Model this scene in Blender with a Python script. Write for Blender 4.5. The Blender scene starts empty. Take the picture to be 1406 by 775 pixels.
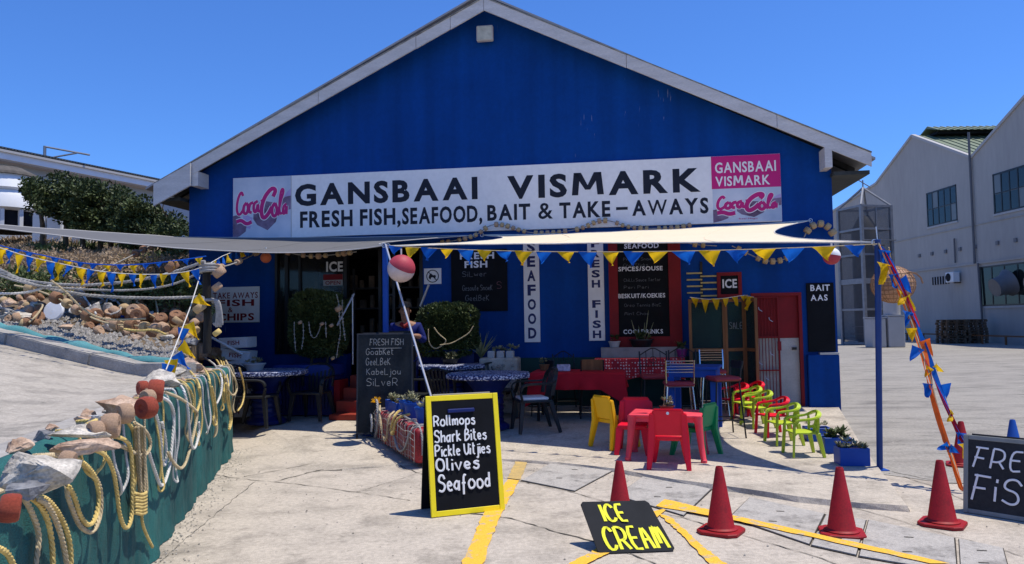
import bpy, bmesh, math, random
from mathutils import Vector, Matrix, noise
S = bpy.context.scene
C = S.collection
# ---------------------------------------------------------------- camera
F, CX, CY, H = 1050.0, 703.0, 387.5, 1.6
p_, r_ = math.radians(3.0), math.radians(0.9)
FWD = Vector((0, math.cos(p_), math.sin(p_)))
RT0 = Vector((1, 0, 0)); UP0 = RT0.cross(FWD)
RT = math.cos(r_)*RT0 - math.sin(r_)*UP0
UP = math.sin(r_)*RT0 + math.cos(r_)*UP0
cam = bpy.data.cameras.new('camera'); co = bpy.data.objects.new('camera', cam); C.objects.link(co)
co.matrix_world = Matrix(((RT.x, UP.x, -FWD.x, 0), (RT.y, UP.y, -FWD.y, 0), (RT.z, UP.z, -FWD.z, H), (0, 0, 0, 1)))
cam.sensor_width = 36; cam.lens = 36*F/1406; cam.clip_end = 2000; cam.clip_start = .05
S.camera = co
# ---------------------------------------------------------------- light
SUN = Vector((.30, .005, .95)).normalized()
w = bpy.data.worlds.new('World'); S.world = w; w.use_nodes = True
nt = w.node_tree; bg = nt.nodes['Background']
sk = nt.nodes.new('ShaderNodeTexSky'); sk.sky_type = 'NISHITA'; sk.sun_disc = False
sk.sun_elevation = math.asin(SUN.z); sk.sun_rotation = math.atan2(SUN.x, SUN.y)
sk.air_density = 1.0; sk.dust_density = 0.25; sk.ozone_density = 4.5; sk.altitude = 0
sg_ = nt.nodes.new('ShaderNodeVectorMath'); sg_.operation = 'MULTIPLY'; sg_.inputs[1].default_value = (.54, .91, 1.52)   # deeper blue, the same all over the sky
nt.links.new(sk.outputs[0], sg_.inputs[0]); nt.links.new(sg_.outputs[0], bg.inputs[0]); bg.inputs[1].default_value = 0.11
sl = bpy.data.lights.new('sun', 'SUN'); so = bpy.data.objects.new('sun', sl); C.objects.link(so)
sl.energy = 4.6; sl.angle = math.radians(.5); sl.color = (1, .935, .82)
so.rotation_euler = SUN.to_track_quat('Z', 'Y').to_euler()
S.view_settings.view_transform = 'Standard'; S.view_settings.look = 'None'
S.view_settings.exposure = 0.1; S.view_settings.gamma = 1
S.view_settings.use_curve_mapping = False
# ---------------------------------------------------------------- places: a pixel of the photograph -> a point in the world
K, D = .145, 13.1
KN = math.hypot(1, K); FC, FS = 1/KN, K/KN; FRZ = -math.atan(K)
def ray(x, y): return RT*((x-CX)/F) + UP*(-(y-CY)/F) + FWD
def AT(x, y, Y): d = ray(x, y); return Vector((0, 0, H)) + d*(Y/d.y)
def GR(x, y, z=0): d = ray(x, y); return Vector((0, 0, H)) + d*((z-H)/d.z)
def zP(X, Y): return .012 + .03*min(1, max(0, (X+1.3)/3.5)) + .045*max(0, Y-9.5)
def GP(x, y):
    p = GR(x, y, .06)
    for _ in range(12): p = GR(x, y, min(zP(p.x, p.y), .3))
    return p
def FW(x, y, off=0):                      # facade coordinates (u, z) of a pixel, off metres in front of the wall
    d = ray(x, y); t = (D - off*KN)/(d.y + K*d.x); p = Vector((0, 0, H)) + d*t
    u = (p.x*FC - (p.y-D)*FS)
    return u, p.z
def L(u, off, z): return Vector((u*FC - off*FS, D - u*FS - off*FC, z))
# ---------------------------------------------------------------- materials
MATS = {}
def mat(name, col, rough=.7, var=.12, scale=6, bump=.0, bscale=60, metal=0, col2=None, transl=0, spec=.3, thr=None, stretch=None, emis=None, fine=0):
    if name in MATS: return MATS[name]
    m = bpy.data.materials.new(name); m.use_nodes = True; n = m.node_tree.nodes; l = m.node_tree.links
    b = n['Principled BSDF']; b.inputs['Roughness'].default_value = rough; b.inputs['Metallic'].default_value = metal
    b.inputs['Specular IOR Level'].default_value = spec
    tc = n.new('ShaderNodeTexCoord'); src = tc.outputs['Object']
    if stretch:
        mp = n.new('ShaderNodeMapping'); mp.inputs['Scale'].default_value = stretch; l.new(src, mp.inputs[0]); src = mp.outputs[0]
    nz = n.new('ShaderNodeTexNoise'); nz.inputs['Scale'].default_value = scale; nz.inputs['Detail'].default_value = 6; nz.inputs['Roughness'].default_value = .6
    l.new(src, nz.inputs['Vector'])
    rp = n.new('ShaderNodeValToRGB'); e = rp.color_ramp.elements
    c = Vector(col)
    lo = c*(1-var); hi = c*(1+var)
    if col2: hi = Vector(col2)
    e[0].color = (*lo, 1); e[1].color = (*[min(1, v) for v in hi], 1)
    e[0].position, e[1].position = thr if thr else (.3, .7)
    l.new(nz.outputs['Fac'], rp.inputs[0]); out = rp.outputs[0]
    if fine:
        n2 = n.new('ShaderNodeTexNoise'); n2.inputs['Scale'].default_value = scale*12; n2.inputs['Detail'].default_value = 3
        l.new(src, n2.inputs['Vector'])
        mr = n.new('ShaderNodeMapRange'); mr.inputs[1].default_value = .3; mr.inputs[2].default_value = .7; mr.inputs[3].default_value = 1-fine; mr.inputs[4].default_value = 1+fine*.5
        l.new(n2.outputs['Fac'], mr.inputs[0])
        mx = n.new('ShaderNodeVectorMath'); mx.operation = 'SCALE'; l.new(out, mx.inputs[0]); l.new(mr.outputs[0], mx.inputs['Scale']); out = mx.outputs[0]
    l.new(out, b.inputs['Base Color'])
    if bump:
        nb = n.new('ShaderNodeTexNoise'); nb.inputs['Scale'].default_value = bscale; nb.inputs['Detail'].default_value = 4; l.new(src, nb.inputs['Vector'])
        bp = n.new('ShaderNodeBump'); bp.inputs['Strength'].default_value = min(1, bump*4); bp.inputs['Distance'].default_value = .01
        l.new(nb.outputs['Fac'], bp.inputs['Height']); l.new(bp.outputs[0], b.inputs['Normal'])
    if transl:
        tr = n.new('ShaderNodeBsdfTranslucent'); l.new(out, tr.inputs[0]); ms = n.new('ShaderNodeMixShader'); ms.inputs[0].default_value = transl
        l.new(b.outputs[0], ms.inputs[1]); l.new(tr.outputs[0], ms.inputs[2]); l.new(ms.outputs[0], n['Material Output'].inputs[0])
    MATS[name] = m; return m
def flecks(m):
    n = m.node_tree.nodes; l = m.node_tree.links; b = n['Principled BSDF']; src = b.inputs['Base Color'].links[0].from_socket
    tc = n.new('ShaderNodeTexCoord'); mp = n.new('ShaderNodeMapping'); mp.inputs['Scale'].default_value = (9, 9, 1.1); l.new(tc.outputs['Object'], mp.inputs[0])
    a = n.new('ShaderNodeTexNoise'); a.inputs['Scale'].default_value = 2.6; a.inputs['Detail'].default_value = 5; l.new(mp.outputs[0], a.inputs[0])
    c = n.new('ShaderNodeTexNoise'); c.inputs['Scale'].default_value = .5; l.new(tc.outputs['Object'], c.inputs[0])
    s_ = n.new('ShaderNodeMath'); s_.operation = 'ADD'; l.new(a.outputs[0], s_.inputs[0]); l.new(c.outputs[0], s_.inputs[1])
    r = n.new('ShaderNodeMapRange'); r.inputs[1].default_value = 1.30; r.inputs[2].default_value = 1.36; r.inputs[4].default_value = .35; l.new(s_.outputs[0], r.inputs[0])
    mp2 = n.new('ShaderNodeMapping'); mp2.inputs['Scale'].default_value = (2.2, 2.2, .12); l.new(tc.outputs['Object'], mp2.inputs[0]); d = n.new('ShaderNodeTexNoise'); d.inputs['Scale'].default_value = 1.5; d.inputs['Detail'].default_value = 4; l.new(mp2.outputs[0], d.inputs[0])
    r2 = n.new('ShaderNodeMapRange'); r2.inputs[1].default_value = .35; r2.inputs[2].default_value = .7; r2.inputs[3].default_value = .88; r2.inputs[4].default_value = 1.16; l.new(d.outputs[0], r2.inputs[0])
    k = n.new('ShaderNodeVectorMath'); k.operation = 'SCALE'; l.new(src, k.inputs[0]); l.new(r2.outputs[0], k.inputs['Scale'])
    x = n.new('ShaderNodeMix'); x.data_type = 'RGBA'; l.new(r.outputs[0], x.inputs[0]); l.new(k.outputs[0], x.inputs[6]); x.inputs[7].default_value = (.45, .5, .6, 1); l.new(x.outputs[2], b.inputs['Base Color'])
def glass(name, tint=(.02, .025, .03), alpha=.55):
    m = bpy.data.materials.new(name); m.use_nodes = True; n = m.node_tree.nodes; l = m.node_tree.links
    b = n['Principled BSDF']; b.inputs['Base Color'].default_value = (*tint, 1); b.inputs['Roughness'].default_value = .06
    b.inputs['Alpha'].default_value = alpha; nz = n.new('ShaderNodeTexNoise'); nz.inputs['Scale'].default_value = 1.5
    bp = n.new('ShaderNodeBump'); bp.inputs['Strength'].default_value = .05; l.new(nz.outputs[0], bp.inputs['Height']); l.new(bp.outputs[0], b.inputs['Normal'])
    return m
def concrete(name, col, dark, crack=True, streak=None, sc=1.0):
    m = bpy.data.materials.new(name); m.use_nodes = True; n = m.node_tree.nodes; l = m.node_tree.links
    b = n['Principled BSDF']; b.inputs['Roughness'].default_value = .9; b.inputs['Specular IOR Level'].default_value = .25
    tc = n.new('ShaderNodeTexCoord'); mp = n.new('ShaderNodeMapping'); l.new(tc.outputs['Object'], mp.inputs[0])
    if streak: mp.inputs['Scale'].default_value = streak[:3]; mp.inputs['Rotation'].default_value[2] = streak[3]
    def N(scale, det, src): z = n.new('ShaderNodeTexNoise'); z.inputs['Scale'].default_value = scale; z.inputs['Detail'].default_value = det; z.inputs['Roughness'].default_value = .65; l.new(src, z.inputs['Vector']); return z.outputs['Fac']
    def MR(f, a, bb, c, d): z = n.new('ShaderNodeMapRange'); z.interpolation_type = 'SMOOTHSTEP'; l.new(f, z.inputs[0]); [setattr(z.inputs[i+1], 'default_value', v) for i, v in enumerate((a, bb, c, d))]; return z.outputs[0]
    def MU(a, c): z = n.new('ShaderNodeMath'); z.operation = 'MULTIPLY'; l.new(a, z.inputs[0]); l.new(c, z.inputs[1]); return z.outputs[0]
    o = tc.outputs['Object']; s = mp.outputs[0]
    f1 = MR(N(.45*sc, 8, s), .32, .7, 0, 1); f2 = MR(N(2.6*sc, 8, s), .35, .72, .0, 1)
    mixf = MU(f1, f2)
    mx = n.new('ShaderNodeMix'); mx.data_type = 'RGBA'; l.new(mixf, mx.inputs[0]); mx.inputs[6].default_value = (*col, 1); mx.inputs[7].default_value = (*dark, 1)
    g1 = MR(N(170*sc, 4, o), .32, .68, .66, 1.16); g2 = MR(N(24*sc, 7, o), .3, .7, .80, 1.09)
    blot = MU(MR(N(5*sc, 7, o), .56, .70, 1, .72), MR(N(1.3*sc, 9, s), .48, .66, 1, .80))
    k = MU(MU(g1, g2), blot)
    vo = n.new('ShaderNodeTexVoronoi'); vo.feature = 'F1'; vo.inputs['Scale'].default_value = 3.2; l.new(o, vo.inputs['Vector'])
    k = MU(k, MR(vo.outputs['Distance'], .012, .045, .45, 1))
    sc_ = n.new('ShaderNodeVectorMath'); sc_.operation = 'SCALE'; l.new(mx.outputs[2], sc_.inputs[0]); l.new(k, sc_.inputs['Scale'])
    l.new(sc_.outputs[0], b.inputs['Base Color'])
    bp = n.new('ShaderNodeBump'); bp.inputs['Strength'].default_value = .35; bp.inputs['Distance'].default_value = .006
    l.new(N(70, 6, o), bp.inputs['Height']); l.new(bp.outputs[0], b.inputs['Normal'])
    MATS[name] = m; return m
# ---------------------------------------------------------------- mesh builder
class MB:
    def __init__(s): s.v = []; s.f = []; s.uv = None
    def add(s, vs, fs): o = len(s.v); s.v += [Vector(v) for v in vs]; s.f += [[i+o for i in f] for f in fs]; return s
    def merge(s, m, M=None):
        return s.add([(M @ v if M else v) for v in m.v], m.f)
    def box(s, c, d, rz=0, M=None):
        x, y, z = d[0]/2, d[1]/2, d[2]/2; R = Matrix.Rotation(rz, 3, 'Z'); c = Vector(c)
        vs = [c + R @ Vector((a*x, b*y, e*z)) for a in (-1, 1) for b in (-1, 1) for e in (-1, 1)]
        if M: vs = [M @ v for v in vs]
        return s.add(vs, [(0, 1, 3, 2), (4, 6, 7, 5), (0, 4, 5, 1), (2, 3, 7, 6), (0, 2, 6, 4), (1, 5, 7, 3)])
    def bx(s, x0, x1, y0, y1, z0, z1): return s.box(((x0+x1)/2, (y0+y1)/2, (z0+z1)/2), (x1-x0, y1-y0, z1-z0))
    def rbox(s, c, d, r, rz=0, n=2):            # rounded box
        bm = bmesh.new(); bmesh.ops.create_cube(bm, size=1)
        for v in bm.verts: v.co = Vector((v.co.x*d[0], v.co.y*d[1], v.co.z*d[2]))
        bmesh.ops.bevel(bm, geom=bm.edges[:], offset=r, segments=n, affect='EDGES', profile=.5)
        R = Matrix.Rotation(rz, 3, 'Z'); vs = [Vector(c)+R @ v.co for v in bm.verts]; fs = [[v.index for v in f.verts] for f in bm.faces]; bm.free()
        return s.add(vs, fs)
    def tube(s, pts, r, n=8, cap=True, sq=None):
        pts = [Vector(p) for p in pts]; N = len(pts); vs = []; up = None
        for i, p in enumerate(pts):
            t = (pts[min(i+1, N-1)] - pts[max(i-1, 0)])
            if t.length < 1e-9: t = Vector((0, 0, 1))
            t.normalize()
            if up is None: up = Vector((0, 0, 1)) if abs(t.z) < .9 else Vector((1, 0, 0))
            a = t.cross(up); a = a.normalized() if a.length > 1e-6 else Vector((1, 0, 0)); up = a.cross(t).normalized()
            rr = r[i] if isinstance(r, (list, tuple)) else r
            for k in range(n):
                an = 2*math.pi*k/n; vs.append(p + (a*math.cos(an) + up*math.sin(an)*(sq or 1))*rr)
        fs = [(i*n+k, i*n+(k+1) % n, (i+1)*n+(k+1) % n, (i+1)*n+k) for i in range(N-1) for k in range(n)]
        if cap: fs += [tuple(range(n))[::-1], tuple((N-1)*n+k for k in range(n))]
        return s.add(vs, fs)
    def cyl(s, p0, p1, r0, r1=None, n=16): return s.tube([p0, p1], [r0, r0 if r1 is None else r1], n)
    def lathe(s, prof, c=(0, 0, 0), n=20, M=None, sx=1, sy=1):
        c = Vector(c); vs = []
        for r, z in prof:
            for k in range(n): a = 2*math.pi*(k+.5)/n; vs.append(c + Vector((r*math.cos(a)*sx, r*math.sin(a)*sy, z)))
        if M: vs = [M @ v for v in vs]
        fs = [(i*n+k, i*n+(k+1) % n, (i+1)*n+(k+1) % n, (i+1)*n+k) for i in range(len(prof)-1) for k in range(n)]
        if prof[0][0] > 1e-4: fs.append(tuple(range(n))[::-1])
        if prof[-1][0] > 1e-4: fs.append(tuple((len(prof)-1)*n+k for k in range(n)))
        return s.add(vs, fs)
    def prism(s, poly, a, b):                 # polygon of 3-D points pushed from +a to +b (vectors)
        n = len(poly); P = [Vector(p) for p in poly]; a = Vector(a); b = Vector(b)
        vs = [p+a for p in P]+[p+b for p in P]
        return s.add(vs, [tuple(range(n)), tuple(range(2*n-1, n-1, -1))]+[(i, i+n, (i+1) % n+n, (i+1) % n) for i in range(n)])
    def sweep(s, pts, w, h, up=(0, 0, 1)):    # rectangular bar along points, w across, h along up
        pts = [Vector(p) for p in pts]; N = len(pts); vs = []; up = Vector(up)
        for i, p in enumerate(pts):
            t = (pts[min(i+1, N-1)] - pts[max(i-1, 0)]).normalized(); a = t.cross(up)
            a = a.normalized() if a.length > 1e-5 else Vector((1, 0, 0)); u = a.cross(t).normalized()
            ww = w[i] if isinstance(w, (list, tuple)) else w; hh = h[i] if isinstance(h, (list, tuple)) else h
            vs += [p+a*ww/2+u*hh/2, p-a*ww/2+u*hh/2, p-a*ww/2-u*hh/2, p+a*ww/2-u*hh/2]
        fs = [(i*4+k, i*4+(k+1) % 4, i*4+4+(k+1) % 4, i*4+4+k) for i in range(N-1) for k in range(4)]+[(0, 3, 2, 1), tuple((N-1)*4+k for k in range(4))]
        return s.add(vs, fs)
    def grid(s, fn, nu, nv):
        vs = [fn(i/nu, j/nv) for j in range(nv+1) for i in range(nu+1)]
        return s.add(vs, [(j*(nu+1)+i, j*(nu+1)+i+1, (j+1)*(nu+1)+i+1, (j+1)*(nu+1)+i) for j in range(nv) for i in range(nu)])
    def leaf(s, p, d, u, l_, w_):             # one small pointed leaf
        p = Vector(p); d = Vector(d).normalized(); a = d.cross(Vector(u))
        a = a.normalized() if a.length > 1e-4 else Vector((1, 0, 0))
        return s.add([p, p+d*l_*.5+a*w_*.5, p+d*l_, p+d*l_*.5-a*w_*.5], [(0, 1, 2, 3)])
    def sphere(s, c, r, n=12, m=8, sc=(1, 1, 1)):
        prof = [(max(1e-5, r*math.sin(math.pi*i/m)), -r*math.cos(math.pi*i/m)*sc[2]) for i in range(m+1)]
        return s.lathe(prof, c, n, sx=sc[0], sy=sc[1])
    def build(s, name, m, parent=None, smooth=False, loc=None, bevel=0):
        me = bpy.data.meshes.new(name); me.from_pydata([tuple(v) for v in s.v], [], [tuple(f) for f in s.f]); me.update()
        bm = bmesh.new(); bm.from_mesh(me)
        if len(s.f) < 20000: bmesh.ops.recalc_face_normals(bm, faces=bm.faces[:])
        if bevel: bmesh.ops.bevel(bm, geom=[e for e in bm.edges if e.calc_face_angle(0) > .6], offset=bevel, segments=2 if bevel > .007 else 1, affect='EDGES')
        bm.to_mesh(me); bm.free()
        if smooth:
            me.polygons.foreach_set('use_smooth', [True]*len(me.polygons))
            try: me.set_sharp_from_angle(angle=math.radians(40))
            except Exception: pass
        o = bpy.data.objects.new(name, me); C.objects.link(o)
        if m: me.materials.append(m)
        if parent: o.parent = parent
        if loc is not None: o.location = loc
        return o
def tag(o, label=None, cat=None, group=None, kind=None):
    if label: o['label'] = label
    if cat: o['category'] = cat
    if group: o['group'] = group
    if kind: o['kind'] = kind
    return o
def thing(name, label, cat, loc=(0, 0, 0), rz=0, group=None):
    o = bpy.data.objects.new(name, None); C.objects.link(o); o.empty_display_size = .1
    o.location = loc; o.rotation_euler = (0, 0, rz); return tag(o, label, cat, group)
KIDS = {}
def dup(root, loc=None, rz=None, label=None, group=None, scale=None):
    def kids(o): return [x for x in C.objects if x.parent == o]
    r = root.copy(); C.objects.link(r)
    if loc is not None: r.location = loc
    if rz is not None: r.rotation_euler = (0, 0, rz)
    if label: r['label'] = label
    if group: r['group'] = group
    if scale: r.scale = (scale,)*3
    for ch in kids(root):
        c = ch.copy(); C.objects.link(c); c.parent = r
        for g in kids(ch): d = g.copy(); C.objects.link(d); d.parent = c
    return r
def remat(root, pairs):                       # swap materials on a copied thing (gives it its own meshes)
    for o in list(C.objects):
        if o.parent == root or (o.parent and o.parent.parent == root):
            if o.data and o.data.materials and o.data.materials[0] in pairs:
                o.data = o.data.copy(); o.data.materials[0] = pairs[o.data.materials[0]]
def lerp(a, b, t): return a+(b-a)*t
def chaikin(P, it=2):
    P = [Vector(p) for p in P]
    for _ in range(it):
        if len(P) < 3: return P
        Q = [P[0]]
        for i in range(len(P)-1): Q += [P[i]*.75+P[i+1]*.25, P[i]*.25+P[i+1]*.75]
        Q.append(P[-1]); P = Q
    return P
def resample(P, step):
    P = [Vector(p) for p in P]; out = [P[0].copy()]; acc = 0
    for i in range(len(P)-1):
        a, b = P[i], P[i+1]; l_ = (b-a).length
        if l_ < 1e-9: continue
        d = step-acc
        while d <= l_: out.append(a+(b-a)*(d/l_)); d += step
        acc = l_-(d-step)
    if (out[-1]-P[-1]).length > step*.3: out.append(P[-1].copy())
    return out
def sag(a, b, s, n=24): a = Vector(a); b = Vector(b); return [a.lerp(b, i/n) - Vector((0, 0, s*4*(i/n)*(1-i/n))) for i in range(n+1)]
# ---------------------------------------------------------------- lettering
def _glyphs(st, bold):
    cu = bpy.data.curves.new('t', 'FONT'); cu.body = st; cu.offset = bold; cu.resolution_u = 3
    o = bpy.data.objects.new('t', cu); C.objects.link(o)
    me = bpy.data.meshes.new_from_object(o.evaluated_get(bpy.context.evaluated_depsgraph_get()))
    vs = [v.co.copy() for v in me.vertices]; fs = [list(p.vertices) for p in me.polygons]
    bpy.data.objects.remove(o); bpy.data.curves.remove(cu); bpy.data.meshes.remove(me); return vs, fs
GC = {}
def text(parent, st, x0, z0, x1, z1, m, y=-.02, bold=.0, name='lettering', depth=.002, gap=.10):
    V, Fc, cx = [], [], 0; cap = None
    for ch in st:
        if ch == ' ': cx += .32; continue
        bb = bold*(.35 if ch in 'MW&' else 1)
        if ch == 'M' and bold > .01:      # drawn as four heavy strokes
            t_ = .17; n0 = len(V); hw = .86; ht = .729
            for q in ([(0, 0), (t_, 0), (t_+.06, ht), (.06, ht)], [(.06, ht), (.06+t_*1.15, ht), (hw/2+.06, .17), (hw/2-.07, .17)], [(hw-.06-t_*1.15, ht), (hw-.06, ht), (hw/2+.07, .17), (hw/2-.06, .17)], [(hw-t_-.06, ht), (hw-.06, ht), (hw, 0), (hw-t_, 0)]):
                n1 = len(V); V += [Vector((cx+a, b, 0)) for a, b in q]; Fc.append([n1, n1+1, n1+2, n1+3])
            cx += hw+gap; continue
        if (ch, bb) not in GC: GC[(ch, bb)] = _glyphs(ch, bb)
        vs, fs = GC[(ch, bb)]; ax = min(v.x for v in vs); w_ = max(v.x for v in vs)-ax; n0 = len(V)
        V += [Vector((v.x-ax+cx, v.y, 0)) for v in vs]; Fc += [[i+n0 for i in f] for f in fs]; cx += w_+gap
    tot = cx-gap; ys = [v.y for v in V]; hi = max(ys); lo = min(ys) if not any(c in ',' for c in st) else 0.0
    mb = MB(); mb.v = [Vector((v.x/tot*(x1-x0)+x0, y, (v.y-lo)/(hi-lo)*(z1-z0)+z0)) for v in V]; mb.f = Fc
    me = bpy.data.meshes.new(name); me.from_pydata([tuple(v) for v in mb.v], [], mb.f); bm = bmesh.new(); bm.from_mesh(me); bmesh.ops.remove_doubles(bm, verts=bm.verts[:], dist=1e-5)
    bmesh.ops.solidify(bm, geom=bm.faces[:], thickness=depth); bm.to_mesh(me); bm.free()
    me.materials.append(m); ob = bpy.data.objects.new(name, me); C.objects.link(ob); ob.parent = parent
    return ob
GL = dict(R="0e0o;0o4o7n8l7j4i0i;4i8e", o="4k1j0h1f4e7f8h7j4k", l="0o0f2e", m="0k0e;0i2k4j4e;4i7k9j9e", p="0k0a;0i3k6j7h6f3e0f",
 s="6j4k1j1i5h6g5e2e0f", S="8m6o2o0m1k6j8h7f4e0f", h="0o0e;0i3k6j6e", a="6j3k0i0g2e5f6i;6k6e7e", r="0k0e;0i3k5k", k="0o0e;5k0h;1h6e",
 B="0e0o5o7m5k0j;0j6j8h6f0e", i="0k0e;0n0m", t="2o2f5e;0l5l", e="0h6h5j3k1j0h1f3e6f", P="0e0o;0o5o8m7k4j0j", c="6j3k0i0g2e6f",
 U="0o0h2e5e8h;8o8e", j="3k3b1a0b;3n3m", O="4o1n0k0h2e6e8h8k7n4o", v="0k3e6k", f="6n4o2m2b;0i5i", d="6o6e;6i3k0i0g3e6g", I="0o0e",
 C="8m6o3o0l0h2e6e8g", E="7o0o0e7e;0j6j", A="0e1l3o5l7e;1i6i", M="0e1m2o4n4g;4g5m7o8m9e", F="8o0o;2o0e;0j6j", H="0o0e;8o8e;0j8j", G="8m6o3o0l0h2e6e8h8j5j",
 b="0o0e;0i3k6j6g3e0f", K="0o0e;7o0j;1j7e", u="0k0g2e5f6h;6k6e", n="0k0e;0i3k6j6e", w="0k2e4j6e8k", g="6j3k0i0g3e6g;6k6b3a0b", L="0o0e7e",
 D="0e0o5o8l8h5e0e", N="0e0o7e7o", W="0o2e4l6e8o", T="0o8o;4o4e", V="0o4e8o", x="0k6e;6k0e", z="0k6k0e6e", y="0k3e;6k2a0a", q="6j3k0i0g3e6g;6k6a", Y="0o4j8o;4j4e")
GL['-'] = "0i5i"; GL['_'] = "0e8e"; GL['.'] = "0e0f"; GL["'"] = "0o0m"
def hand(parent, st, x0, z0, x1, h, m, y=-.02, r=.008, shear=0, name='lettering', slope=0, jit=.02, flat=.35, mb=None, gap=3.2, sm=2):
    rng = random.Random(st); segs = []; cx = 0
    for ch in st:
        if ch == ' ': cx += 5; continue
        g = [[(int(q[i]), (ord(q[i+1])-101)/10) for i in range(0, len(q), 2)] for q in GL[ch].split(';')]
        for q in g: segs.append([(cx+a, b) for a, b in q])
        cx += max(a for q in g for a, b in q)+gap
    W = cx-gap; kx = (x1-x0)/W; mb_ = mb or MB()
    for q in segs:
        P = [Vector((x0+a*kx+b*h*shear+rng.uniform(-1, 1)*jit*h*.5, 0, z0+b*h+rng.uniform(-1, 1)*jit*h + slope*(a*kx))) for a, b in q]
        P = chaikin(P, sm if len(P) > 3 else 0)
        o = len(mb_.v); mb_.tube(P, r, 6)
        for v in mb_.v[o:]: v.y = v.y*flat + y
    if mb is None: return mb_.build(name, m, parent)
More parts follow.
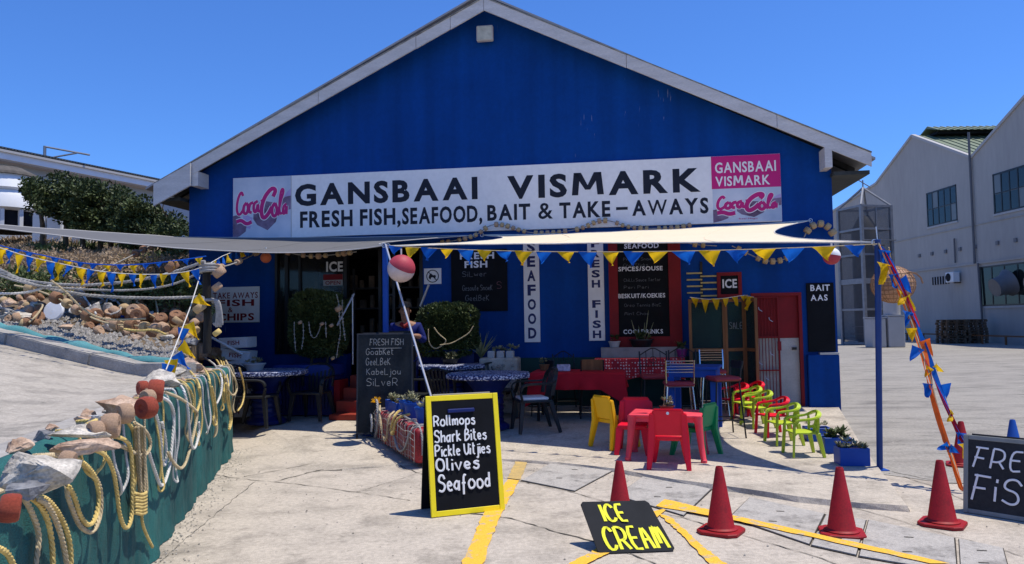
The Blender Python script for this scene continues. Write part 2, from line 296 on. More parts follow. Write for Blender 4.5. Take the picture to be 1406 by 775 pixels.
# ---------------------------------------------------------------- palette
M_ = dict(
 blue=mat('blue_paint', (.0005, .044, .22), .6, .12, 1.2, .05, 25, fine=.08, spec=.12),
 blue2=mat('bright_blue_paint', (.004, .062, .33), .5, .12, 5),
 navy=mat('navy_paint', (.006, .014, .10), .4, .2, 6),
 white=mat('white_paint', (.72, .73, .74), .5, .05, 3), signw=mat('sign_white', (.76, .75, .74), .5, .05, 1.2, fine=.05),
 chalkw=mat('white_chalk', (.8, .8, .78), .8, .05, 30), faint=mat('faint_chalk', (.16, .17, .18), .9, .3, 30), chalkm=mat('soft_chalk', (.30, .30, .28), .9, .2, 30),
 black=mat('black_board', (.006, .007, .009), .75, .3, 4, spec=.15), blackm=mat('black_metal', (.012, .012, .014), .35, .2, 8),
 ink=mat('black_ink', (.008, .01, .02), .6, .2, 3), board=mat('grey_weathered_board', (.56, .54, .52), .7, .12, 3, .1, 40, stretch=(.6, .6, 3), fine=.12),
 red=mat('red_paint', (.20, .003, .007), .6, .15, 4), redp=mat('red_plastic', (.74, .006, .03), .4, .06, 4, spec=.3), pinkp=mat('faded_red_plastic', (.74, .06, .085), .5, .12, 6),
 conem=mat('cone_red', (.29, .007, .011), .55, .2, 7, fine=.22), yel=mat('yellow_paint', (.93, .74, .015), .5, .07, 6), yelp=mat('yellow_plastic', (.85, .46, .008), .4, .06, 5),
 grn=mat('green_plastic', (.01, .28, .09), .4, .06, 5), lime=mat('lime_plastic', (.44, .56, .035), .4, .05, 5), dgrn=mat('dark_green_paint', (.008, .045, .04), .6, .2, 3),
 plas=mat('black_plastic', (.018, .02, .022), .4, .2, 5), cush=mat('maroon_vinyl', (.28, .03, .045), .45, .15, 5), chrome=mat('chrome', (.6, .6, .62), .2, .05, 5, metal=1),
 steel=mat('galvanised_steel', (.26, .265, .28), .5, .15, 4, metal=.4), wood=mat('brown_wood', (.19, .085, .035), .7, .3, 3, .1, 40, stretch=(5, 5, .6)),
 grey=mat('grey_wall', (.40, .375, .345), .85, .10, .35, fine=.06, stretch=(1, 1, .22)), greyt=mat('pale_grey_trim', (.42, .41, .40), .7, .05, 2), groof=mat('green_roof_sheet', (.16, .20, .13), .6, .12, .7),
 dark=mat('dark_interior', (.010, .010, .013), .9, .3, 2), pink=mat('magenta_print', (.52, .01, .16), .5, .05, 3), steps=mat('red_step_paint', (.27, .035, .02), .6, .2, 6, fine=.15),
 yflag=mat('yellow_bunting', (.88, .56, .012), .7, .08, 12, transl=.5), bflag=mat('blue_bunting', (.006, .13, .58), .7, .12, 12, transl=.5), oflag=mat('orange_ribbon', (.85, .16, .02), .6, .1, 12, transl=.3), rflag=mat('red_ribbon', (.5, .01, .03), .6, .1, 12, transl=.3),
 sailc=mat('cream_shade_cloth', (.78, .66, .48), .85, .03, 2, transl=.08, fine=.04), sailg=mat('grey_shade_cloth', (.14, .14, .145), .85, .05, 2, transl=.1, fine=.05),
 rope_y=mat('yellow_rope', (.62, .46, .16), .85, .25, 14, fine=.2), rope_w=mat('white_rope', (.62, .60, .55), .85, .15, 14, fine=.15), rope_t=mat('tan_rope', (.50, .40, .24), .85, .25, 14, fine=.2), rope_g=mat('grey_rope', (.33, .32, .30), .85, .25, 14, fine=.2),
 fl_t=mat('tan_float', (.46, .30, .19), .7, .25, 8, .15, 50, fine=.15), fl_b=mat('brown_float', (.29, .15, .08), .75, .3, 7, .15, 50, fine=.2), fl_o=mat('orange_red_float', (.34, .06, .03), .6, .25, 7, .15, 50, fine=.15), cork=mat('cork_float', (.48, .34, .18), .8, .3, 9, .1, 50, fine=.2),
 rock=mat('grey_white_rock', (.27, .24, .20), .9, .4, 9, .5, 30, col2=(.74, .68, .58), fine=.3), rockt=mat('tan_rock', (.30, .16, .09), .9, .3, 8, .5, 30, col2=(.70, .52, .38), fine=.25),
 rockd=mat('dark_rock', (.12, .12, .13), .9, .3, 6, .4, 30, col2=(.3, .3, .3), fine=.2), teal=None, stone=mat('pale_stone', (.42, .38, .32), .9, .25, 8, .3, 30, fine=.15),
 cloth=mat('red_cloth', (.44, .006, .018), .8, .12, 5), leafd=mat('dark_leaf', (.035, .06, .02), .6, .5, 3, col2=(.085, .115, .035)), leafm=mat('mid_leaf', (.06, .10, .03), .6, .4, 3, col2=(.16, .20, .07)),
 succ=mat('succulent_leaf', (.12, .15, .07), .6, .3, 9, col2=(.58, .54, .34), transl=.1), dry=mat('dry_grass', (.32, .22, .13), .8, .3, 2, col2=(.56, .43, .28), transl=.2), grass=mat('green_grass', (.06, .10, .025), .8, .3, 1, col2=(.18, .20, .07), transl=.2),
 bark=mat('bark', (.10, .075, .05), .9, .3, 8), tan=mat('skin', (.30, .15, .09), .6, .1, 9), soil=mat('soil', (.05, .035, .025), .95, .3, 12), gold=mat('gold_strip', (.50, .38, .15), .6, .2, 12), rwood=mat('pallet_wood', (.13, .09, .06), .8, .3, 2),
 shell=mat('shell_white', (.26, .245, .21), .7, .15, 10), silv=mat('silver_pole', (.62, .62, .64), .35, .08, 6, metal=.6), basket=mat('woven_cane', (.42, .24, .14), .7, .2, 20, .2, 80), wtile=mat('brown_thatch', (.10, .09, .08), .9, .3, 8),
)
flecks(M_['blue'])
# ---------------------------------------------------------------- special materials
def netmat(name, c1, c2, alpha=None):
    m = bpy.data.materials.new(name); m.use_nodes = True; n = m.node_tree.nodes; l = m.node_tree.links; b = n['Principled BSDF']; b.inputs['Roughness'].default_value = .85
    tc = n.new('ShaderNodeTexCoord'); a = n.new('ShaderNodeTexNoise'); a.inputs['Scale'].default_value = 1.6; a.inputs['Detail'].default_value = 7; l.new(tc.outputs['Object'], a.inputs[0])
    rp = n.new('ShaderNodeValToRGB'); rp.color_ramp.elements[0].position = .32; rp.color_ramp.elements[1].position = .72; rp.color_ramp.elements[0].color = (*c1, 1); rp.color_ramp.elements[1].color = (*c2, 1)
    l.new(a.outputs[0], rp.inputs[0])
    v = n.new('ShaderNodeTexVoronoi'); v.inputs['Scale'].default_value = 130; l.new(tc.outputs['Object'], v.inputs[0])
    mr = n.new('ShaderNodeMapRange'); mr.inputs[1].default_value = .0; mr.inputs[2].default_value = .7; mr.inputs[3].default_value = 1.2; mr.inputs[4].default_value = .65; l.new(v.outputs['Distance'], mr.inputs[0])
    sc = n.new('ShaderNodeVectorMath'); sc.operation = 'SCALE'; l.new(rp.outputs[0], sc.inputs[0]); l.new(mr.outputs[0], sc.inputs['Scale']); l.new(sc.outputs[0], b.inputs['Base Color'])
    bp = n.new('ShaderNodeBump'); bp.inputs['Strength'].default_value = .6; bp.inputs['Distance'].default_value = .004; l.new(v.outputs['Distance'], bp.inputs['Height']); l.new(bp.outputs[0], b.inputs['Normal'])
    if alpha: b.inputs['Alpha'].default_value = alpha
    return m
M_['teal'] = netmat('teal_net', (.003, .075, .078), (.018, .17, .155)); M_['teal2'] = netmat('faded_teal_net', (.06, .24, .26), (.12, .36, .38))
def dots(name, base, dot, scale, th):
    m = bpy.data.materials.new(name); m.use_nodes = True; n = m.node_tree.nodes; l = m.node_tree.links; b = n['Principled BSDF']; b.inputs['Roughness'].default_value = .75
    tc = n.new('ShaderNodeTexCoord'); v = n.new('ShaderNodeTexVoronoi'); v.inputs['Scale'].default_value = scale; v.inputs['Randomness'].default_value = .25 if th < .4 else 1; l.new(tc.outputs['Object'], v.inputs[0])
    rp = n.new('ShaderNodeValToRGB'); rp.color_ramp.interpolation = 'CONSTANT'; rp.color_ramp.elements[0].color = (*dot, 1); rp.color_ramp.elements[1].color = (*base, 1); rp.color_ramp.elements[1].position = th
    l.new(v.outputs['Distance'], rp.inputs[0]); l.new(rp.outputs[0], b.inputs['Base Color']); return m
M_['polka'] = dots('polka_dot_cloth', (.40, .008, .02), (.65, .5, .5), 22, .27)
M_['mosaic'] = dots('blue_white_mosaic', (.02, .03, .11), (.45, .48, .58), 34, .46)
M_['glass'] = glass('shop_glass', (.02, .022, .025), .5); M_['dglass'] = glass('dark_window_glass', (.015, .022, .02), .93)
# ---------------------------------------------------------------- ground
con = concrete('pale_concrete', (.54, .475, .39), (.34, .30, .25))
conr = concrete('grey_road_concrete', (.36, .335, .295), (.20, .187, .168), streak=(.45, 1.3, 1, .35))
cont = concrete('terrace_concrete', (.46, .415, .35), (.27, .25, .215), streak=(1.2, 1.2, 1, 0))
conc = concrete('cover_concrete', (.46, .43, .385), (.29, .27, .245), sc=2.2)
patm = concrete('patio_concrete', (.55, .485, .395), (.38, .335, .275))
def sheet(name, pts, m, z=None, kind='structure'):
    o = MB().add([Vector((p[0], p[1], p[2] if z is None else z)) for p in pts], [tuple(range(len(pts)))]).build(name, m); return tag(o, kind=kind)
sheet('ground', [(-600, -300, 0), (600, -300, 0), (600, 900, 0), (-600, 900, 0)], con)
pr = [GR(*q) for q in ((1100, 600), (1212, 652), (1300, 664), (1500, 668))]
sheet('road', [(4.2, 60, .004), (90, 60, .004), (90, 7, .004)]+[(p.x, p.y, .004) for p in pr[::-1]]+[(4.2, 11, .004)], conr)
# patio slab: front edge traced on the ground, rising towards the wall
edge = [(470, 640), (560, 632), (640, 628), (700, 628), (760, 632), (840, 641), (920, 656), (1000, 667), (1100, 682), (1180, 690), (1246, 694), (1250, 676), (1215, 648), (1182, 640), (1140, 585)]
E0 = [GR(*q, .05) for q in edge]
def patio():
    m = MB(); top = []; rows = 14
    fr = [p for p in resample(E0[:11], .25)]
    back = L(5.28, -.0, 0)
    for j in range(rows+1):
        for i, p in enumerate(fr):
            t = i/(len(fr)-1)
            b = L(lerp(-5.2, 5.26, t), -.05, 0)
            x = lerp(p.x, b.x, j/rows); y = lerp(p.y, b.y, j/rows); top.append(Vector((x, y, zP(x, y))))
    n = len(fr); m.add(top, [(j*n+i, j*n+i+1, (j+1)*n+i+1, (j+1)*n+i) for j in range(rows) for i in range(n-1)])
    jit = [Vector((0, .012*math.sin(i*1.7), 0)) for i in range(n)]
    m.add([p+Vector((0, -.0, .005))-Vector((0, 0, .0))+jit[i]*0 for i, p in enumerate([top[k] for k in range(n)])]+[Vector((top[k].x, top[k].y-.02+jit[k].y, 0)) for k in range(n)], [(i, i+1, n+i+1, n+i) for i in range(n-1)])
    side = [top[j*n+n-1] for j in range(rows+1)]
    m.add(side+[Vector((p.x+.02, p.y, 0)) for p in side], [(i, i+1, rows+1+i+1, rows+1+i) for i in range(rows)])
    side = [top[j*n] for j in range(rows+1)]
    m.add(side+[Vector((p.x-.3, p.y, 0)) for p in side], [(i, i+1, rows+1+i+1, rows+1+i) for i in range(rows)])
    return m
tag(patio().build('patio', patm), kind='structure')
rg = random.Random(5)
def crack(pts, w, z, name='pavement_crack', j=.012, amp=1):
    P = resample([GR(*q, z) for q in pts], .07); m = MB(); a = []; b = []
    for i, p in enumerate(P):
        t = (P[min(i+1, len(P)-1)]-P[max(i-1, 0)]).normalized(); nrm = Vector((-t.y, t.x, 0)); ww = w*rg.uniform(.15, .95); off = nrm*rg.uniform(-j, j)*amp
        zz = zP(p.x, p.y)+.004 if z > 0.01 else .005
        a.append(Vector((p.x, p.y, zz))+off+nrm*ww/2); b.append(Vector((p.x, p.y, zz))+off-nrm*ww/2)
    n = len(P); m.add(a+b, [(i, i+1, n+i+1, n+i) for i in range(n-1)]); tag(m.build(name, CRK), kind='structure')
CRK = mat('crack_dirt', (.10, .09, .072), .95, .3, 30)
for pts, w in [([(286, 651), (330, 658), (372, 662), (430, 668), (500, 678), (562, 688)], .016), ([(378, 662), (430, 648), (470, 640), (505, 630)], .03), ([(335, 655), (390, 645), (440, 635)], .016),
               ([(458, 602), (500, 618), (560, 645), (590, 655)], .016), ([(640, 705), (700, 712), (760, 730), (820, 745), (900, 775)], .022), ([(620, 640), (680, 655), (715, 662), (789, 677), (830, 690)], .014),
               ([(300, 625), (360, 612), (450, 603)], .010), ([(490, 676), (560, 655), (588, 645)], .009), ([(716, 662), (745, 645)], .018), ([(905, 704), (940, 712), (1006, 732), (1110, 762), (1190, 790)], .016),
               ([(1110, 682), (1180, 700), (1316, 739), (1406, 765)], .010), ([(1240, 655), (1290, 672), (1330, 690)], .012), ([(1190, 640), (1240, 652), (1300, 664), (1400, 668)], .03), ([(350, 662), (280, 720), (215, 775)], .007), ([(1290, 672), (1406, 690)], .014), ([(1155, 572), (1210, 574), (1290, 578), (1406, 588)], .03), ([(985, 596), (1060, 600), (1120, 636)], .004)]:
    crack(pts, w, 0)
crack([(560, 633), (640, 630), (700, 630), (760, 634), (840, 643), (920, 658), (1000, 669), (1100, 684), (1180, 692), (1247, 696)], .022, 0, j=.004)
# drain covers: a row of concrete slabs with lifting slots
def cover(name, q, label):
    P = [GR(*p, .0) for p in q]; t = thing(name, label, 'drain cover', (P[0]+P[2])/2, 0, 'concrete drain covers across the forecourt'); o = (P[0]+P[2])/2
    c = sum(P, Vector())/4
    P2 = [p+(c-p).normalized()*.016 for p in P]
    MB().prism([p-o for p in P2], (0, 0, .012), (0, 0, .001)).build('slab', conc, t)
    MB().prism([p-o for p in P], (0, 0, .006), (0, 0, .0005)).build('joint', mat('joint_dirt', (.035, .03, .025), .95, .3, 20), t)
    for s_ in (.3, .7):
        k = P[0].lerp(P[3], .5).lerp(P[1].lerp(P[2], .5), s_)-o; MB().box((k.x, k.y, .0145), (.06, .013, .003), -.2).build('lifting_slot', CRK, t)
cover('drain_cover', [(714.6, 661), (763, 633), (847, 645), (789, 676)], 'leftmost pale concrete drain cover, next to the broad yellow line')
cover('drain_cover', [(845, 682), (886, 653), (978, 673), (939, 710)], 'concrete drain cover just behind the ice cream board')
cover('drain_cover', [(1000, 712), (1029, 684), (1134, 707), (1112, 750)], 'concrete drain cover between the two middle traffic cones')
cover('drain_cover', [(1113, 751), (1135, 707), (1190, 715.5), (1176, 765)], 'small stained drain cover right under a traffic cone')
cover('drain_cover', [(1178, 766), (1192, 715), (1312, 740), (1316, 790)], 'long smooth drain cover crossed by yellow line at the right')
cover('drain_cover', [(1319, 790), (1316, 741), (1378, 754), (1388, 790)], 'square speckled drain cover at the bottom right corner')
yl = mat('road_marking_yellow', (.56, .44, .26), .8, .1, 11, .1, 60, col2=(.84, .47, .045), fine=.3, thr=(.37, .45)); yl2 = mat('worn_marking_yellow', (.50, .37, .17), .8, .2, 7, fine=.2, col2=(.62, .42, .13))
def line(q, m, dz=.016):
    P = [GR(*p) for p in q]; n = len(P)//2; a, b = P[:n], P[n:][::-1]
    A = resample(a, .1) if n > 1 else a; k = len(A); B = [b[0].lerp(b[-1], i/(k-1)) if n == 2 else None for i in range(k)]
    if n > 2:
        def at(P_, t):
            x = t*(len(P_)-1); i = min(int(x), len(P_)-2); return P_[i].lerp(P_[i+1], x-i)
        A = [at(a, i/30) for i in range(31)]; B = [at(b, i/30) for i in range(31)]; k = 31
    A = [p+Vector((rg.uniform(-.01, .01), rg.uniform(-.006, .006), dz)) for p in A]; B = [p+Vector((rg.uniform(-.01, .01), rg.uniform(-.006, .006), dz)) for p in B]
    tag(MB().add(A+B, [(i, i+1, k+i+1, k+i) for i in range(k-1)]).build('road_marking', m), kind='structure')
line([(718.5, 612), (697, 658), (714, 660), (732, 614)], yl2, .008)
line([(697, 659), (664, 706), (633, 778), (662, 778), (688, 706), (714, 661)], yl, .009)
line([(914, 688.5), (1007, 711), (1100, 731.5), (1306, 778), (1277, 778), (1100, 738), (1007, 717.5), (901, 698)], yl, .019)
line([(897, 704), (838, 745), (775, 780), (800, 780), (862, 749), (918, 699)], yl, .012)
line([(903, 706), (935, 735), (975, 778), (1000, 778), (960, 748), (921, 712)], yl, .010)
m = MB()
for _ in range(1500):
    if rg.random() < .55: Y = rg.uniform(3, 9.9); X = -2.45-.2415*(Y-4.95)+.05+abs(rg.gauss(0, .12))
    elif rg.random() < .5: X = rg.uniform(-1, 3.3); Y = lerp(9, 6.6, (X+1)/4.3)+rg.gauss(0, .12)
    else: X = rg.uniform(-3, 5); Y = rg.uniform(4, 10)
    s_ = rg.uniform(.002, .009); z = (zP(X, Y) if Y > 9.3 else 0)+.004
    m.add([(X-s_, Y-s_, z), (X+s_, Y-s_*.7, z), (X+s_*.6, Y+s_, z), (X-s_*.8, Y+s_*.7, z), (X, Y, z+s_*.9)], [(0, 1, 4), (1, 2, 4), (2, 3, 4), (3, 0, 4)])
tag(m.build('grit', mat('grit', (.16, .14, .11), .9, .4, 30, col2=(.5, .46, .4))), kind='stuff')
# ---------------------------------------------------------------- raised terrace, kerb, planted bank, hill
def wallx(Y): return -2.45-.2415*(Y-4.95)
def zT(X, Y): return 1.055+.2*min(2.4, max(0, wallx(min(Y, 9))-.9-X))
def yk(X): return 8.45+max(0, -3.6-X)*.34
def fT(i, j):
    Y0 = 1.0; X = lerp(0, -30, i**1.6); 
    Ym = yk(wallx(8.5)+X) ; Y = lerp(Y0, yk(-3.5+X)+.05, j); X = wallx(Y)-.06+X
    return Vector((X, Y, zT(X, Y)))
m = MB().grid(fT, 40, 40); tag(m.build('terrace', cont, smooth=True), kind='structure')
km = mat('kerb_concrete', (.34, .32, .29), .9, .25, 5, .2, 40, fine=.2)
xs = [-3.62]+[-3.62-1.25*i for i in range(1, 14)]
kt = thing('kerb', 'long pale concrete kerb edging the raised terrace below the stones', 'kerb', (0, 0, 0))
for a, b in zip(xs[:-1], xs[1:]):
    q = lambda X: Vector((X, yk(X)+.12, zT(X, yk(X))+.06))
    MB().sweep([q(a-.006), q((a+b)/2), q(b+.006)], .26, .17).build('kerb_stone', km, kt, bevel=.012)
def prof(d): return (.10+.2*d if d < 3 else .70+.27*min(d-3, 8)) + max(0, d-11)*.04
def zB(X, Y):
    d = Y-yk(X)-.2; return zT(X, yk(X))+prof(max(0, d))*(.62+.38*min(1, max(0, (-X-6)/7)) if d > 3 else 1)**min(1, max(0, (d-3)/4))+.06*noise.noise(Vector((X*.8, Y*.8, 0)))+.02*noise.noise(Vector((X*4, Y*4, 3)))
def xr(d): return -3.62-max(0, d)*.42 if d < 5 else -5.72-(d-5)*.25
def fB(i, j):
    d = .2+60*j**1.8; X = xr(d)-60*i**1.7; return Vector((X, yk(X)+d, zB(X, yk(X)+d)))
def bank():
    m = MB().grid(fB, 90, 70); o = [fB(0, j/70) for j in range(71)]
    m.add(o+[Vector((p.x+.02, p.y, -.1)) for p in o], [(k, k+1, 72+k, 71+k) for k in range(70)])
    return m
hm = mat('hill_soil', (.13, .095, .06), .95, .3, .8, .3, 14, col2=(.26, .19, .12), fine=.3)
tag(bank().build('hill', hm, smooth=True), kind='structure')
rg = random.Random(3)
def rockmb(seed, sx, sy, sz, n=16, rough=.06):
    r = random.Random(seed); bm = bmesh.new()
    for _ in range(n):
        v = Vector((r.gauss(0, 1), r.gauss(0, 1), r.gauss(0, 1))).normalized()*r.uniform(.8, 1.05); bm.verts.new((v.x*sx, v.y*sy, v.z*sz))
    bmesh.ops.convex_hull(bm, input=bm.verts[:]); bmesh.ops.delete(bm, geom=[v for v in bm.verts if not v.link_faces], context='VERTS')
    bmesh.ops.triangulate(bm, faces=bm.faces[:])
    bmesh.ops.subdivide_edges(bm, edges=bm.edges[:], cuts=4, use_grid_fill=True)
    s = max(sx, sy, sz)
    for v in bm.verts: v.co += v.co.normalized()*noise.noise(v.co*(2.6/s)+Vector((seed, 0, 0)))*rough*s*2 + v.co.normalized()*(noise.noise(v.co*(8/s)+Vector((seed, 5, 0)))*rough*s*.9+noise.noise(v.co*(20/s)+Vector((seed, 9, 0)))*rough*s*.45)
    m = MB(); m.v = [v.co.copy() for v in bm.verts]; bm.verts.index_update(); m.f = [[v.index for v in f.verts] for f in bm.faces]; bm.free(); return m
# gravel
m = MB()
for _ in range(7500):
    d = .3+abs(rg.gauss(0, .40)); X = rg.uniform(-9.5, xr(d)-.06); Y = yk(X)+d; s = rg.uniform(.012, .035); z = zB(X, Y)
    m.merge(PEB[rg.randrange(3)] if 0 else MB().add([(-s, -s*.7, 0), (s, -s*.8, 0), (s*.8, s, 0), (-s*.9, s*.8, 0), (0, 0, s*1.3)], [(0, 1, 4), (1, 2, 4), (2, 3, 4), (3, 0, 4)]), Matrix.Translation((X, Y, z)) @ Matrix.Rotation(rg.uniform(0, 6), 4, 'Z'))
tag(m.build('gravel', mat('gravel', (.10, .095, .09), .9, .4, 25, col2=(.46, .43, .39))), kind='stuff')
# rolled net lying along the kerb
P = [Vector((X, yk(X)+.30+.02*math.sin(X*9), zT(X, yk(X))+.15+.012*math.sin(X*13))) for X in [-3.9-.12*i for i in range(90)]]
mnet = MB(); mnet.tube(P, [.075+.02*math.sin(i*.7)+.012*math.sin(i*2.3) for i in range(len(P))], 10, sq=.6)
tag(mnet.build('rolled_net', M_['teal2'], smooth=True), 'faded teal shade net rolled along the back of the terrace kerb', 'net')
# ---------------------------------------------------------------- foreground net-covered wall
nw = thing('netted_wall', 'low retaining wall draped with dark teal shade net along the terrace edge', 'wall', (0, 0, 0))
Ys, Ye = 1.2, 9.95
def wf(t, s_):   # t along, s_ down the visible face
    Y = lerp(Ys, Ye, t); X = wallx(Y); nx = Vector((1, .2415, 0)).normalized(); tz = 1.085
    w1 = noise.noise(Vector((Y*1.7, s_*.6, 1))); w2 = noise.noise(Vector((Y*4.5+s_*.8, s_*.5, 7))); w3 = noise.noise(Vector((Y*14+s_*2, s_*3, 2)))
    if s_ < .16: q = s_/.16; off = -.20+.14*q; z = tz+.02*w2*q-.05*(1-q)
    elif s_ < .24: q = (s_-.16)/.08; off = -.06+.075*math.sin(q*1.57); z = tz-.06*(1-math.cos(q*1.57))
    else:
        q = (s_-.24)/.76; z = lerp(tz-.06, .006, q); off = .015+.035*q+.05*max(0, q-.9)*(1+w2*3)
        w4 = noise.noise(Vector((Y*9+s_*1.5, s_*.9, 4))); w5 = noise.noise(Vector((Y*22+s_*9, s_*14, 3))); off += (.055*w1+.026*w2+.010*w4)*(.25+q*.8) + .008*w3 + .006*w5 - .012*abs(w4+.1*w2)**.4*(.3+q)
    return Vector((X, Y, z)) + nx*off
MB().grid(wf, 460, 60).build('shade_net', M_['teal'], nw, smooth=True)
m = MB(); a = Vector((wallx(Ys), Ys, 0)); b = Vector((wallx(Ye), Ye, 0)); nx = Vector((1, .2415, 0)).normalized()
m.prism([a-nx*.02, b-nx*.02, b-nx*.30, a-nx*.30], (0, 0, 1.06), (0, 0, -.05)); m.build('wall_core', km, nw)
e = [wf(1, s_/30)+Vector((0, .0, 0)) for s_ in range(31)]; f = [Vector((p.x-.3, p.y+.03+.02*math.sin(i), p.z)) for i, p in enumerate(e)]
MB().add(e+f, [(i, i+1, 32+i, 31+i) for i in range(30)]).build('net_end_flap', M_['teal'], nw, smooth=True)
# ---------------------------------------------------------------- the blue building
BL = thing('blue_building', 'large gabled royal blue fish shop with pale grey barge boards', 'building', L(0, 0, 0), FRZ)
def lb(u0, u1, z0, z1, o0=0, o1=.25, b=None): return (b or MB()).bx(u0, u1, o0, o1, z0, z1)   # local y = into the wall
m = MB(); XL, XR = -5.97, 5.28; AP = (-.41, 7.12); RL = lambda u: AP[1]-.503*abs(u-AP[0])
for u0, u1, z0, z1 in [(XL, -4.30, 0, 3), (-4.30, -2.97, 0, 1.09), (-1.57, 3.95, 0, 3), (3.95, 4.74, 2.01, 3), (4.74, XR, 0, 3)]: lb(u0, u1, z0, z1, b=m)
m.prism([(XL, 0, 3), (XR, 0, 3), (XR, 0, RL(XR)), (AP[0], 0, AP[1]), (XL, 0, RL(XL))], (0, 0, 0), (0, .25, 0))
m.bx(XL, XL+.25, .25, 20, 0, RL(XL)); m.bx(XR-.25, XR, .25, 20, 0, RL(XR)); m.bx(XL+.25, XR-.25, 19.7, 20, 0, 3.9)
m.build('wall', M_['blue'], BL)
lb(-1.57, 3.9, 0, .99, -.012, -.001).build('plinth', M_['dgrn'], BL)
lb(-4.5, -3.0, 0, .6, -.012, -.001).build('plinth', M_['navy'], BL)
lb(4.79, 5.272, 0, 1.0, -.10, -.002).build('buttress', M_['blue'], BL, bevel=.01)
lb(4.98, 5.27, 1.0, 1.03, -.10, .0).build('buttress_cap', M_['greyt'], BL)
for s_, ue in ((-1, -6.62), (1, 5.86)):
    ze = RL(ue); m = MB(); n_ = 40
    for k in range(1):
        m.prism([(AP[0], 0, AP[1]+.10), (ue, 0, ze+.10), (ue, 0, ze+.135), (AP[0], 0, AP[1]+.135)], (0, -.34, 0), (0, 20.3, 0))
    m.build('roof', mat('roof_sheet', (.30, .30, .31), .6, .1, 3), BL)
    m = MB()
    for k in range(8):
        y = .4+k*2.6; m.prism([(AP[0]+s_*.2, 0, AP[1]-.02), (ue-s_*.1, 0, ze+.02), (ue-s_*.1, 0, ze+.12), (AP[0]+s_*.2, 0, AP[1]+.10)], (0, y, 0), (0, y+.09, 0))
    m.build('rafters', mat('dark_timber', (.03, .03, .032), .8, .3, 5), BL)
    m = MB(); m.bx(min(ue-s_*.05, ue-s_*.6), max(ue-s_*.05, ue-s_*.6), -.2, 20, ze-.10, ze-.04)
    m.build('eave_lining', mat('dark_timber2', (.035, .04, .04), .8, .3, 5), BL)
for k in range(-60, 61):       # corrugation ends showing above the boards
    pass
def rake(pa, pb, h, name='barge_board', off=.36, t=.03, lo=0):
    (ua, za), (ub, zb) = pa, pb
    MB().prism([(ua, 0, za), (ub, 0, zb), (ub, 0, zb-h-lo), (ua, 0, za-h)], (0, -off, 0), (0, -off+t, 0)).build(name, M_['board'], BL)
JL = [FW(*q, .36) for q in ((213, 252), (258, 229), (437, 129), (571, 54), (618, 27), (664, 2))]; JR = [FW(*q, .36) for q in ((664, 2), (860, 85), (1067, 173), (1197, 212))]
apx = (FW(664, 2, .36)[0], FW(664, -1, .36)[1]+.02)
ln = lambda a, b, u: a[1]+(b[1]-a[1])*(u-a[0])/(b[0]-a[0])
eL = (FW(213, 252, .36)); eR = FW(1197, 210, .36); prv = eL
for q in JL[1:-1]+[apx]:
    nxt = (q[0], ln(eL, apx, q[0])); k = rg.uniform(-.006, .006)
    rake((prv[0]+.004, prv[1]), (nxt[0]-.004, nxt[1]), .215, off=.36+k); prv = nxt
prv = apx
for q in JR[1:-1]+[eR]:
    nxt = (q[0], ln(apx, eR, q[0])); k = rg.uniform(-.006, .006)
    rake((prv[0]+.004, prv[1]), (nxt[0]-.004, nxt[1]), .215, off=.36+k); prv = nxt
a0 = eL; a1 = (FW(262, 228, .39)[0], ln(eL, apx, FW(262, 228, .39)[0])); MB().prism([(a0[0], 0, a0[1]-.02), (a1[0], 0, a1[1]-.02), (a1[0], 0, a1[1]-.42), (a0[0], 0, a0[1]-.42)], (0, -.41, 0), (0, -.372, 0)).build('eave_board', M_['board'], BL)
for u0, u1, z0, z1 in ((a1[0]-.02, a1[0]+.12, a1[1]-.42, a1[1]-.16), (FW(1131, 206, .3)[0], FW(1141, 206, .3)[0], FW(1136, 231, .3)[1], FW(1136, 203, .3)[1])): MB().bx(u0, u1, -.355, 0, z0, z1).build('eave_bracket', M_['board'], BL)
m = MB()
for s_, e_ in ((0, eL), (1, eR)):
    n_ = 90
    for k in range(n_):
        t = k/n_; u = lerp(apx[0], e_[0], t); z = ln(apx, e_, u); m.box((u, -.355, z+.008), (.075, .05, .010), 0)
m.v = []; m.f = []; m.prism([(eL[0], 0, eL[1]+.004), (apx[0], 0, apx[1]+.004), (eR[0], 0, eR[1]+.004), (eR[0], 0, eR[1]+.02), (apx[0], 0, apx[1]+.02), (eL[0], 0, eL[1]+.02)], (0, -.372, 0), (0, -.30, 0)); m.build('roof_edge', mat('roof_edge', (.22, .22, .20), .7, .4, 6), BL)
# shop window, door opening, dark room behind
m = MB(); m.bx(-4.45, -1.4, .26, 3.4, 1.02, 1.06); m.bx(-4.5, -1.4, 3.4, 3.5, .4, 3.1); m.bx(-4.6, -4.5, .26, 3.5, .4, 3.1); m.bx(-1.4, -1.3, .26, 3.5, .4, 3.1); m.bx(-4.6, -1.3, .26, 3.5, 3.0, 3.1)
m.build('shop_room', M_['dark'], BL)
wn = MB(); wn.bx(-4.30, -4.25, -.02, .12, 1.09, 2.99); wn.bx(-3.01, -2.95, -.02, .12, 1.09, 2.99); wn.bx(-4.25, -3.01, -.02, .12, 1.09, 1.15); wn.bx(-4.25, -3.01, -.02, .12, 2.93, 2.99); wn.bx(-4.12, -4.06, .0, .08, 1.15, 2.93); wn.bx(-3.86, -3.82, .0, .08, 1.15, 2.93)
wf_ = wn.build('shop_window', M_['blackm'], BL); MB().bx(-4.25, -3.01, .04, .05, 1.15, 2.93).build('pane', M_['glass'], wf_)
m = MB(); m.bx(-1.63, -1.57, -.01, .15, 1.06, 2.99); m.bx(-2.95, -1.57, -.012, .15, 2.93, 2.99); m.bx(-2.40, -2.34, .06, .12, 1.07, 2.93); m.bx(-2.14, -2.09, .05, .11, 1.07, 2.93)
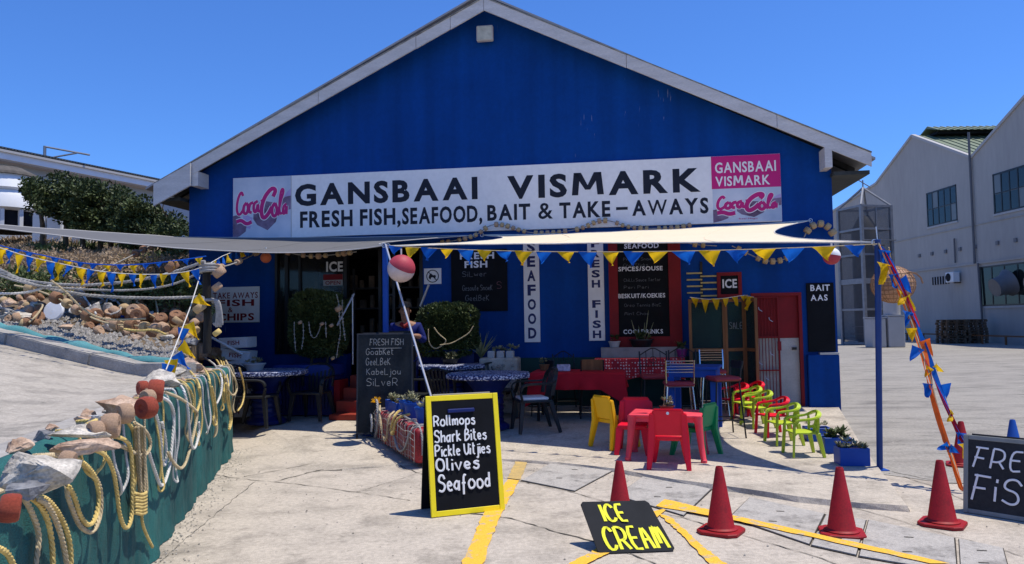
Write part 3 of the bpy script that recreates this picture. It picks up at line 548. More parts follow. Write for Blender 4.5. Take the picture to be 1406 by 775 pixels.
for k in range(4): m.bx(-2.34, -2.14, .07, .10, 1.2+k*.45, 1.23+k*.45)
m.build('door_frame', M_['blackm'], BL)
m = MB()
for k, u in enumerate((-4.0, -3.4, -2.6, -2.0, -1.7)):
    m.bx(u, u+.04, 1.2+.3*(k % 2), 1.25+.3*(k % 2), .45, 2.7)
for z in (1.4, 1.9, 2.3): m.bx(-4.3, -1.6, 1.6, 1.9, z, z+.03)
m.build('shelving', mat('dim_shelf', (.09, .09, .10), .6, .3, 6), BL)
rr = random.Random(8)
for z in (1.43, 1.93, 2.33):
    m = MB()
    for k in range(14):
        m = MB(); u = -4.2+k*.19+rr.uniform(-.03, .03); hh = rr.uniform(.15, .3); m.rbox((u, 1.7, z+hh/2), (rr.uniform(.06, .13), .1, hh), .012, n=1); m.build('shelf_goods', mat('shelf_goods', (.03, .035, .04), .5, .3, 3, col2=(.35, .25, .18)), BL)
# red steps
st = thing('shop_steps', 'red painted entrance steps leading up to the dark shop doorway', 'steps', L(-2.5, .0, .17), FRZ)
for k in range(6): MB().bx(-.18+.02*k, .92, -1.56+.26*k, -.003 if k == 5 else -1.56+.26*(k+1)+.02, -.05, .04+.184*k).build('step', M_['steps'], st, bevel=.012)
m = MB(); 
m.tube([(0, 0, 0), AT(486, 404, 12.7)-AT(463, 447, 12.3)], .016, 8); qz = AT(484, 405, 12.68)-AT(463, 447, 12.3); m.tube([qz, qz-Vector((0, 0, 1.15))], .012, 8); 
hr = m.build('handrail', M_['silv'], smooth=True); hr.location = AT(463, 447, 12.3); tag(hr, 'short pale handrail slanting beside the red steps and left hedge', 'handrail')
# service door on the right
dm = MB(); 
rd = thing('service_door', 'red and white service door with a barred red security gate', 'door', L(3.95, 0, .12), FRZ)
m = MB(); m.bx(0, .05, -.02, .1, 0, 1.89); m.bx(.74, .79, -.02, .1, 0, 1.89); m.bx(.05, .74, -.02, .1, 1.84, 1.89); m.build('door_frame', M_['red'], rd)
MB().bx(.05, .74, .05, .09, 0, 1.15).build('door_leaf', mat('worn_white_door', (.42, .41, .39), .7, .15, 5, fine=.15), rd)
MB().bx(.05, .74, .046, .09, 1.15, 1.84).build('door_leaf', M_['red'], rd)
m = MB()
for k in range(8): m.cyl((.06+k*.05, .0, .03), (.06+k*.05, .0, 1.82), .006, n=6)
for z in (.03, .62, 1.16, 1.81): m.bx(.05, .425, -.012, .012, z, z+.022)
m.bx(.41, .435, -.014, .014, .03, 1.83); m.bx(.395, .45, -.03, .0, .95, 1.1)
m.build('security_gate', M_['red'], rd); MB().bx(.63, .7, .02, .05, .96, 1.0).build('handle', M_['blackm'], rd)
m = MB()
for x, z in ((.14, 1.62), (.30, 1.45), (.12, .75), (.22, .5), (.3, .9)): m.tube([(x-.03, -.02, z+.04), (x-.02, -.022, z-.0), (x+.03, -.02, z-.03)], .006, 5)
m.build('gate_ornament', M_['silv'], rd)
# grey ledge under the price board
tag(MB().bx(0, 1.36, -.28, -.001, 0, .19).build('ledge', mat('ledge_concrete', (.26, .25, .24), .9, .2, 5), None), 'rough grey concrete ledge below the red framed price board', 'ledge')
lg = [o for o in C.objects if o.name == 'ledge'][0]; lg.location = L(1.5, 0, .965); lg.rotation_euler = (0, 0, FRZ)
# ---------------------------------------------------------------- signs on the wall
def board(name, label, cat, pa, pb, m, t=.03, off=0, framemat=None, fw=.04, group=None):
    ua, za = FW(*pa, off+t); ub, zb = FW(*pb, off+t); o = thing(name, label, cat, L(ua, off, zb), FRZ, group); W, Hh = ub-ua, za-zb
    MB().bx(0, W, -t, -.001, 0, Hh).build('panel', m, o, bevel=.003)
    if framemat:
        f = MB(); f.bx(-fw, 0, -t-.02, -.001, -fw, Hh+fw); f.bx(W, W+fw, -t-.02, -.001, -fw, Hh+fw); f.bx(0, W, -t-.02, -.001, Hh, Hh+fw); f.bx(0, W, -t-.02, -.001, -fw, 0); f.build('frame', framemat, o)
    return o, W, Hh, t
sg, W, Hh, t = board('shop_sign', 'long white shop sign lettered Gansbaai Vismark across the blue gable wall', 'sign', (320, 245), (1074, 304), M_['signw'], .05)
d1 = FW(400, 241, .05)[0]-FW(320, 245, .05)[0]; d2 = FW(976, 214, .05)[0]-FW(320, 245, .05)[0]; y = -.053
for a, b in ((.0, d1), (d2, W)): pass
U0, Z0 = FW(320, 245, .05)[0], FW(1074, 304, .05)[1]
def SX(px, py=290): return FW(px, py, .053)[0]-U0
def SZ(px, py): return FW(px, py, .053)[1]-Z0
text(sg, 'GANSBAAI', SX(405), SZ(530, 279), SX(656), SZ(530, 248), M_['ink'], y, .040, gap=.13); text(sg, 'VISMARK', SX(697), SZ(830, 269), SX(963), SZ(830, 236), M_['ink'], y, .040, gap=.13)
for st_, x0, x1 in (('FRESH FISH,', 412, 550), ('SEAFOOD,', 552, 662), ('BAIT', 669, 728), ('&', 739, 759), ('TAKE', 768, 838), ('AWAYS', 868, 973)): text(sg, st_, SX(x0), SZ((x0+x1)/2, 309-(x0+x1)*.5*.0335+17), SX(x1), SZ((x0+x1)/2, 309-(x0+x1)*.5*.0335-5), M_['ink'], y, .032)
MB().bx(SX(846), SX(862), y, y+.004, SZ(853, 288.5), SZ(853, 284.5)).build('lettering', M_['ink'], sg)
pm = mat('printed_ice_blue', (.42, .50, .62), .5, .12, 1.5, col2=(.62, .64, .70)); mar = mat('printed_maroon', (.11, .02, .06), .5, .5, 3, col2=(.30, .22, .33)); lil = mat('printed_lilac', (.42, .33, .55), .5, .2, 3)
def colaprint(x0, x1, z0, z1):
    MB().bx(x0, x1, y, y+.005, z0, z1).build('printed_panel', pm, sg); w_, h_ = x1-x0, z1-z0
    def poly(pts, m_, dy): MB().prism([(x0+a*w_, y-dy, z0+b*h_) for a, b in pts], (0, 0, 0), (0, .0012, 0)).build('printed_shape', m_, sg)
    poly([(.0, .0), (.0, .38), (.1, .40), (.16, .30), (.24, .24), (.22, .12), (.12, .05)], mar, .0012)
    poly([(.35, .0+.32), (.42, .22), (.60, .13), (.74, .26), (.78, .40), (.70, .58), (.5, .62), (.36, .5)], mar, .0014)
    poly([(.80, .42), (.84, .62), (1.0, .74), (1.0, .46)], mar, .0013); poly([(.88, .66), (.93, .74), (1, .80), (1, .68)], lil, .0016); poly([(.16, .2), (.3, .16), (.34, .34), (.18, .42)], lil, .0011)
    for r, mm, dy in ((.038, M_['signw'], .002), (.028, M_['pink'], .0034)):
        mb = MB(); s_ = w_
        def strk(pts, rr=1):
            o = len(mb.v); mb.tube(chaikin([(x0+.06*w_+a*w_*.88, 0, z0+h_*(.36+b*.42)) for a, b in pts], 3), r*rr*w_/1.1, 6)
            for v in mb.v[o:]: v.y = (v.y)*.05+y-dy
        strk([(.13, .82), (.10, 1.0), (.03, .75), (.0, .3), (.04, .05), (.12, .2), (.16, .45)])
        strk([(.20, .55), (.14, .42), (.14, .15), (.2, .1), (.24, .35), (.2, .55)], 1.1); strk([(.33, .55), (.26, .5), (.24, .2), (.3, .15)], 1.1)
        strk([(.42, .6), (.34, .5), (.34, .2), (.39, .15), (.43, .55), (.42, .2), (.47, .2)], 1.1)
        strk([(.48, .58), (.52, .60)], 1.2)
        strk([(.72, .75), (.78, 1.0), (.70, 1.1), (.55, .75), (.48, .25), (.52, -.12), (.62, .05), (.70, .35)], 1.5)
        strk([(.76, .5), (.70, .35), (.70, .05), (.76, -.05), (.81, .2), (.76, .5)], 1.2); strk([(.82, .0), (.86, .5), (.94, 1.0), (.88, 1.05), (.84, .5), (.85, .05), (.9, .1)], .9)
        strk([(.98, .45), (.92, .35), (.91, .05), (.96, .1), (.99, .45), (.98, .05)], 1.0)
        strk([(.0, -.18), (.10, -.12), (.2, -.3), (.30, -.2)], 1.4)
        mb.build('logo_lettering', mm, sg)
colaprint(.005, d1-.005, .0, Hh-.005); MB().bx(d1-.008, d1+.004, y-.002, y+.005, 0, Hh).build('joint_strip', M_['greyt'], sg)
colaprint(d2+.01, W-.004, .01, .57)
MB().bx(d2, W-.002, y, y+.005, .57, Hh-.004).build('printed_panel', M_['pink'], sg)
text(sg, 'GANSBAAI', d2+.06, .83, W-.07, 1.01, M_['signw'], y-.003, .02); text(sg, 'VISMARK', d2+.06, .61, W-.17, .78, M_['signw'], y-.003, .02)
text(sg, 'Real Magic', d2+.42, .045, d2+.72, .075, M_['pink'], y-.004, .0)
o, W, Hh, t = board('take_away_sign', 'white board with red lettering Take Aways Fish and Chips at the far left wall', 'sign', (290, 395), (356, 443), M_['signw'], .02)
text(o, 'TAKE AWAYS', .04, .44, W-.03, .55, M_['red'], -.022, .015); text(o, 'FISH', .12, .30, W-.1, .42, M_['red'], -.022, .03); text(o, '&', .33, .19, .42, .28, M_['red'], -.022, .02); text(o, 'CHIPS', .12, .04, W-.1, .17, M_['red'], -.022, .03)
MB().bx(0, W, -.0215, -.02, 0, .008).build('border', M_['faint'], o)
o, W, Hh, t = board('no_dogs_sign', 'small square white sign with a dog in a barred circle', 'sign', (582, 369), (606, 390), M_['signw'], .01)
m = MB(); m.tube([(W/2+.105*math.cos(a*.2618), -.013, Hh/2+.105*math.sin(a*.2618)) for a in range(25)], .008, 5); m.tube([(W/2-.07, -.013, Hh/2+.07), (W/2+.07, -.013, Hh/2-.07)], .007, 5)
m.prism([(W/2+a, 0, Hh/2+b) for a, b in ((-.07, -.03), (-.06, .02), (-.03, .05), (.01, .015), (.05, .02), (.06, -.01), (.04, -.05), (.02, -.02), (-.02, -.02), (-.04, -.06))], (0, -.014, 0), (0, -.010, 0)); m.build('symbol', M_['ink'], o)
o, W, Hh, t = board('fresh_fish_blackboard', 'black chalk board headed Fresh Fish on the wall beside the doorway', 'blackboard', (619, 344), (697, 427), M_['black'], .03)
text(o, 'FRESH', .16, .90, .76, 1.02, M_['signw'], -.033, .03); text(o, 'FISH', .24, .75, .64, .87, M_['signw'], -.033, .03)
hand(o, 'SiLwer', .2, .60, .62, .09, M_['faint'], -.033, .004); hand(o, 'Gesoute SnoeK', .2, .36, .72, .09, M_['faint'], -.033, .004); hand(o, 'GeelBeK', .25, .18, .66, .10, M_['faint'], -.033, .004); hand(o, 'S', .8, .38, .88, .12, mat('pink_chalk', (.18, .08, .10), .9), -.033, .004)
for nm, st_, a, b, lab in (('seafood_sign', 'SEAFOOD', (718, 330), (742, 470), 'tall narrow white sign spelling Seafood downwards on blue wall'), ('fresh_fish_sign', 'FRESH FISH', (806, 328), (831, 468), 'tall narrow white sign spelling Fresh Fish downwards beside the red frame')):
    o, W, Hh, t = board(nm, lab, 'sign', a, b, M_['signw'], .02); n_ = len(st_)+.15; k = Hh/n_
    for i, ch in enumerate(st_):
        if ch != ' ': text(o, ch, W*.24 if ch != 'I' else W*.42, Hh-(i+.9)*k, W*.76 if ch != 'I' else W*.58, Hh-(i+.14)*k, M_['navy'], -.023, .04)
o, W, Hh, t = board('price_board', 'tall black price board in a broad red wooden frame with white headings', 'blackboard', (847, 328), (920, 462), M_['black'], .05, framemat=None)
for q in ((-.15, 0, -.17, Hh), (W, W+.20, -.17, Hh), (.001, W-.001, -.17, 0)): MB().bx(q[0], q[1], -.07, -.001, q[2], q[3]).build('frame_board', M_['red'], o)
for st_, px, py, x1, hh in (('SEAFOOD', 857, 342, .62, .085), ('SPICES/SOUSE', 849, 373, .78, .075), ('BESKUIT/KOEKIES', 849, 410, .82, .075), ('COOLDRINKS', 856, 459, .70, .075)):
    u, z = FW(px, py, .05); u -= FW(847, 328, .05)[0]; z -= FW(920, 462, .05)[1]; text(o, st_, u, z, u+x1-.05, z+hh, M_['signw'], -.054, .025)
for st_, z, x1 in (('Prawns Snoek', 1.27, .6), ('Crab Sticks', 1.17, .5), ('ChiLLi Sauce Tartar', .92, .7), ('Peri Peri', .80, .5), ('Oreo Tennis BisC', .50, .7), ('Mint Choc', .36, .5)): hand(o, st_, .10, z, x1, .05, M_['faint'], -.054, .0025)
o, W, Hh, t = board('ice_sign', 'small black Ice sign in a red frame above the folding screen', 'sign', (989, 379), (1014, 404), M_['black'], .03, framemat=M_['red'], fw=.055)
text(o, 'ICE', .03, .10, W-.02, .25, M_['signw'], -.034, .03)
o, W, Hh, t = board('bait_sign', 'tall black board lettered Bait Aas at the right corner of the shop', 'sign', (1107, 389), (1148, 483), M_['black'], .03)
text(o, 'BAIT', .06, .98, W-.06, 1.08, M_['signw'], -.033, .025); text(o, 'AAS', .06, .82, W-.10, .92, M_['signw'], -.033, .025)
# fish gauge: rows of little gold strips
gs = thing('wooden_strip_rack', 'staggered rows of small gold strips mounted beside the red frame', 'rack', L(2.93, 0, 1.95), FRZ)
for k in range(8): MB().bx((0 if k % 2 else .22), (.25 if k % 2 else .48), -.03, -.001, .02+.075*k*.72, .045+.075*k*.72).build('strip', M_['gold'], gs)
MB().bx(.22, .26, -.02, -.001, 0, .60).build('upright', M_['blackm'], gs)
fl = thing('floodlight', 'square floodlight mounted high under the gable peak', 'light', L(-.385, 0, 6.46), FRZ)
MB().rbox((0, -.14, .14), (.29, .1, .27), .02).build('housing', M_['greyt'], fl); MB().bx(-.12, .12, -.195, -.191, .02, .25).build('lamp_glass', mat('lamp_glass', (.45, .44, .36), .2, .2, 12), fl); MB().bx(-.02, .02, -.09, -.001, .1, .16).build('bracket', M_['greyt'], fl)
text(BL, 'ICE', FW(447, 370)[0], FW(465, 373)[1], FW(470, 370)[0], FW(465, 359)[1], M_['signw'], .03, .03, name='window_lettering')
ow = thing('open_sign', 'small red and white Open sign inside the shop window', 'sign', L(-3.40, -.02, FW(470, 392)[1]), FRZ); MB().bx(0, .36, -.001, .012, 0, .2).build('panel', M_['greyt'], ow); MB().bx(0, .36, -.004, -.002, .1, .2).build('band', M_['red'], ow); text(ow, 'OPEN', .04, .015, .32, .085, M_['red'], -.006, .02)
# ---------------------------------------------------------------- folding net screen
sc = thing('folding_screen', 'brown wooden folding screen with green netting beside the red service door', 'screen', L(2.93, .45, .16), FRZ)
def leafscreen(x0, y0, x1, y1, nm, panels):
    a, b = Vector((x0, y0, 0)), Vector((x1, y1, 0)); m = MB(); up = Vector((0, 0, 1))
    for p in (a, b): m.box((p.x, p.y, .88), (.045, .045, 1.76))
    for z in (.08, .95, 1.73): m.sweep([a+up*z, b+up*z], .035, .05)
    m.build('frame', M_['wood'], sc)
    q = MB(); q.prism([a+up*.1, b+up*.1, b+up*1.7, a+up*1.7], (0, .004, 0), (0, -.004, 0)); q.build('netting', netmat('screen_net', (.004, .022, .024), (.008, .05, .045), .85), sc)
leafscreen(0, 0, .52, -.02, 'a', 2); leafscreen(.55, -.02, .84, .10, 'b', 2); leafscreen(.87, .10, .98, -.22, 'c', 2)
hand(sc, 'SALE', .60, 1.28, .80, .10, M_['faint'], -.04, .004)
# ---------------------------------------------------------------- warehouse on the right (its long face is the plane X = WX)
WX = 27.3
def WP(px, py, dx=0):                       # pixel -> point on the warehouse face
    d = ray(px, py); return Vector((0, 0, H)) + d*((WX-dx)/d.x)
wh = thing('warehouse', 'grey multi-gabled warehouse with green roofs and dark steel windows across the yard', 'building', (WX, 0, 0))
Yv = [31.6, 38.1, 44.7, 51.2, 57.6, 66, 80]
prof_ = [(24, 0), (24, 10.0), (25.1, 10.5), (31.6, 13.5), (32, 13.45)]
pts = [(18, -.2), (18, 11.2), (25.3, 13.4), (31.8, 10.9), (38.3, 13.75), (44.8, 10.85), (51.3, 13.75), (56.6, 11.45), (64, 10.55), (74, 9.5), (74, -.2)]
MB().prism([(0, a, b) for a, b in pts], (0, 0, 0), (.4, 0, 0)).build('wall', M_['grey'], wh)
m = MB(); m.bx(.4, 40, 18, 18.3, 0, 10); m.bx(.4, 40, 73.7, 74, 0, 9); m.build('wall', M_['grey'], wh)
m = MB()
for (a, za), (b, zb) in zip(pts[1:-2], pts[2:-1]): m.sweep([(.05, a, za+.06), (.05, b, zb+.06)], .28, .16)
m.build('coping', M_['greyt'], wh)
for (a, za), (b, zb) in zip(pts[1:-2], pts[2:-1]):
    m = MB(); n_ = 34; sgn = 1
    for k in range(n_):
        t0, t1 = k/n_, (k+1)/n_
    q = [(.3, a, za+.02), (42, a, za+.02), (42, b, zb+.02), (.3, b, zb+.02)]
    m.add(q, [(0, 1, 2, 3)]); m.build('roof_sheet', M_['groof'], wh)
    if abs(zb-za) > 1.5:
        rib = MB(); 
        for k in range(70):
            x = .5+k*.55; rib.sweep([(x, a, za+.05), (x, b, zb+.05)], .08, .05)
        tag(rib.build('roof_ribs', M_['groof'], wh), kind='stuff')
for a, za in ((25.3, 13.4), (38.3, 13.75), (51.3, 13.75)):
    m = MB(); m.bx(1.2, 36, a-.9, a+.9, za-.05, za+.12); m.build('ridge_vent', M_['dark'], wh)
    m = MB(); m.prism([(1, a-1.3, za+.1), (1, a, za+.62), (1, a+1.3, za+.1), (1, a, za+.5)], (0, 0, 0), (36, 0, 0)); m.build('ridge_cap', M_['groof'], wh)
    rib = MB(); 
    for k in range(80): x = 1.1+k*.44; rib.sweep([(x, a-1.3, za+.12), (x, a, za+.64)], .16, .05)
    tag(rib.build('roof_ribs', M_['groof'], wh), kind='stuff')
def whwin(y0, y1, z0, z1, cols, rows, lab=None):
    f = MB(); x = -.03
    f.bx(x, .1, y0, y0+.09, z0, z1); f.bx(x, .1, y1-.09, y1, z0, z1); f.bx(x, .1, y0, y1, z0-.0, z0+.09); f.bx(x, .1, y0, y1, z1-.09, z1)
    for k in range(1, cols): yy = lerp(y0, y1, k/cols); f.bx(x+.004, .08, yy-.04, yy+.04, z0+.09, z1-.09)
    for k in range(1, rows): zz = lerp(z0, z1, k/rows); f.bx(x+.008, .07, y0+.09, y1-.09, zz-.03, zz+.03)
    w_ = f.build('window', M_['blackm'], wh)
    MB().bx(-.06, .0, y0-.06, y1+.06, z0-.12, z0-.003).build('sill', M_['greyt'], w_)
    for i in range(cols):
        for j in range(rows):
            a, b = lerp(y0, y1, i/cols)+.045, lerp(y0, y1, (i+1)/cols)-.045; c, d = lerp(z0, z1, j/rows)+.04, lerp(z0, z1, (j+1)/rows)-.04
            gm = M_['dglass'] if (i*3+j*5) % 7 else mat('pale_pane', (.16, .17, .17), .3, .1, 1)
            MB().bx(-.006+.003*((i+j) % 2), .004+.003*((i+j) % 2), a, b, c, d).build('pane', gm, w_)
for q0, q1, c_, r_2 in (((1272, 266), (1315, 303), 5, 2), ((1363, 240), (1412, 284), 4, 2), ((1345, 367), (1440, 418), 5, 1)):
    a, b = WP(*q0), WP(*q1); whwin(b.y, a.y, min(a.z, b.z) if 0 else b.z+(.0), a.z, c_, r_2)
# pipes and string course
dp = MB(); a = WP(1337, 215); dp.tube([(-.12, 44.8, 12.4), (-.12, 44.8, 4.6)], .07, 8); dp.tube([(-.12, 44.5, 4.6), (-.12, 44.3, .3)], .06, 8)
dp.build('downpipe', mat('grey_pipe', (.13, .13, .14), .6, .1, 4), wh)
m = MB(); m.bx(-.08, .0, 30, 54, 4.55, 4.66); m.bx(-.05, 0, 18, 56, 6.85, 6.90); m.build('string_course', M_['grey'], wh)
for k in range(11):
    yy = 35+k*1.55+(.5 if k > 5 else 0); MB().box((-.04, yy, 5.6), (.1, .22, .22)).build('wall_anchor', mat('anchor_steel', (.17, .17, .18), .6, .2, 5), wh)
m = MB(); m.tube([(-.1, 46.8, 4.8), (-.1, 46.8, 6.3)], .05, 6); m.build('conduit', MATS['grey_pipe'], wh)
a = WP(1284, 385); v = MB(); v.bx(-.03, .05, a.y-1.6, a.y+.3, a.z-.3, a.z+.2); v.build('louvre_vent', M_['dark'], wh)
m = MB()
for k in range(6): m.bx(-.05, -.032, a.y-1.5+k*.3, a.y-1.42+k*.3, a.z-.3, a.z+.2)
m.build('louvre', M_['greyt'], wh)
a = WP(1306, 381, .4); ac = thing('air_conditioner', 'white outdoor air conditioner unit on the grey warehouse wall', 'air conditioner', (WX-.42, a.y, a.z-.35)); MB().rbox((.1, 0, .35), (.4, .85, .62), .03).build('casing', M_['white'], ac)
MB().lathe([(.25, 0), (.25, .02), (.2, .025)], (0, 0, 0), 20, Matrix.Translation((-.105, .1, .35)) @ Matrix.Rotation(-math.pi/2, 4, 'Y')).build('fan', M_['dark'], ac); MB().bx(.0, .42, -.3, -.26, -.03, .03).build('bracket', M_['dark'], ac)
# horn shaped ducts behind the lower window
a = WP(1372, 392, .9); 
for k, yy in enumerate((a.y+.3, a.y-2.6)):
    t = thing('fan_cowl', ('far' if k == 0 else 'near')+' curved grey fan duct against the lower warehouse window', 'duct', (WX-.5, yy, 3.2)); MB().lathe([(.78, -.35), (.62, -.2), (.52, .15), (.5, .5)], (0, 0, 0), 24, Matrix.Rotation(-math.pi/2-.3, 4, 'Y')).build('cowl', mat('duct_steel', (.15, .15, .155), .5, .12, 2), t, smooth=True)
    MB().sphere((.1, 0, .0), .3, sc=(1, 1, 1)).build('hub', M_['dark'], t)
# lattice tower
tp = AT(1193, 462, 44); TZ = 0
tw = thing('steel_tower', 'tall galvanised lattice tower with mesh panels and pointed top beside the warehouse', 'tower', (tp.x, tp.y, 0), .25)
s = .98; Ht = 7.9
m = MB()
for a, b in ((-s, -s), (s, -s), (s, s), (-s, s)): m.box((a, b, Ht/2), (.16, .16, Ht))
m.build('post', M_['steel'], tw)
m = MB()
for k, z in enumerate((.1, 2.0, 3.6, 5.1, 6.55, Ht-.05)):
    for q in ((-s, -s, s, -s), (s, -s, s, s), (s, s, -s, s), (-s, s, -s, -s)): m.sweep([(q[0], q[1], z), (q[2], q[3], z)], .10, .12 if k != 2 else .3)
m.sweep([(-s, -s-.1, 5.9), (s+.2, -s-.1, 5.9)], .06, .06); m.box((0, -s, Ht/2), (.07, .07, Ht)); m.build('rail', M_['steel'], tw)
m = MB()
for a, b in ((-s, -s), (s, -s), (s, s), (-s, s)): m.tube([(a, b, Ht), (0, 0, Ht+1.15)], .07, 6)
m.tube([(0, 0, Ht+1.0), (0, 0, Ht+1.6)], .04, 6); m.tube([(-.3, 0, Ht+1.6), (.5, 0, Ht+1.2)], .03, 6); m.build('pointed_top', M_['steel'], tw)
m = MB()
for k in range(44):
    x = -s+.06*k; 
    for q in ((x, -s, x, -s), (-s, x, -s, x)):
        if x < s: m.box((q[0], q[1], Ht/2+.0), (.018, .018, Ht))
for k in range(132):
    z = .05+k*.06
    if z < Ht: m.box((0, -s+.004, z), (2*s, .012, .014)); m.box((-s+.004, 0, z), (.012, 2*s, .014))
m.build('mesh_panel', mat('mesh_steel', (.11, .11, .115), .6, .1, 3), tw)
m = MB(); m.lathe([(.72, .2), (.72, 6.6), (.3, 7.4)], n=20); m.build('inner_tank', mat('tank_grey', (.10, .10, .105), .6, .15, 2), tw, smooth=True)
m = MB()
for k in range(14): m.box((-s+.1+.13*k, 0, .2+.42*k if k < 7 else .2+.42*(k)), (.35, .8, .05))
m.build('stair', M_['steel'], tw)
for k, (px, wd, hh, zz) in enumerate(((1202, .72, 1.5, 0), (1226, .85, 1.6, 0), (1226, .85, .9, 1.67))):
    p = AT(px, 462, 39.5); t = thing('water_tank', ('small square pale concrete tank at the tower foot', 'larger pale concrete tank right beside the square one', 'round grey tank on top of the pale concrete tanks')[k], 'tank', (p.x, p.y, zz))
    if k < 2: MB().rbox((0, 0, hh/2), (wd, .9, hh), .06).build('tank_body', M_['greyt'], t); MB().bx(-wd/2-.03, wd/2+.03, -.48, .48, hh, hh+.06).build('lid', M_['greyt'], t)
    else: MB().lathe([(.4, 0), (.4, hh-.1), (.3, hh), (.1, hh+.05)]).build('tank_body', M_['greyt'], t, smooth=True); MB().lathe([(.15, hh+.03), (.15, hh+.12)]).build('lid', M_['dark'], t)
# pallets
pmv = MB()
for k in range(7): pmv.box((-.5+k/6, 0, .135), (.12, 1.1, .02))
for k in (-.5, 0, .5): pmv.box((0, k, .105), (1.12, .1, .03)); 
for a in (-.5, 0, .5):
    for b in (-.5, 0, .5): pmv.box((a, b, .055), (.14, .12, .08))
for k in (-.5, 0, .5): pmv.box((0, k, .008), (1.12, .1, .016))
me = pmv.build('pallet', M_['rwood']); first = True; rq = random.Random(4)
for s_ in range(2):
    for k in range(9):
        o = me if first else me.copy()
        if not first: C.objects.link(o)
        first = False; p = AT(1306+s_*29, 466, 43.5); o.location = (p.x+rq.uniform(-.05, .05), p.y+rq.uniform(-.04, .04), .15*k+.006); o.rotation_euler = (0, 0, rq.uniform(-.06, .06))
        sd = ('left', 'right')[s_]; tag(o, ('lowest worn pallet of the %s stack beside the warehouse' if k == 0 else 'topmost worn pallet of the %s stack beside the warehouse' if k == 8 else 'worn wooden pallet inside the %s stack beside the warehouse') % sd, 'pallet', ('lowest pallet, %s' if k == 0 else 'top pallet, %s' if k == 8 else 'pallets inside the %s stack') % sd)
rl = thing('low_rail', 'low rust brown steel rail along the foot of the warehouse', 'fence', (WX-1.6, 30, 0)); m = MB()
for k in range(12):
    MB().box((0, k*2, .25), (.08, .08, .5)).build('post', M_['wood'], rl)
MB().bx(-.03, .03, 0, 22, .42, .5).build('rail', M_['wood'], rl)
# ---------------------------------------------------------------- pale building on the hill, left
def edge2(px, py, Y): return AT(px, py, Y)
A_, B_ = AT(-230, 190, 20.5), AT(262, 253, 32); ez = 7.6; A_.z = B_.z = ez; dirv = (B_-A_).normalized(); ang = math.atan2(dirv.y, dirv.x); Ln = (B_-A_).length+6
wb = thing('hill_house', 'long pale grey building with white fascia and dark corrugated roof on the hill', 'building', (A_.x, A_.y, 0), ang)
MB().bx(0, Ln, .5, 12, 2, ez-.35).build('wall', mat('pale_grey_wall', (.36, .41, .46), .85, .05, .8), wb)
MB().bx(-.4, Ln+.4, -.05, .02, ez-.42, ez-.14).build('fascia', M_['white'], wb); MB().bx(-.4, Ln+.4, .02, .5, ez-.46, ez-.42).build('soffit', M_['greyt'], wb)
m = MB(); n_ = int(Ln/.11)
for k in range(n_): x = k*.11; m.sweep([(x, -.12, ez-.08+.02), (x, 12, ez+1.4)], .07, .05)
m.add([(-.4, -.1, ez-.11), (Ln+.4, -.1, ez-.11), (Ln+.4, 12, ez+1.35), (-.4, 12, ez+1.35)], [(0, 1, 2, 3)])
m.build('corrugated_roof', mat('dark_roof_sheet', (.11, .12, .12), .6, .15, 2), wb)
m = MB(); m.bx(-.4, Ln+.4, -.12, -.05, ez-.2, ez-.12); m.build('gutter', M_['greyt'], wb)
for k in range(3):
    x = 8+k*7; f = MB(); f.bx(x, x+1.2, .44, .52, ez-2.2, ez-1.0); wv = f.build('window', M_['white'], wb); MB().bx(x+.06, x+1.14, .42, .435, ez-2.14, ez-1.06).build('pane', M_['dglass'], wv)
p = AT(61, 234, 27); an = thing('antenna', 'thin metal pole with a long horizontal arm above the hill building', 'antenna', p)
k_ = 27/1050
m = MB(); m.tube([(0, 0, -1.2), (0, 0, 34*k_)], .05, 6); m.build('mast', M_['steel'], an)
m = MB(); m.tube([(0, 0, 33*k_), (56*k_, .3, 23*k_)], .035, 6); m.tube([(0, 0, 16*k_), (40*k_, .2, 25*k_)], .03, 6); m.build('arm', M_['steel'], an)
m = MB(); m.tube([(0, 0, 8*k_), (-.2, 0, -.4)], .03, 5); m.tube([(0, 0, 8*k_), (.25, 0, -.4)], .03, 5); m.build('strut', M_['steel'], an)
p = AT(6, 300, 22); q = 22/1050
rt = thing('white_rotunda', 'round white stepped structure with a thatch brown cap at the far left', 'building', (p.x, p.y, p.z-.4))
MB().lathe([(.82, .0), (.82, .35), (.80, .4+.2)], n=32).build('dark_opening', M_['dark'], rt); MB().lathe([(.86, .55), (.98, .62), (.92, .95), (.80, 1.14)], n=32).build('drum', M_['white'], rt, smooth=True)
MB().lathe([(.84, 1.14), (.90, 1.2), (.78, 1.5), (.74, 1.6)], n=32).build('drum', M_['white'], rt, smooth=True); MB().lathe([(.84, 1.6), (.8, 1.68), (.45, 1.86), (.1, 1.92)], n=32).build('cap', M_['wtile'], rt)
for a in range(5): MB().box((.86*math.cos(-2.6+a*.52), .86*math.sin(-2.6+a*.52), .28), (.10, .10, .58), -2.6+a*.52).build('pillar', M_['white'], rt)
for i, (x0, x1, y0, y1, lab) in enumerate(((44, 62, 292, 312, 'small white wall stub beside the rotunda under the hedge'), (64, 84, 290, 305, 'white stepped wall block seen under the hedge'), (98, 120, 300, 310, 'low white wall glimpsed between the hedge trunks'))):
    a = AT(x0, y1, 21.5); b = AT(x1, y0, 21.5); t = MB().bx(0, b.x-a.x, 0, .8, -.6, b.z-a.z).build('white_wall', M_['white'], bevel=.02); t.location = a; tag(t, lab, 'wall')
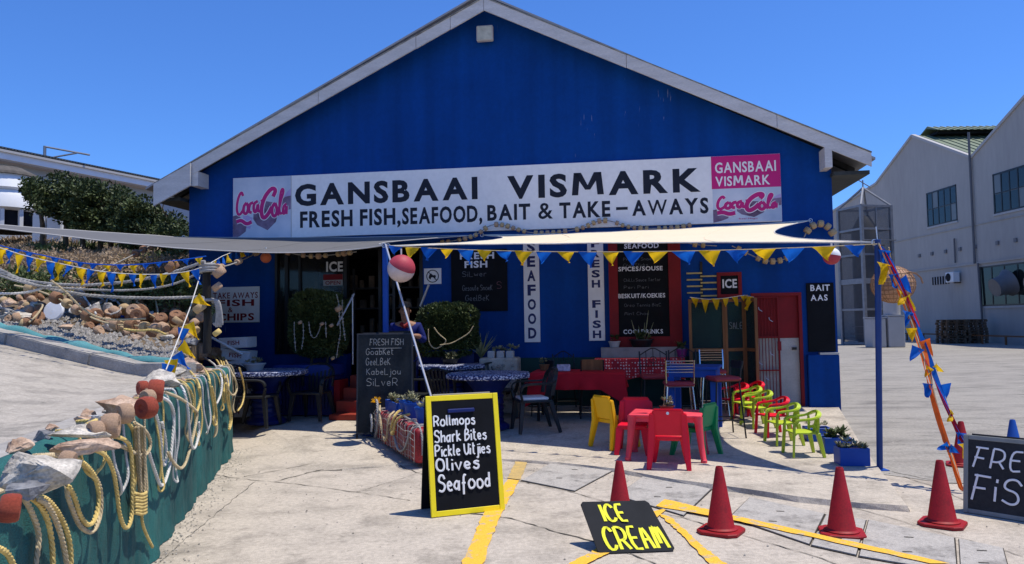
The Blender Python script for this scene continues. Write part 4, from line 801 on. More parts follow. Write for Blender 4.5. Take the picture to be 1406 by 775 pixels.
# ---------------------------------------------------------------- foliage
def leaves(m, cen, rad, n, l_, w_, rng, shell=.55, flat=0):
    for _ in range(n):
        v = Vector((rng.gauss(0, 1), rng.gauss(0, 1), rng.gauss(0, 1))).normalized(); r = rng.uniform(shell, 1)**.6
        p = Vector(cen)+Vector((v.x*rad[0], v.y*rad[1], v.z*rad[2]))*r
        d = (v+Vector((rng.uniform(-1, 1), rng.uniform(-1, 1), rng.uniform(-.6, 1.0)))).normalized()
        m.leaf(p, d, Vector((rng.uniform(-1, 1), rng.uniform(-1, 1), rng.uniform(-1, 1))), l_*rng.uniform(.6, 1.3), w_*rng.uniform(.7, 1.2))
rg = random.Random(21)
tr = thing('hedge_tree', 'large dark evergreen bush sloping down with the hill, left of the shop', 'tree', AT(140, 330, 20))
o_ = tr.location; q = 20/1050
crown = [(52, 262, 15, 16), (62, 272, 20, 22), (82, 258, 22, 18), (100, 268, 24, 24), (122, 262, 20, 16), (135, 278, 26, 24), (160, 274, 22, 18), (172, 292, 26, 22), (195, 288, 20, 14), (205, 305, 26, 20), (228, 312, 24, 18), (245, 322, 16, 16), (110, 288, 22, 14), (150, 300, 26, 16), (185, 316, 24, 14), (75, 285, 18, 10), (248, 340, 14, 14), (215, 330, 20, 12), (120, 308, 22, 10), (150, 318, 24, 12), (180, 330, 24, 12), (235, 338, 18, 10), (95, 300, 16, 8)]
m = MB()
for px, py, rx, ry in crown:
    for s_ in range(9):
        c = AT(px+rg.uniform(-.7, .7)*rx, py+rg.uniform(-.7, .7)*ry, 20+rg.uniform(-.6, .8))-o_
        rr = rg.uniform(.25, .5); leaves(m, c, (rx*q*rr*1.5, .42, ry*q*rr*1.5), 190, .10, .055, rg, .3)
m.build('crown', M_['leafd'], tr)
m = MB()
for px, py in ((60, 312), (88, 312), (112, 318), (135, 325), (150, 328), (172, 332), (192, 335), (210, 338), (228, 340)):
    b = AT(px+rg.uniform(-3, 3), py, 20.3)-o_; t_ = AT(px+rg.uniform(-12, 12), py-48 if px > 100 else py-40, 20.2)-o_; md = (b+t_)/2+Vector((rg.uniform(-.12, .12), 0, 0))
    m.tube(chaikin([b-Vector((0, 0, .5)), b, md, t_], 1), [.07, .07, .065, .06, .05, .05, .04, .03][:len(chaikin([b, b, md, t_], 1))], 7)
    for _ in range(4):
        e_ = md+Vector((rg.uniform(-.5, .5), rg.uniform(-.3, .3), rg.uniform(.3, .8))); m.tube([md, (md+e_)/2+Vector((.05, 0, .02)), e_], [.035, .025, .012], 5)
m.build('trunk', M_['bark'], tr)
# twiggy undergrowth + low green shrubs + grasses on the bank
def tuft(m, p, h, n, rng, spread=.5, w_=.012):
    for _ in range(n):
        d = Vector((rng.uniform(-spread, spread), rng.uniform(-spread, spread), 1)); b = p+Vector((rng.uniform(-.08, .08), rng.uniform(-.08, .08), -.02)); hh = h*rng.uniform(.5, 1.1); a = Vector((rng.uniform(-1, 1), rng.uniform(-1, 1), 0)).normalized()*w_
        t_ = b+d*hh*.6; u = t_+Vector((d.x*1.6, d.y*1.6, .6))*hh*.4
        m.add([b-a, b+a, t_+a*.7, u, t_-a*.7], [(0, 1, 2, 4), (4, 2, 3)])
m = MB(); g = MB()
for _ in range(5200):
    d = rg.uniform(2.6, 15)**1.0; X = xr(d)-rg.random()**1.2*(7+d*.9)-.1; Y = yk(X)+d; p = Vector((X, Y, zB(X, Y)))
    nz = noise.noise(Vector((X*.5, Y*.5, 9)))
    tuft(g if nz > .30 else m, p, rg.uniform(.10, .30), 11 if d < 9 else 7, rg, .8, .009+.001*d)
tag(m.build('dry_grass', M_['dry']), kind='stuff'); tag(g.build('green_grass', M_['grass']), kind='stuff')
shr = [(20, 395, 12.6, .7, .35, 'leftmost low green shrub behind the bunting'), (60, 392, 12.6, .6, .32, 'second low green shrub behind the yellow and blue bunting'), (95, 380, 13.5, .5, .3, 'rounded green shrub above the white stone slab'), (160, 405, 12.0, .7, .32, 'green shrub right of the leaning white slab'), (205, 400, 11.8, .6, .35, 'leafy green shrub behind the timber float heap'), (243, 408, 11.6, .55, .38, 'rightmost green shrub beside the black rope post'), (30, 345, 17, 1.0, .3, 'olive shrub high on the bank at the far left'), (130, 340, 17.5, 1.1, .3, 'dry olive shrub below the big hedge'), (215, 368, 15, .8, .35, 'dark shrub under the sloping hedge tail'), (60, 322, 19.5, .5, .25, 'small round green bush below the white rotunda')]+[(x, y, Y, r, h, l) for x, y, Y, r, h, l in [(55, 352, 16, .9, .4, 'brown dry scrub mound behind upper bunting, far left'), (95, 350, 15.5, .8, .4, 'brown dry scrub mound second from the left'), (135, 358, 14.5, .8, .38, 'brown twiggy scrub below the dark trunk row'), (175, 350, 15, .8, .4, 'brown twiggy scrub left of the climbing floats'), (238, 352, 14, .5, .4, 'brown scrub next to the shop corner'), (20, 366, 14.5, .8, .3, 'brown scrub at the left picture edge'), (80, 372, 13.6, .7, .28, 'brown low scrub between the two buntings'), (150, 380, 13.2, .6, .28, 'brown low scrub above the tangled ropes')]]
for px, py, Y, r, h_, lab in shr:
    p = AT(px, py+12, Y); p.z = zB(p.x, p.y)-.03; t = thing('shrub', lab, 'shrub', p, 0, 'shrubs on the bank'); m = MB()
    for k in range(12): leaves(m, (rg.uniform(-r, r)*.7, rg.uniform(-.3, .3), h_*rg.uniform(.3, 1.2)), (r*.35, .25, h_*.5), 120, .075, .035, rg, .2)
    m.build('foliage', M_['leafm'] if 'olive' not in lab and 'brown' not in lab else M_['dry'], t)
    m = MB(); [m.tube([(0, 0, -.1), (rg.uniform(-r, r)*.6, rg.uniform(-.2, .2), h_)], [.02, .008], 5) for _ in range(7)]; m.build('stem', M_['bark'], t)
# ---------------------------------------------------------------- ropes, floats, stones
def rope(name, label, pts, m, r=.011, n=5, pitch=None, group=None, twist=True, parent=None, cat='rope'):
    P = chaikin(pts, 2); pitch = pitch or r*7; P = resample(P, pitch/7 if twist else .03); mb = MB()
    if not twist: mb.tube(P, r, 6)
    else:
        up = Vector((0, 0, 1)); fr = []
        for i, p in enumerate(P):
            t = (P[min(i+1, len(P)-1)]-P[max(i-1, 0)]).normalized(); a = t.cross(up); a = a.normalized() if a.length > 1e-4 else Vector((1, 0, 0)); up = a.cross(t).normalized(); fr.append((p, a, up))
        for k in range(3):
            mb.tube([p+(a*math.cos(i/7*2*math.pi+k*2.094)+u*math.sin(i/7*2*math.pi+k*2.094))*r*.5 for i, (p, a, u) in enumerate(fr)], r*.58, n)
    o = mb.build(name, m, parent, smooth=True)
    if label: tag(o, label, cat, group)
    return o
NXW = Vector((1, .2415, 0)).normalized()
def NF(px, py, off=.065, top=1.12):
    d = ray(px, py); c = -2.45+.2415*4.95+off*1.0288; t = c/(d.x+.2415*d.y); p = Vector((0, 0, H))+d*t
    if p.z > top or t < 0: p = GR(px, py, top)
    if p.z < .0: p.z = .02
    return p
T3 = lambda L_: [(x/3.605, 560+y/3.605) for x, y in L_]
T4 = lambda L_: [(140+x/3.1, 470+y/3.1) for x, y in L_]
def ropes(lst, off=.065):
    for k, (nm, col, tr_, P, lab) in enumerate(lst):
        rope(nm, lab, [NF(*q, off+.012*(k % 4)) for q in tr_(P)], M_[col], .0115 if tr_ is T3 else .012)
ropes([('rope', 'rope_t', T3, [(-60, 440), (0, 410), (60, 397), (110, 430), (160, 520), (195, 620), (185, 720), (172, 800)], 'thick tan rope arching over the dark red float, nearest the camera'),
 ('rope', 'rope_y', T3, [(110, 435), (150, 440), (200, 480), (240, 560), (260, 680), (262, 800)], 'yellow rope hanging straight down right of the nearest tan rope'),
 ('rope', 'rope_y', T3, [(180, 440), (235, 450), (290, 520), (330, 600), (352, 700), (350, 800)], 'outer yellow rope of the knotted pair below the big white rock'),
 ('rope', 'rope_t', T3, [(190, 450), (240, 480), (285, 570), (318, 690), (335, 800)], 'inner tan rope of the knotted pair below the big white rock'),
 ('rope', 'rope_y', T3, [(-60, 690), (0, 695), (40, 722), (75, 800)], 'yellow rope end at the bottom left corner'),
 ('rope', 'rope_t', T3, [(170, 240), (300, 232), (380, 262), (450, 310), (500, 390), (502, 520), (465, 625), (400, 600), (360, 510), (328, 420), (335, 350)], 'tan rope hanging in a wide oval loop below the pinkish stone'),
 ('rope', 'rope_y', T3, [(300, 225), (385, 250), (465, 320), (492, 420), (485, 520), (445, 595), (395, 540), (370, 440), (340, 390)], 'yellow rope doubled inside the wide oval loop'),
 ('rope', 'rope_y', T3, [(460, 205), (520, 228), (560, 300), (580, 420), (590, 530), (622, 610), (652, 560), (655, 440), (655, 250), (640, 170), (590, 145), (530, 140)], 'yellow rope in a long narrow U shaped loop'),
 ('rope', 'rope_y', T3, [(430, 85), (500, 50), (590, 40), (650, 85), (668, 150), (672, 300), (660, 470)], 'yellow rope bowed over two tan floats on the wall top'),
 ('rope', 'rope_t', T3, [(500, 152), (600, 188), (690, 238), (738, 225), (748, 160), (715, 105), (665, 75)], 'tan rope crossing in front of the long hanging bundle')])
bd = thing('rope_bundle', 'long bundle of tan strands bound with yellow twine hanging to the ground', 'rope bundle', NF(190, 600)); o_ = bd.location.copy()
for k in range(4): rope('strand', None, [NF(*q, .08+.02*(k % 2))-o_ for q in T3([(668+k*15, 95), (672+k*15, 200), (684+k*11, 330), (690+k*8, 420)])], M_['rope_t'], .010, parent=bd)
for k in range(7):
    z0 = 425+k*16; c = [NF(*q, .115)-o_ for q in T3([(676, z0+4*(k%2)), (700, z0+8), (726, z0-3)])]; MB().tube(chaikin([c[0]-Vector((.0, 0, 0))+Vector((-.02, .0, 0)), c[0], c[1], c[2], c[2]+Vector((-.02, .02, 0))], 2), .010, 7).build('binding', M_['rope_y'], bd, smooth=True)
rope('tail', None, [NF(*q, .08)-o_ for q in T3([(700, 520), (705, 580), (730, 640), (755, 690)])], M_['rope_y'], .010, parent=bd)
ropes([('rope', 'rope_w', T4, [(215, 270), (238, 330), (252, 420), (256, 520), (272, 525), (274, 430), (255, 340)], 'white rope gathered in a narrow hank below the orange floats'),
 ('rope', 'rope_w', T4, [(255, 235), (292, 255), (310, 310), (300, 420), (288, 540), (255, 628), (228, 560), (200, 470)], 'thick white rope hanging in a deep pointed loop'),
 ('rope', 'rope_t', T4, [(268, 213), (330, 235), (400, 288), (408, 310), (380, 440), (345, 550), (300, 512), (282, 470)], 'tan rope slanting over the white ropes into a V'),
 ('rope', 'rope_w', T4, [(300, 172), (345, 188), (365, 270), (372, 370), (380, 440), (395, 460), (415, 385), (412, 340)], 'white rope loop left of the yellow hank, mid wall'),
 ('rope', 'rope_y', T4, [(296, 155), (355, 172), (390, 230), (388, 300)], 'short yellow rope arc beside the grey stone'),
 ('rope', 'rope_y', T4, [(376, 125), (412, 170), (422, 240), (402, 302)], 'pale yellow rope arc crossing the white rope loop'),
 ('rope', 'rope_y', T4, [(420, 95), (455, 140), (462, 200), (478, 290), (472, 350), (490, 355), (486, 270), (468, 190)], 'yellow rope hank bound at its waist'),
 ('rope', 'rope_y', T4, [(445, 30), (500, 60), (525, 140), (530, 240), (548, 320), (538, 388), (556, 330), (540, 250), (536, 150), (510, 60)], 'long yellow rope hank, second from the far end of the wall'),
 ('rope', 'rope_y', T4, [(585, 110), (600, 160), (608, 210), (598, 265), (578, 292)], 'yellow rope curl at the far end of the netted wall'),
 ('rope', 'rope_w', T4, [(528, 3), (565, 16), (592, 62)], 'short white rope over the far end of the netted wall'),
 ('rope', 'rope_w', T4, [(395, 48), (475, 85), (513, 150), (508, 220), (488, 262)], 'white rope arc between the two yellow hanks'),
 ('rope', 'rope_t', T4, [(515, 55), (548, 120), (580, 190), (560, 235), (532, 200), (528, 150)], 'frayed brown rope near the far end of the netted wall'),
 ('rope', 'rope_y', T4, [(455, 45), (505, 90), (518, 180), (522, 260)], 'thin yellow rope beside the second hank')])
rs = random.Random(12); words = ['first', 'second', 'third', 'fourth', 'fifth', 'sixth', 'seventh', 'eighth', 'ninth', 'tenth', 'eleventh', 'twelfth']
for k in range(12):
    Yc = 9.6-k*.52; dY = rs.uniform(.10, .22); dp = rs.uniform(.25, .75); P = []
    for a in range(9):
        s_ = a/8; Y_ = Yc+dY*math.cos(math.pi*s_)*(1-.3*math.sin(math.pi*s_)); z_ = 1.10-dp*math.sin(math.pi*s_)**.7; o_s = .075+.02*math.sin(a*1.9+k)
        P.append(Vector((wallx(Y_), Y_, z_))+NXW*o_s)
    P = [P[0]+Vector((-.14, 0, .01)), P[0]+Vector((-.03, 0, .015))]+P[1:-1]+[P[-1]+Vector((-.03, 0, .015)), P[-1]+Vector((-.16, .02, .01))]
    cn = ('tan', 'pale white', 'yellow')[k % 3]; rope('rope', 'thin %s rope swag, %s thin swag from the far end of the netted wall' % (cn, words[k]), P, M_[('rope_t', 'rope_w', 'rope_y')[k % 3]], .008)
def floatmb(r, l_, hole=.28, bul=.12):
    m = MB(); pr = [(r*hole, -l_*.42), (r*(hole+.1), -l_/2), (r*.84, -l_/2), (r*.98, -l_*.38), (r*(1+bul*.3), 0), (r*.98, l_*.38), (r*.84, l_/2), (r*(hole+.1), l_/2), (r*hole, l_*.42)]
    return m.lathe(pr, n=18, M=Matrix.Rotation(math.pi/2, 4, 'Y'))
FM = {}
def fmesh(kind):
    if kind not in FM:
        o = floatmb(1, 1.25).build('float', M_[kind], smooth=True); FM[kind] = o.data; bpy.data.objects.remove(o)
    return FM[kind]
def flt(kind, p, r, rz=0, ry=0, rx=0, parent=None, label=None, group=None, name='net_float', lx=1):
    o = bpy.data.objects.new(name if not parent else 'float', fmesh(kind)); C.objects.link(o); o.location = p; o.scale = (r*lx, r, r); o.rotation_euler = (rx, ry, rz)
    if parent: o.parent = parent
    else: tag(o, label, 'net float', group)
    return o
def onwall(px, py, r, z=1.085): p = GR(px, py, z+r); return p
for k, px, py, rp, lab, rz, ry in [('fl_o', 14, 698, 20, 'dark red float with a hole, nearest the camera under the tan rope', .5, .1), ('fl_t', 92, 634, 15, 'round tan float wedged between white rock and pinkish stone', .2, .2),
   ('fl_t', 131, 592, 14, 'flat tan float at the end of the pinkish stone', .9, 0), ('fl_t', 152, 585, 17, 'cracked cream float under the bowed yellow rope', .3, 0), ('fl_t', 171, 568, 14, 'small tan float behind the cracked cream float', .9, 0),
   ('fl_o', 201, 560, 15, 'dark red float at the wall edge beside the tan stone', 1.2, 0), ('fl_t', 203, 546, 11, 'thin orange tan float between the two red floats', 1.2, 0), ('fl_o', 214, 537, 15, 'bright orange red float just right of the grey rock', .4, .1),
   ('fl_o', 196, 533, 10, 'half hidden orange red float below the grey rock', .8, 0), ('fl_t', 275, 483, 10, 'pale tan float on the far end of the netted wall', .1, 0), ('fl_b', 252, 488, 9, 'brown float lying below the flag string', .9, 0), ('fl_t', 262, 496, 8, 'pale broken float beside the slab stone', .4, 0), ('fl_b', 306, 478, 8, 'brown float at the far corner of the netted wall', .4, 0)]:
    p = GR(px, py, 1.12); r = rp*p.y/1050*.95; p = GR(px, py, 1.085+r*.95); flt(k, p, r, rz, ry, label=lab)
def rock(px, py, wx, hy, seed, m, lab, z=1.085, rot=0, sy=.8, n=14, on=None):
    p = on or GR(px, py+hy, z); sx = wx*p.y/1050; sz = hy*p.y/1050; o = rockmb(seed, sx, sx*sy, sz, n).build('rock', M_[m]); o.location = p+Vector((0, sx*.3, sz*.72)); o.rotation_euler = (0, 0, rot); return tag(o, lab, 'rock')
rock(48, 642, 58, 34, 7, 'rock', 'large angular white rock at the near end of the wall', rot=.3)
rock(104, 612, 50, 17, 12, 'rockt', 'long pinkish tan stone beside the large white rock', rot=.6, sy=.5)
rock(100, 595, 42, 13, 5, 'rock', 'flat grey and white stone behind the pinkish one', rot=.3)
rock(160, 556, 42, 18, 9, 'rockt', 'tan and grey layered stone before the red floats', rot=.2)
rock(210, 519, 32, 18, 15, 'rock', 'pale grey rock standing on the wall below the flag string', rot=.4)
rock(30, 672, 34, 14, 31, 'rockd', 'dark stone under the large white rock')
rock(255, 500, 26, 11, 16, 'rockt', 'rough tan slab stone on the wall near its far end'); rock(240, 508, 16, 8, 44, 'rock', 'small white stone behind the rough tan slab'); rock(296, 482, 22, 9, 17, 'rockt', 'tan stone at the foot of the black post', z=1.1)
rock(130, 578, 14, 9, 61, 'rockd', 'small dark stone behind the tan layered one')
for k in range(26):
    Y_ = 2.2+k*.29+rs.uniform(-.1, .1); w_ = rs.uniform(.03, .065); o = rockmb(200+k, w_*1.3, w_, w_*.7, 13).build('rock', M_[rs.choice(['rock', 'rockt', 'rockt', 'rockd'])]); o.location = (wallx(Y_)-.10+rs.uniform(-.05, .05), Y_, 1.085+w_*.4); o.rotation_euler = (0, 0, rs.uniform(0, 3))
    tag(o, 'small loose stone wedged between the bigger rocks along the netted wall top', 'rock', 'small stones along the netted wall top')
def ON(px, py):
    for k in range(900):
        Y = 8.3+k*.03; p = AT(px, py, Y)
        if Y > yk(p.x)+.2 and p.z < zB(p.x, p.y): return p
    return AT(px, py, 12)
rg = random.Random(77)
for k in range(120):
    px = rg.uniform(2, 276); py = rg.uniform(400, 458)+(px-100)*.07
    if 60 < px < 96 and py > 410: continue
    p = ON(px, py); r = rg.uniform(.045, .085); kd = rg.choice(['fl_t', 'fl_b', 'fl_b', 'fl_b', 'cork', 'fl_t'])
    flt(kd, p+Vector((0, 0, r*.6)), r, rg.uniform(0, 3), rg.uniform(-.6, .6), lx=rg.uniform(.8, 1.3), label='%s net float in the %s of the heap behind the kerb' % (dict(fl_t='tan', fl_b='dark brown', cork='pale cork coloured')[kd], 'left part' if px < 95 else 'middle' if px < 185 else 'right part'), group='%s floats, %s of the heap' % (dict(fl_t='tan', fl_b='brown', cork='cork')[kd], 'left' if px < 95 else 'middle' if px < 185 else 'right'))
for k in range(70):
    px = rg.uniform(2, 276); py = rg.uniform(398, 450)+(px-100)*.07
    if 60 < px < 96 and py > 408: continue
    p = ON(px, py); r = rg.uniform(.05, .095); kd = rg.choice(['fl_t', 'fl_b', 'fl_b', 'cork'])
    flt(kd, p+Vector((0, .05, r*1.9)), r, rg.uniform(0, 3), rg.uniform(-.9, .9), lx=rg.uniform(.8, 1.4), label='%s net float on top of the %s of the heap' % (dict(fl_t='tan', fl_b='dark brown', cork='pale cork coloured')[kd], 'left part' if px < 95 else 'middle' if px < 185 else 'right part'), group='%s floats on top, %s of the heap' % (dict(fl_t='tan', fl_b='brown', cork='cork')[kd], 'left' if px < 95 else 'middle' if px < 185 else 'right'))
for k, nm in enumerate(('left end', 'left middle', 'middle', 'right middle', 'right end', 'front')):
    px = 15+k*46 if k < 5 else 120; P = []
    for j in range(9): q = ON(px+rg.uniform(-26, 30), rg.uniform(405, 452)); P.append(q+Vector((0, -.03, rg.uniform(.05, .22))))
    rope('rope', 'tangled %s rope wound over the floats at the %s of the heap' % (('grey', 'tan', 'pale')[k % 3], nm), P, M_[('rope_g', 'rope_t', 'rope_w')[k % 3]], .013)
for px, py, wx, hy, s_, m_, lab in [(18, 431, 22, 10, 3, 'rock', 'long white stone at the left end of the gravel'), (42, 420, 12, 9, 22, 'rock', 'white stone right of the long one'), (8, 415, 14, 9, 23, 'rockt', 'tan stone at the very left of the float heap'), (148, 447, 13, 10, 24, 'rock', 'pointed white stone in the middle of the gravel'), (90, 448, 12, 6, 25, 'rockt', 'pale tan stone below the white disc'), (205, 432, 13, 9, 26, 'rock', 'pale stone among floats left of the post'), (110, 398, 12, 8, 27, 'rock', 'whitish stone at the back of the heap'), (120, 424, 16, 20, 28, 'rock', 'large white boulder leaning at the back of the heap'), (148, 424, 9, 18, 29, 'rock', 'narrow upright white slab beside the large boulder'), (228, 462, 12, 7, 33, 'rock', 'grey stone in the gravel near the flag string'), (185, 462, 10, 6, 34, 'rockt', 'tan stone near the right end of the gravel'), (262, 468, 14, 8, 35, 'rockd', 'dark stone left of the black post'), (60, 402, 10, 6, 36, 'rockt', 'small tan stone under the grey ropes')]:
    rock(px, py, wx, hy, s_, m_, lab, on=ON(px, py+hy))
p = ON(77, 440); dk = MB().lathe([(.10, 0), (.135, .01), (.14, .03), (.12, .05), (.0001, .055)], n=28, M=Matrix.Rotation(math.pi/2-.25, 4, 'X')).build('white_disc', M_['white'], smooth=True); dk.location = p+Vector((0, -.03, .12)); tag(dk, 'smooth white plastic disc standing in front of the brown floats', 'disc')
p = ON(167, 436); b = MB().tube([(0, 0, 0), (.2, .05, .03), (.3, .2, .03)], .05, 10).build('blue_float', M_['blue2'], smooth=True); b.location = p; tag(b, 'bright blue plastic float lying behind the white slab', 'net float')
# strings of floats
def garland(name, label, pts, kinds, r=.035, step=.11, skip=lambda i: False, ropem='rope_g', rr=.009, lx=1.15):
    P = chaikin(pts, 2); o0 = P[0].copy(); t = thing(name, label, 'float garland', o0); MB().tube([p-o0 for p in resample(P, .05)], rr, 6).build('rope', M_[ropem], t, smooth=True)
    R = resample(P, step)
    for i in range(1, len(R)-1):
        if skip(i): continue
        d = (R[i+1]-R[i-1]).normalized(); k = kinds[i % len(kinds)]; e = d.to_track_quat('X', 'Z').to_euler(); o = bpy.data.objects.new('float', fmesh(k)); C.objects.link(o); o.parent = t; o.location = R[i]-o0; o.rotation_euler = e; s_ = r*rg.uniform(.85, 1.12); o.scale = (s_*lx, s_, s_)
    return t
def FP(px, py, off=.14): u, z = FW(px, py, off); return L(u, off, z)
garland('float_garland', 'long garland of cork floats looping over the cream sail below the shop sign', [FP(*q) for q in ((600, 334), (630, 330), (655, 323), (664, 315), (676, 308), (692, 309), (704, 313), (722, 319), (745, 321), (778, 318), (802, 313), (814, 306), (829, 302), (844, 305), (858, 311), (880, 314), (910, 314), (935, 312), (952, 308))], ['cork', 'cork', 'fl_t'], .042, .10, skip=lambda i: i % 7 in (3,))
garland('float_garland', 'short sagging garland of square cork floats left of the bait board', [FP(*q, .16) for q in ((1005, 338), (1022, 346), (1036, 353), (1052, 359), (1070, 359), (1084, 353), (1096, 342))], ['cork'], .052, .115, skip=lambda i: i in (3,))
garland('float_garland', 'arched cork float garland at the right corner of the shop', [FP(*q, .16) for q in ((1104, 326), (1110, 314), (1120, 308), (1130, 307), (1139, 313), (1146, 324))], ['cork'], .058, .12)
garland('float_garland', 'cork float garland peeking out below the cream sail above the price board', [FP(*q, .2) for q in ((900, 334), (916, 330), (936, 330), (950, 336), (985, 338))], ['cork'], .045, .13, skip=lambda i: i % 3 == 1)
garland('float_garland', 'sparse float garland from black post to the shop wall at left', [AT(290, 368, 9.4), AT(305, 367, 10), AT(322, 362, 11), AT(340, 354, 12), FP(366, 341, .2)], ['cork', 'fl_t'], .042, .12, skip=lambda i: i % 12 not in (3, 4, 5))
garland('float_garland', 'float garland hanging under the grey sail over the shop window', [AT(385, 344, 12.6), AT(408, 350, 12.6), AT(432, 353, 12.6), AT(458, 350, 12.5), AT(490, 346, 12.2)], ['cork', 'fl_t'], .045, .13, skip=lambda i: i % 5 in (2,))
garland('float_garland', 'row of brown block floats climbing the hillside on a line', [AT(120, 385, 11.5), AT(150, 366, 12.5), AT(180, 352, 13.5), AT(212, 334, 15)], ['fl_b', 'fl_t'], .075, .24, skip=lambda i: i < 9 or i % 2, lx=1.3)
garland('float_garland', 'string of tan floats strung along a rope over the heap', [AT(20, 392, 10), AT(50, 398, 10), AT(85, 412, 9.9), AT(115, 432, 9.7), AT(150, 446, 9.6), AT(190, 447, 9.6), AT(220, 452, 9.4)], ['fl_b', 'cork', 'fl_t'], .07, .21, skip=lambda i: i % 5 == 2, ropem='rope_t', rr=.012)
for lab, P, mm, r in [('thick grey rope sagging from the left to the black post top', [(-30, 360), (0, 370), (22, 382), (47, 388), (108, 393), (173, 388), (231, 377), (276, 361)], 'rope_g', .02), ('thick grey rope tied lower on the black post', [(-30, 364), (0, 374), (33, 388), (90, 402), (145, 408), (217, 410), (278, 408)], 'rope_g', .02),
   ('pale rope crossing the heap near the left edge', [(-20, 402), (10, 404), (40, 402), (70, 392)], 'rope_w', .016), ('dark grey rope just above the lower one', [(-20, 372), (40, 392), (100, 397), (180, 400), (240, 392), (278, 372)], 'rope_g', .014), ('thin tan rope loop over gravel before the floats', [(70, 385), (92, 402), (108, 420), (128, 434), (150, 440), (200, 438)], 'rope_t', .013), ('yellow rope snaking over floats left of the post', [(170, 452), (190, 455), (212, 452), (228, 460)], 'rope_y', .014)]:
    rope('rope', lab, [AT(*q, 9.2+.05*i) for i, q in enumerate(P)], M_[mm], r)
# black post with rope coils
pb = ON(284, 476); pb = AT(284, 474, 9.15); pt = thing('rope_post', 'black weathered timber post wound with thick grey rope at the end of the wall', 'post', (pb.x, pb.y, pb.z-.1))
m = MB(); m.tube([(0, 0, 0), (.01, 0, .4), (-.005, 0, .8), (-.01, 0, 1.10)], [.05, .046, .048, .042], 12); m.build('post', mat('tarred_timber', (.015, .014, .013), .7, .4, 9, .3, 40, stretch=(4, 4, .6)), pt, smooth=True)
m = MB(); m.tube([(.075*math.cos(a*.4), .075*math.sin(a*.4), .96+a*.0022) for a in range(60)], .022, 8); m.build('rope_coil', M_['rope_g'], pt, smooth=True)
m = MB(); m.tube([(.07*math.cos(a*.4), .07*math.sin(a*.4), .61+a*.002) for a in range(28)], .018, 8)
for k in range(5): m.tube(chaikin([(.06, -.05, .63), (.12+k*.012, -.07, .64), (.15+k*.012, -.07, .5), (.13+k*.02, -.06, .32-.03*(k % 2)), (.10+k*.02, -.06, .36)], 2), .014, 7)
m.build('rope_tail', M_['rope_g'], pt, smooth=True)
for px, py, r, k, lab in ((301, 374, .075, 'fl_t', 'tan float tied on the right of the black post top'), (298, 394, .06, 'fl_t', 'pale conical float hung below the top one on the post'), (274, 423, .075, 'cork', 'flat pale float hanging left of the black post'), (236, 366, .08, 'fl_b', 'brown rounded float hanging on the upper flag string'), (298, 457, .05, 'rope_y', 'small yellow round float on the wall end')):
    flt(k, AT(px, py, 9.05), r, .4, .9, label=lab)
# ---------------------------------------------------------------- posts, sails
PA, PB = AT(530, 338, 10.95), AT(1205, 333, 7.75)
t = thing('sail_pole', 'blue steel pole rising behind the standing chalkboard at the sail corner', 'pole', (PA.x-.02, PA.y+.05, zP(PA.x, PA.y))); hh = PA.z-zP(PA.x, PA.y)
MB().cyl((0, 0, 0), (0, 0, hh+.02), .043, n=14).build('pole', M_['blue2'], t, smooth=True); MB().bx(-.1, .1, -.1, .1, 0, .012).build('base_plate', M_['blue2'], t)
bz = GR(1208, 646, 0); t = thing('sail_pole', 'dark blue steel pole standing beside the blue planter boxes', 'pole', (bz.x, bz.y, 0)); MB().cyl((0, 0, 0), (PB.x-bz.x, PB.y-bz.y, PB.z+.03), .031, n=14).build('pole', mat('post_blue', (.008, .045, .19), .45, .12, 5), t, smooth=True); MB().bx(-.07, .07, -.07, .07, 0, .012).build('base_plate', M_['blue2'], t)
MB().tube([(PB.x-bz.x, PB.y-bz.y, PB.z), (PB.x-bz.x-.01, PB.y-bz.y, PB.z+.16)], .006, 5).build('wire', M_['silv'], t)
g0 = GR(618, 632, .055); rodo = MB().tube([(0, 0, 0), PA+Vector((0, -.05, .02))-g0], .014, 8).build('guy_pole', M_['silv'], smooth=True); rodo.location = g0; tag(rodo, 'thin leaning silver pole from sail corner down behind the yellow framed board', 'pole')
mat('hem_grey', (.11, .11, .115), .9)
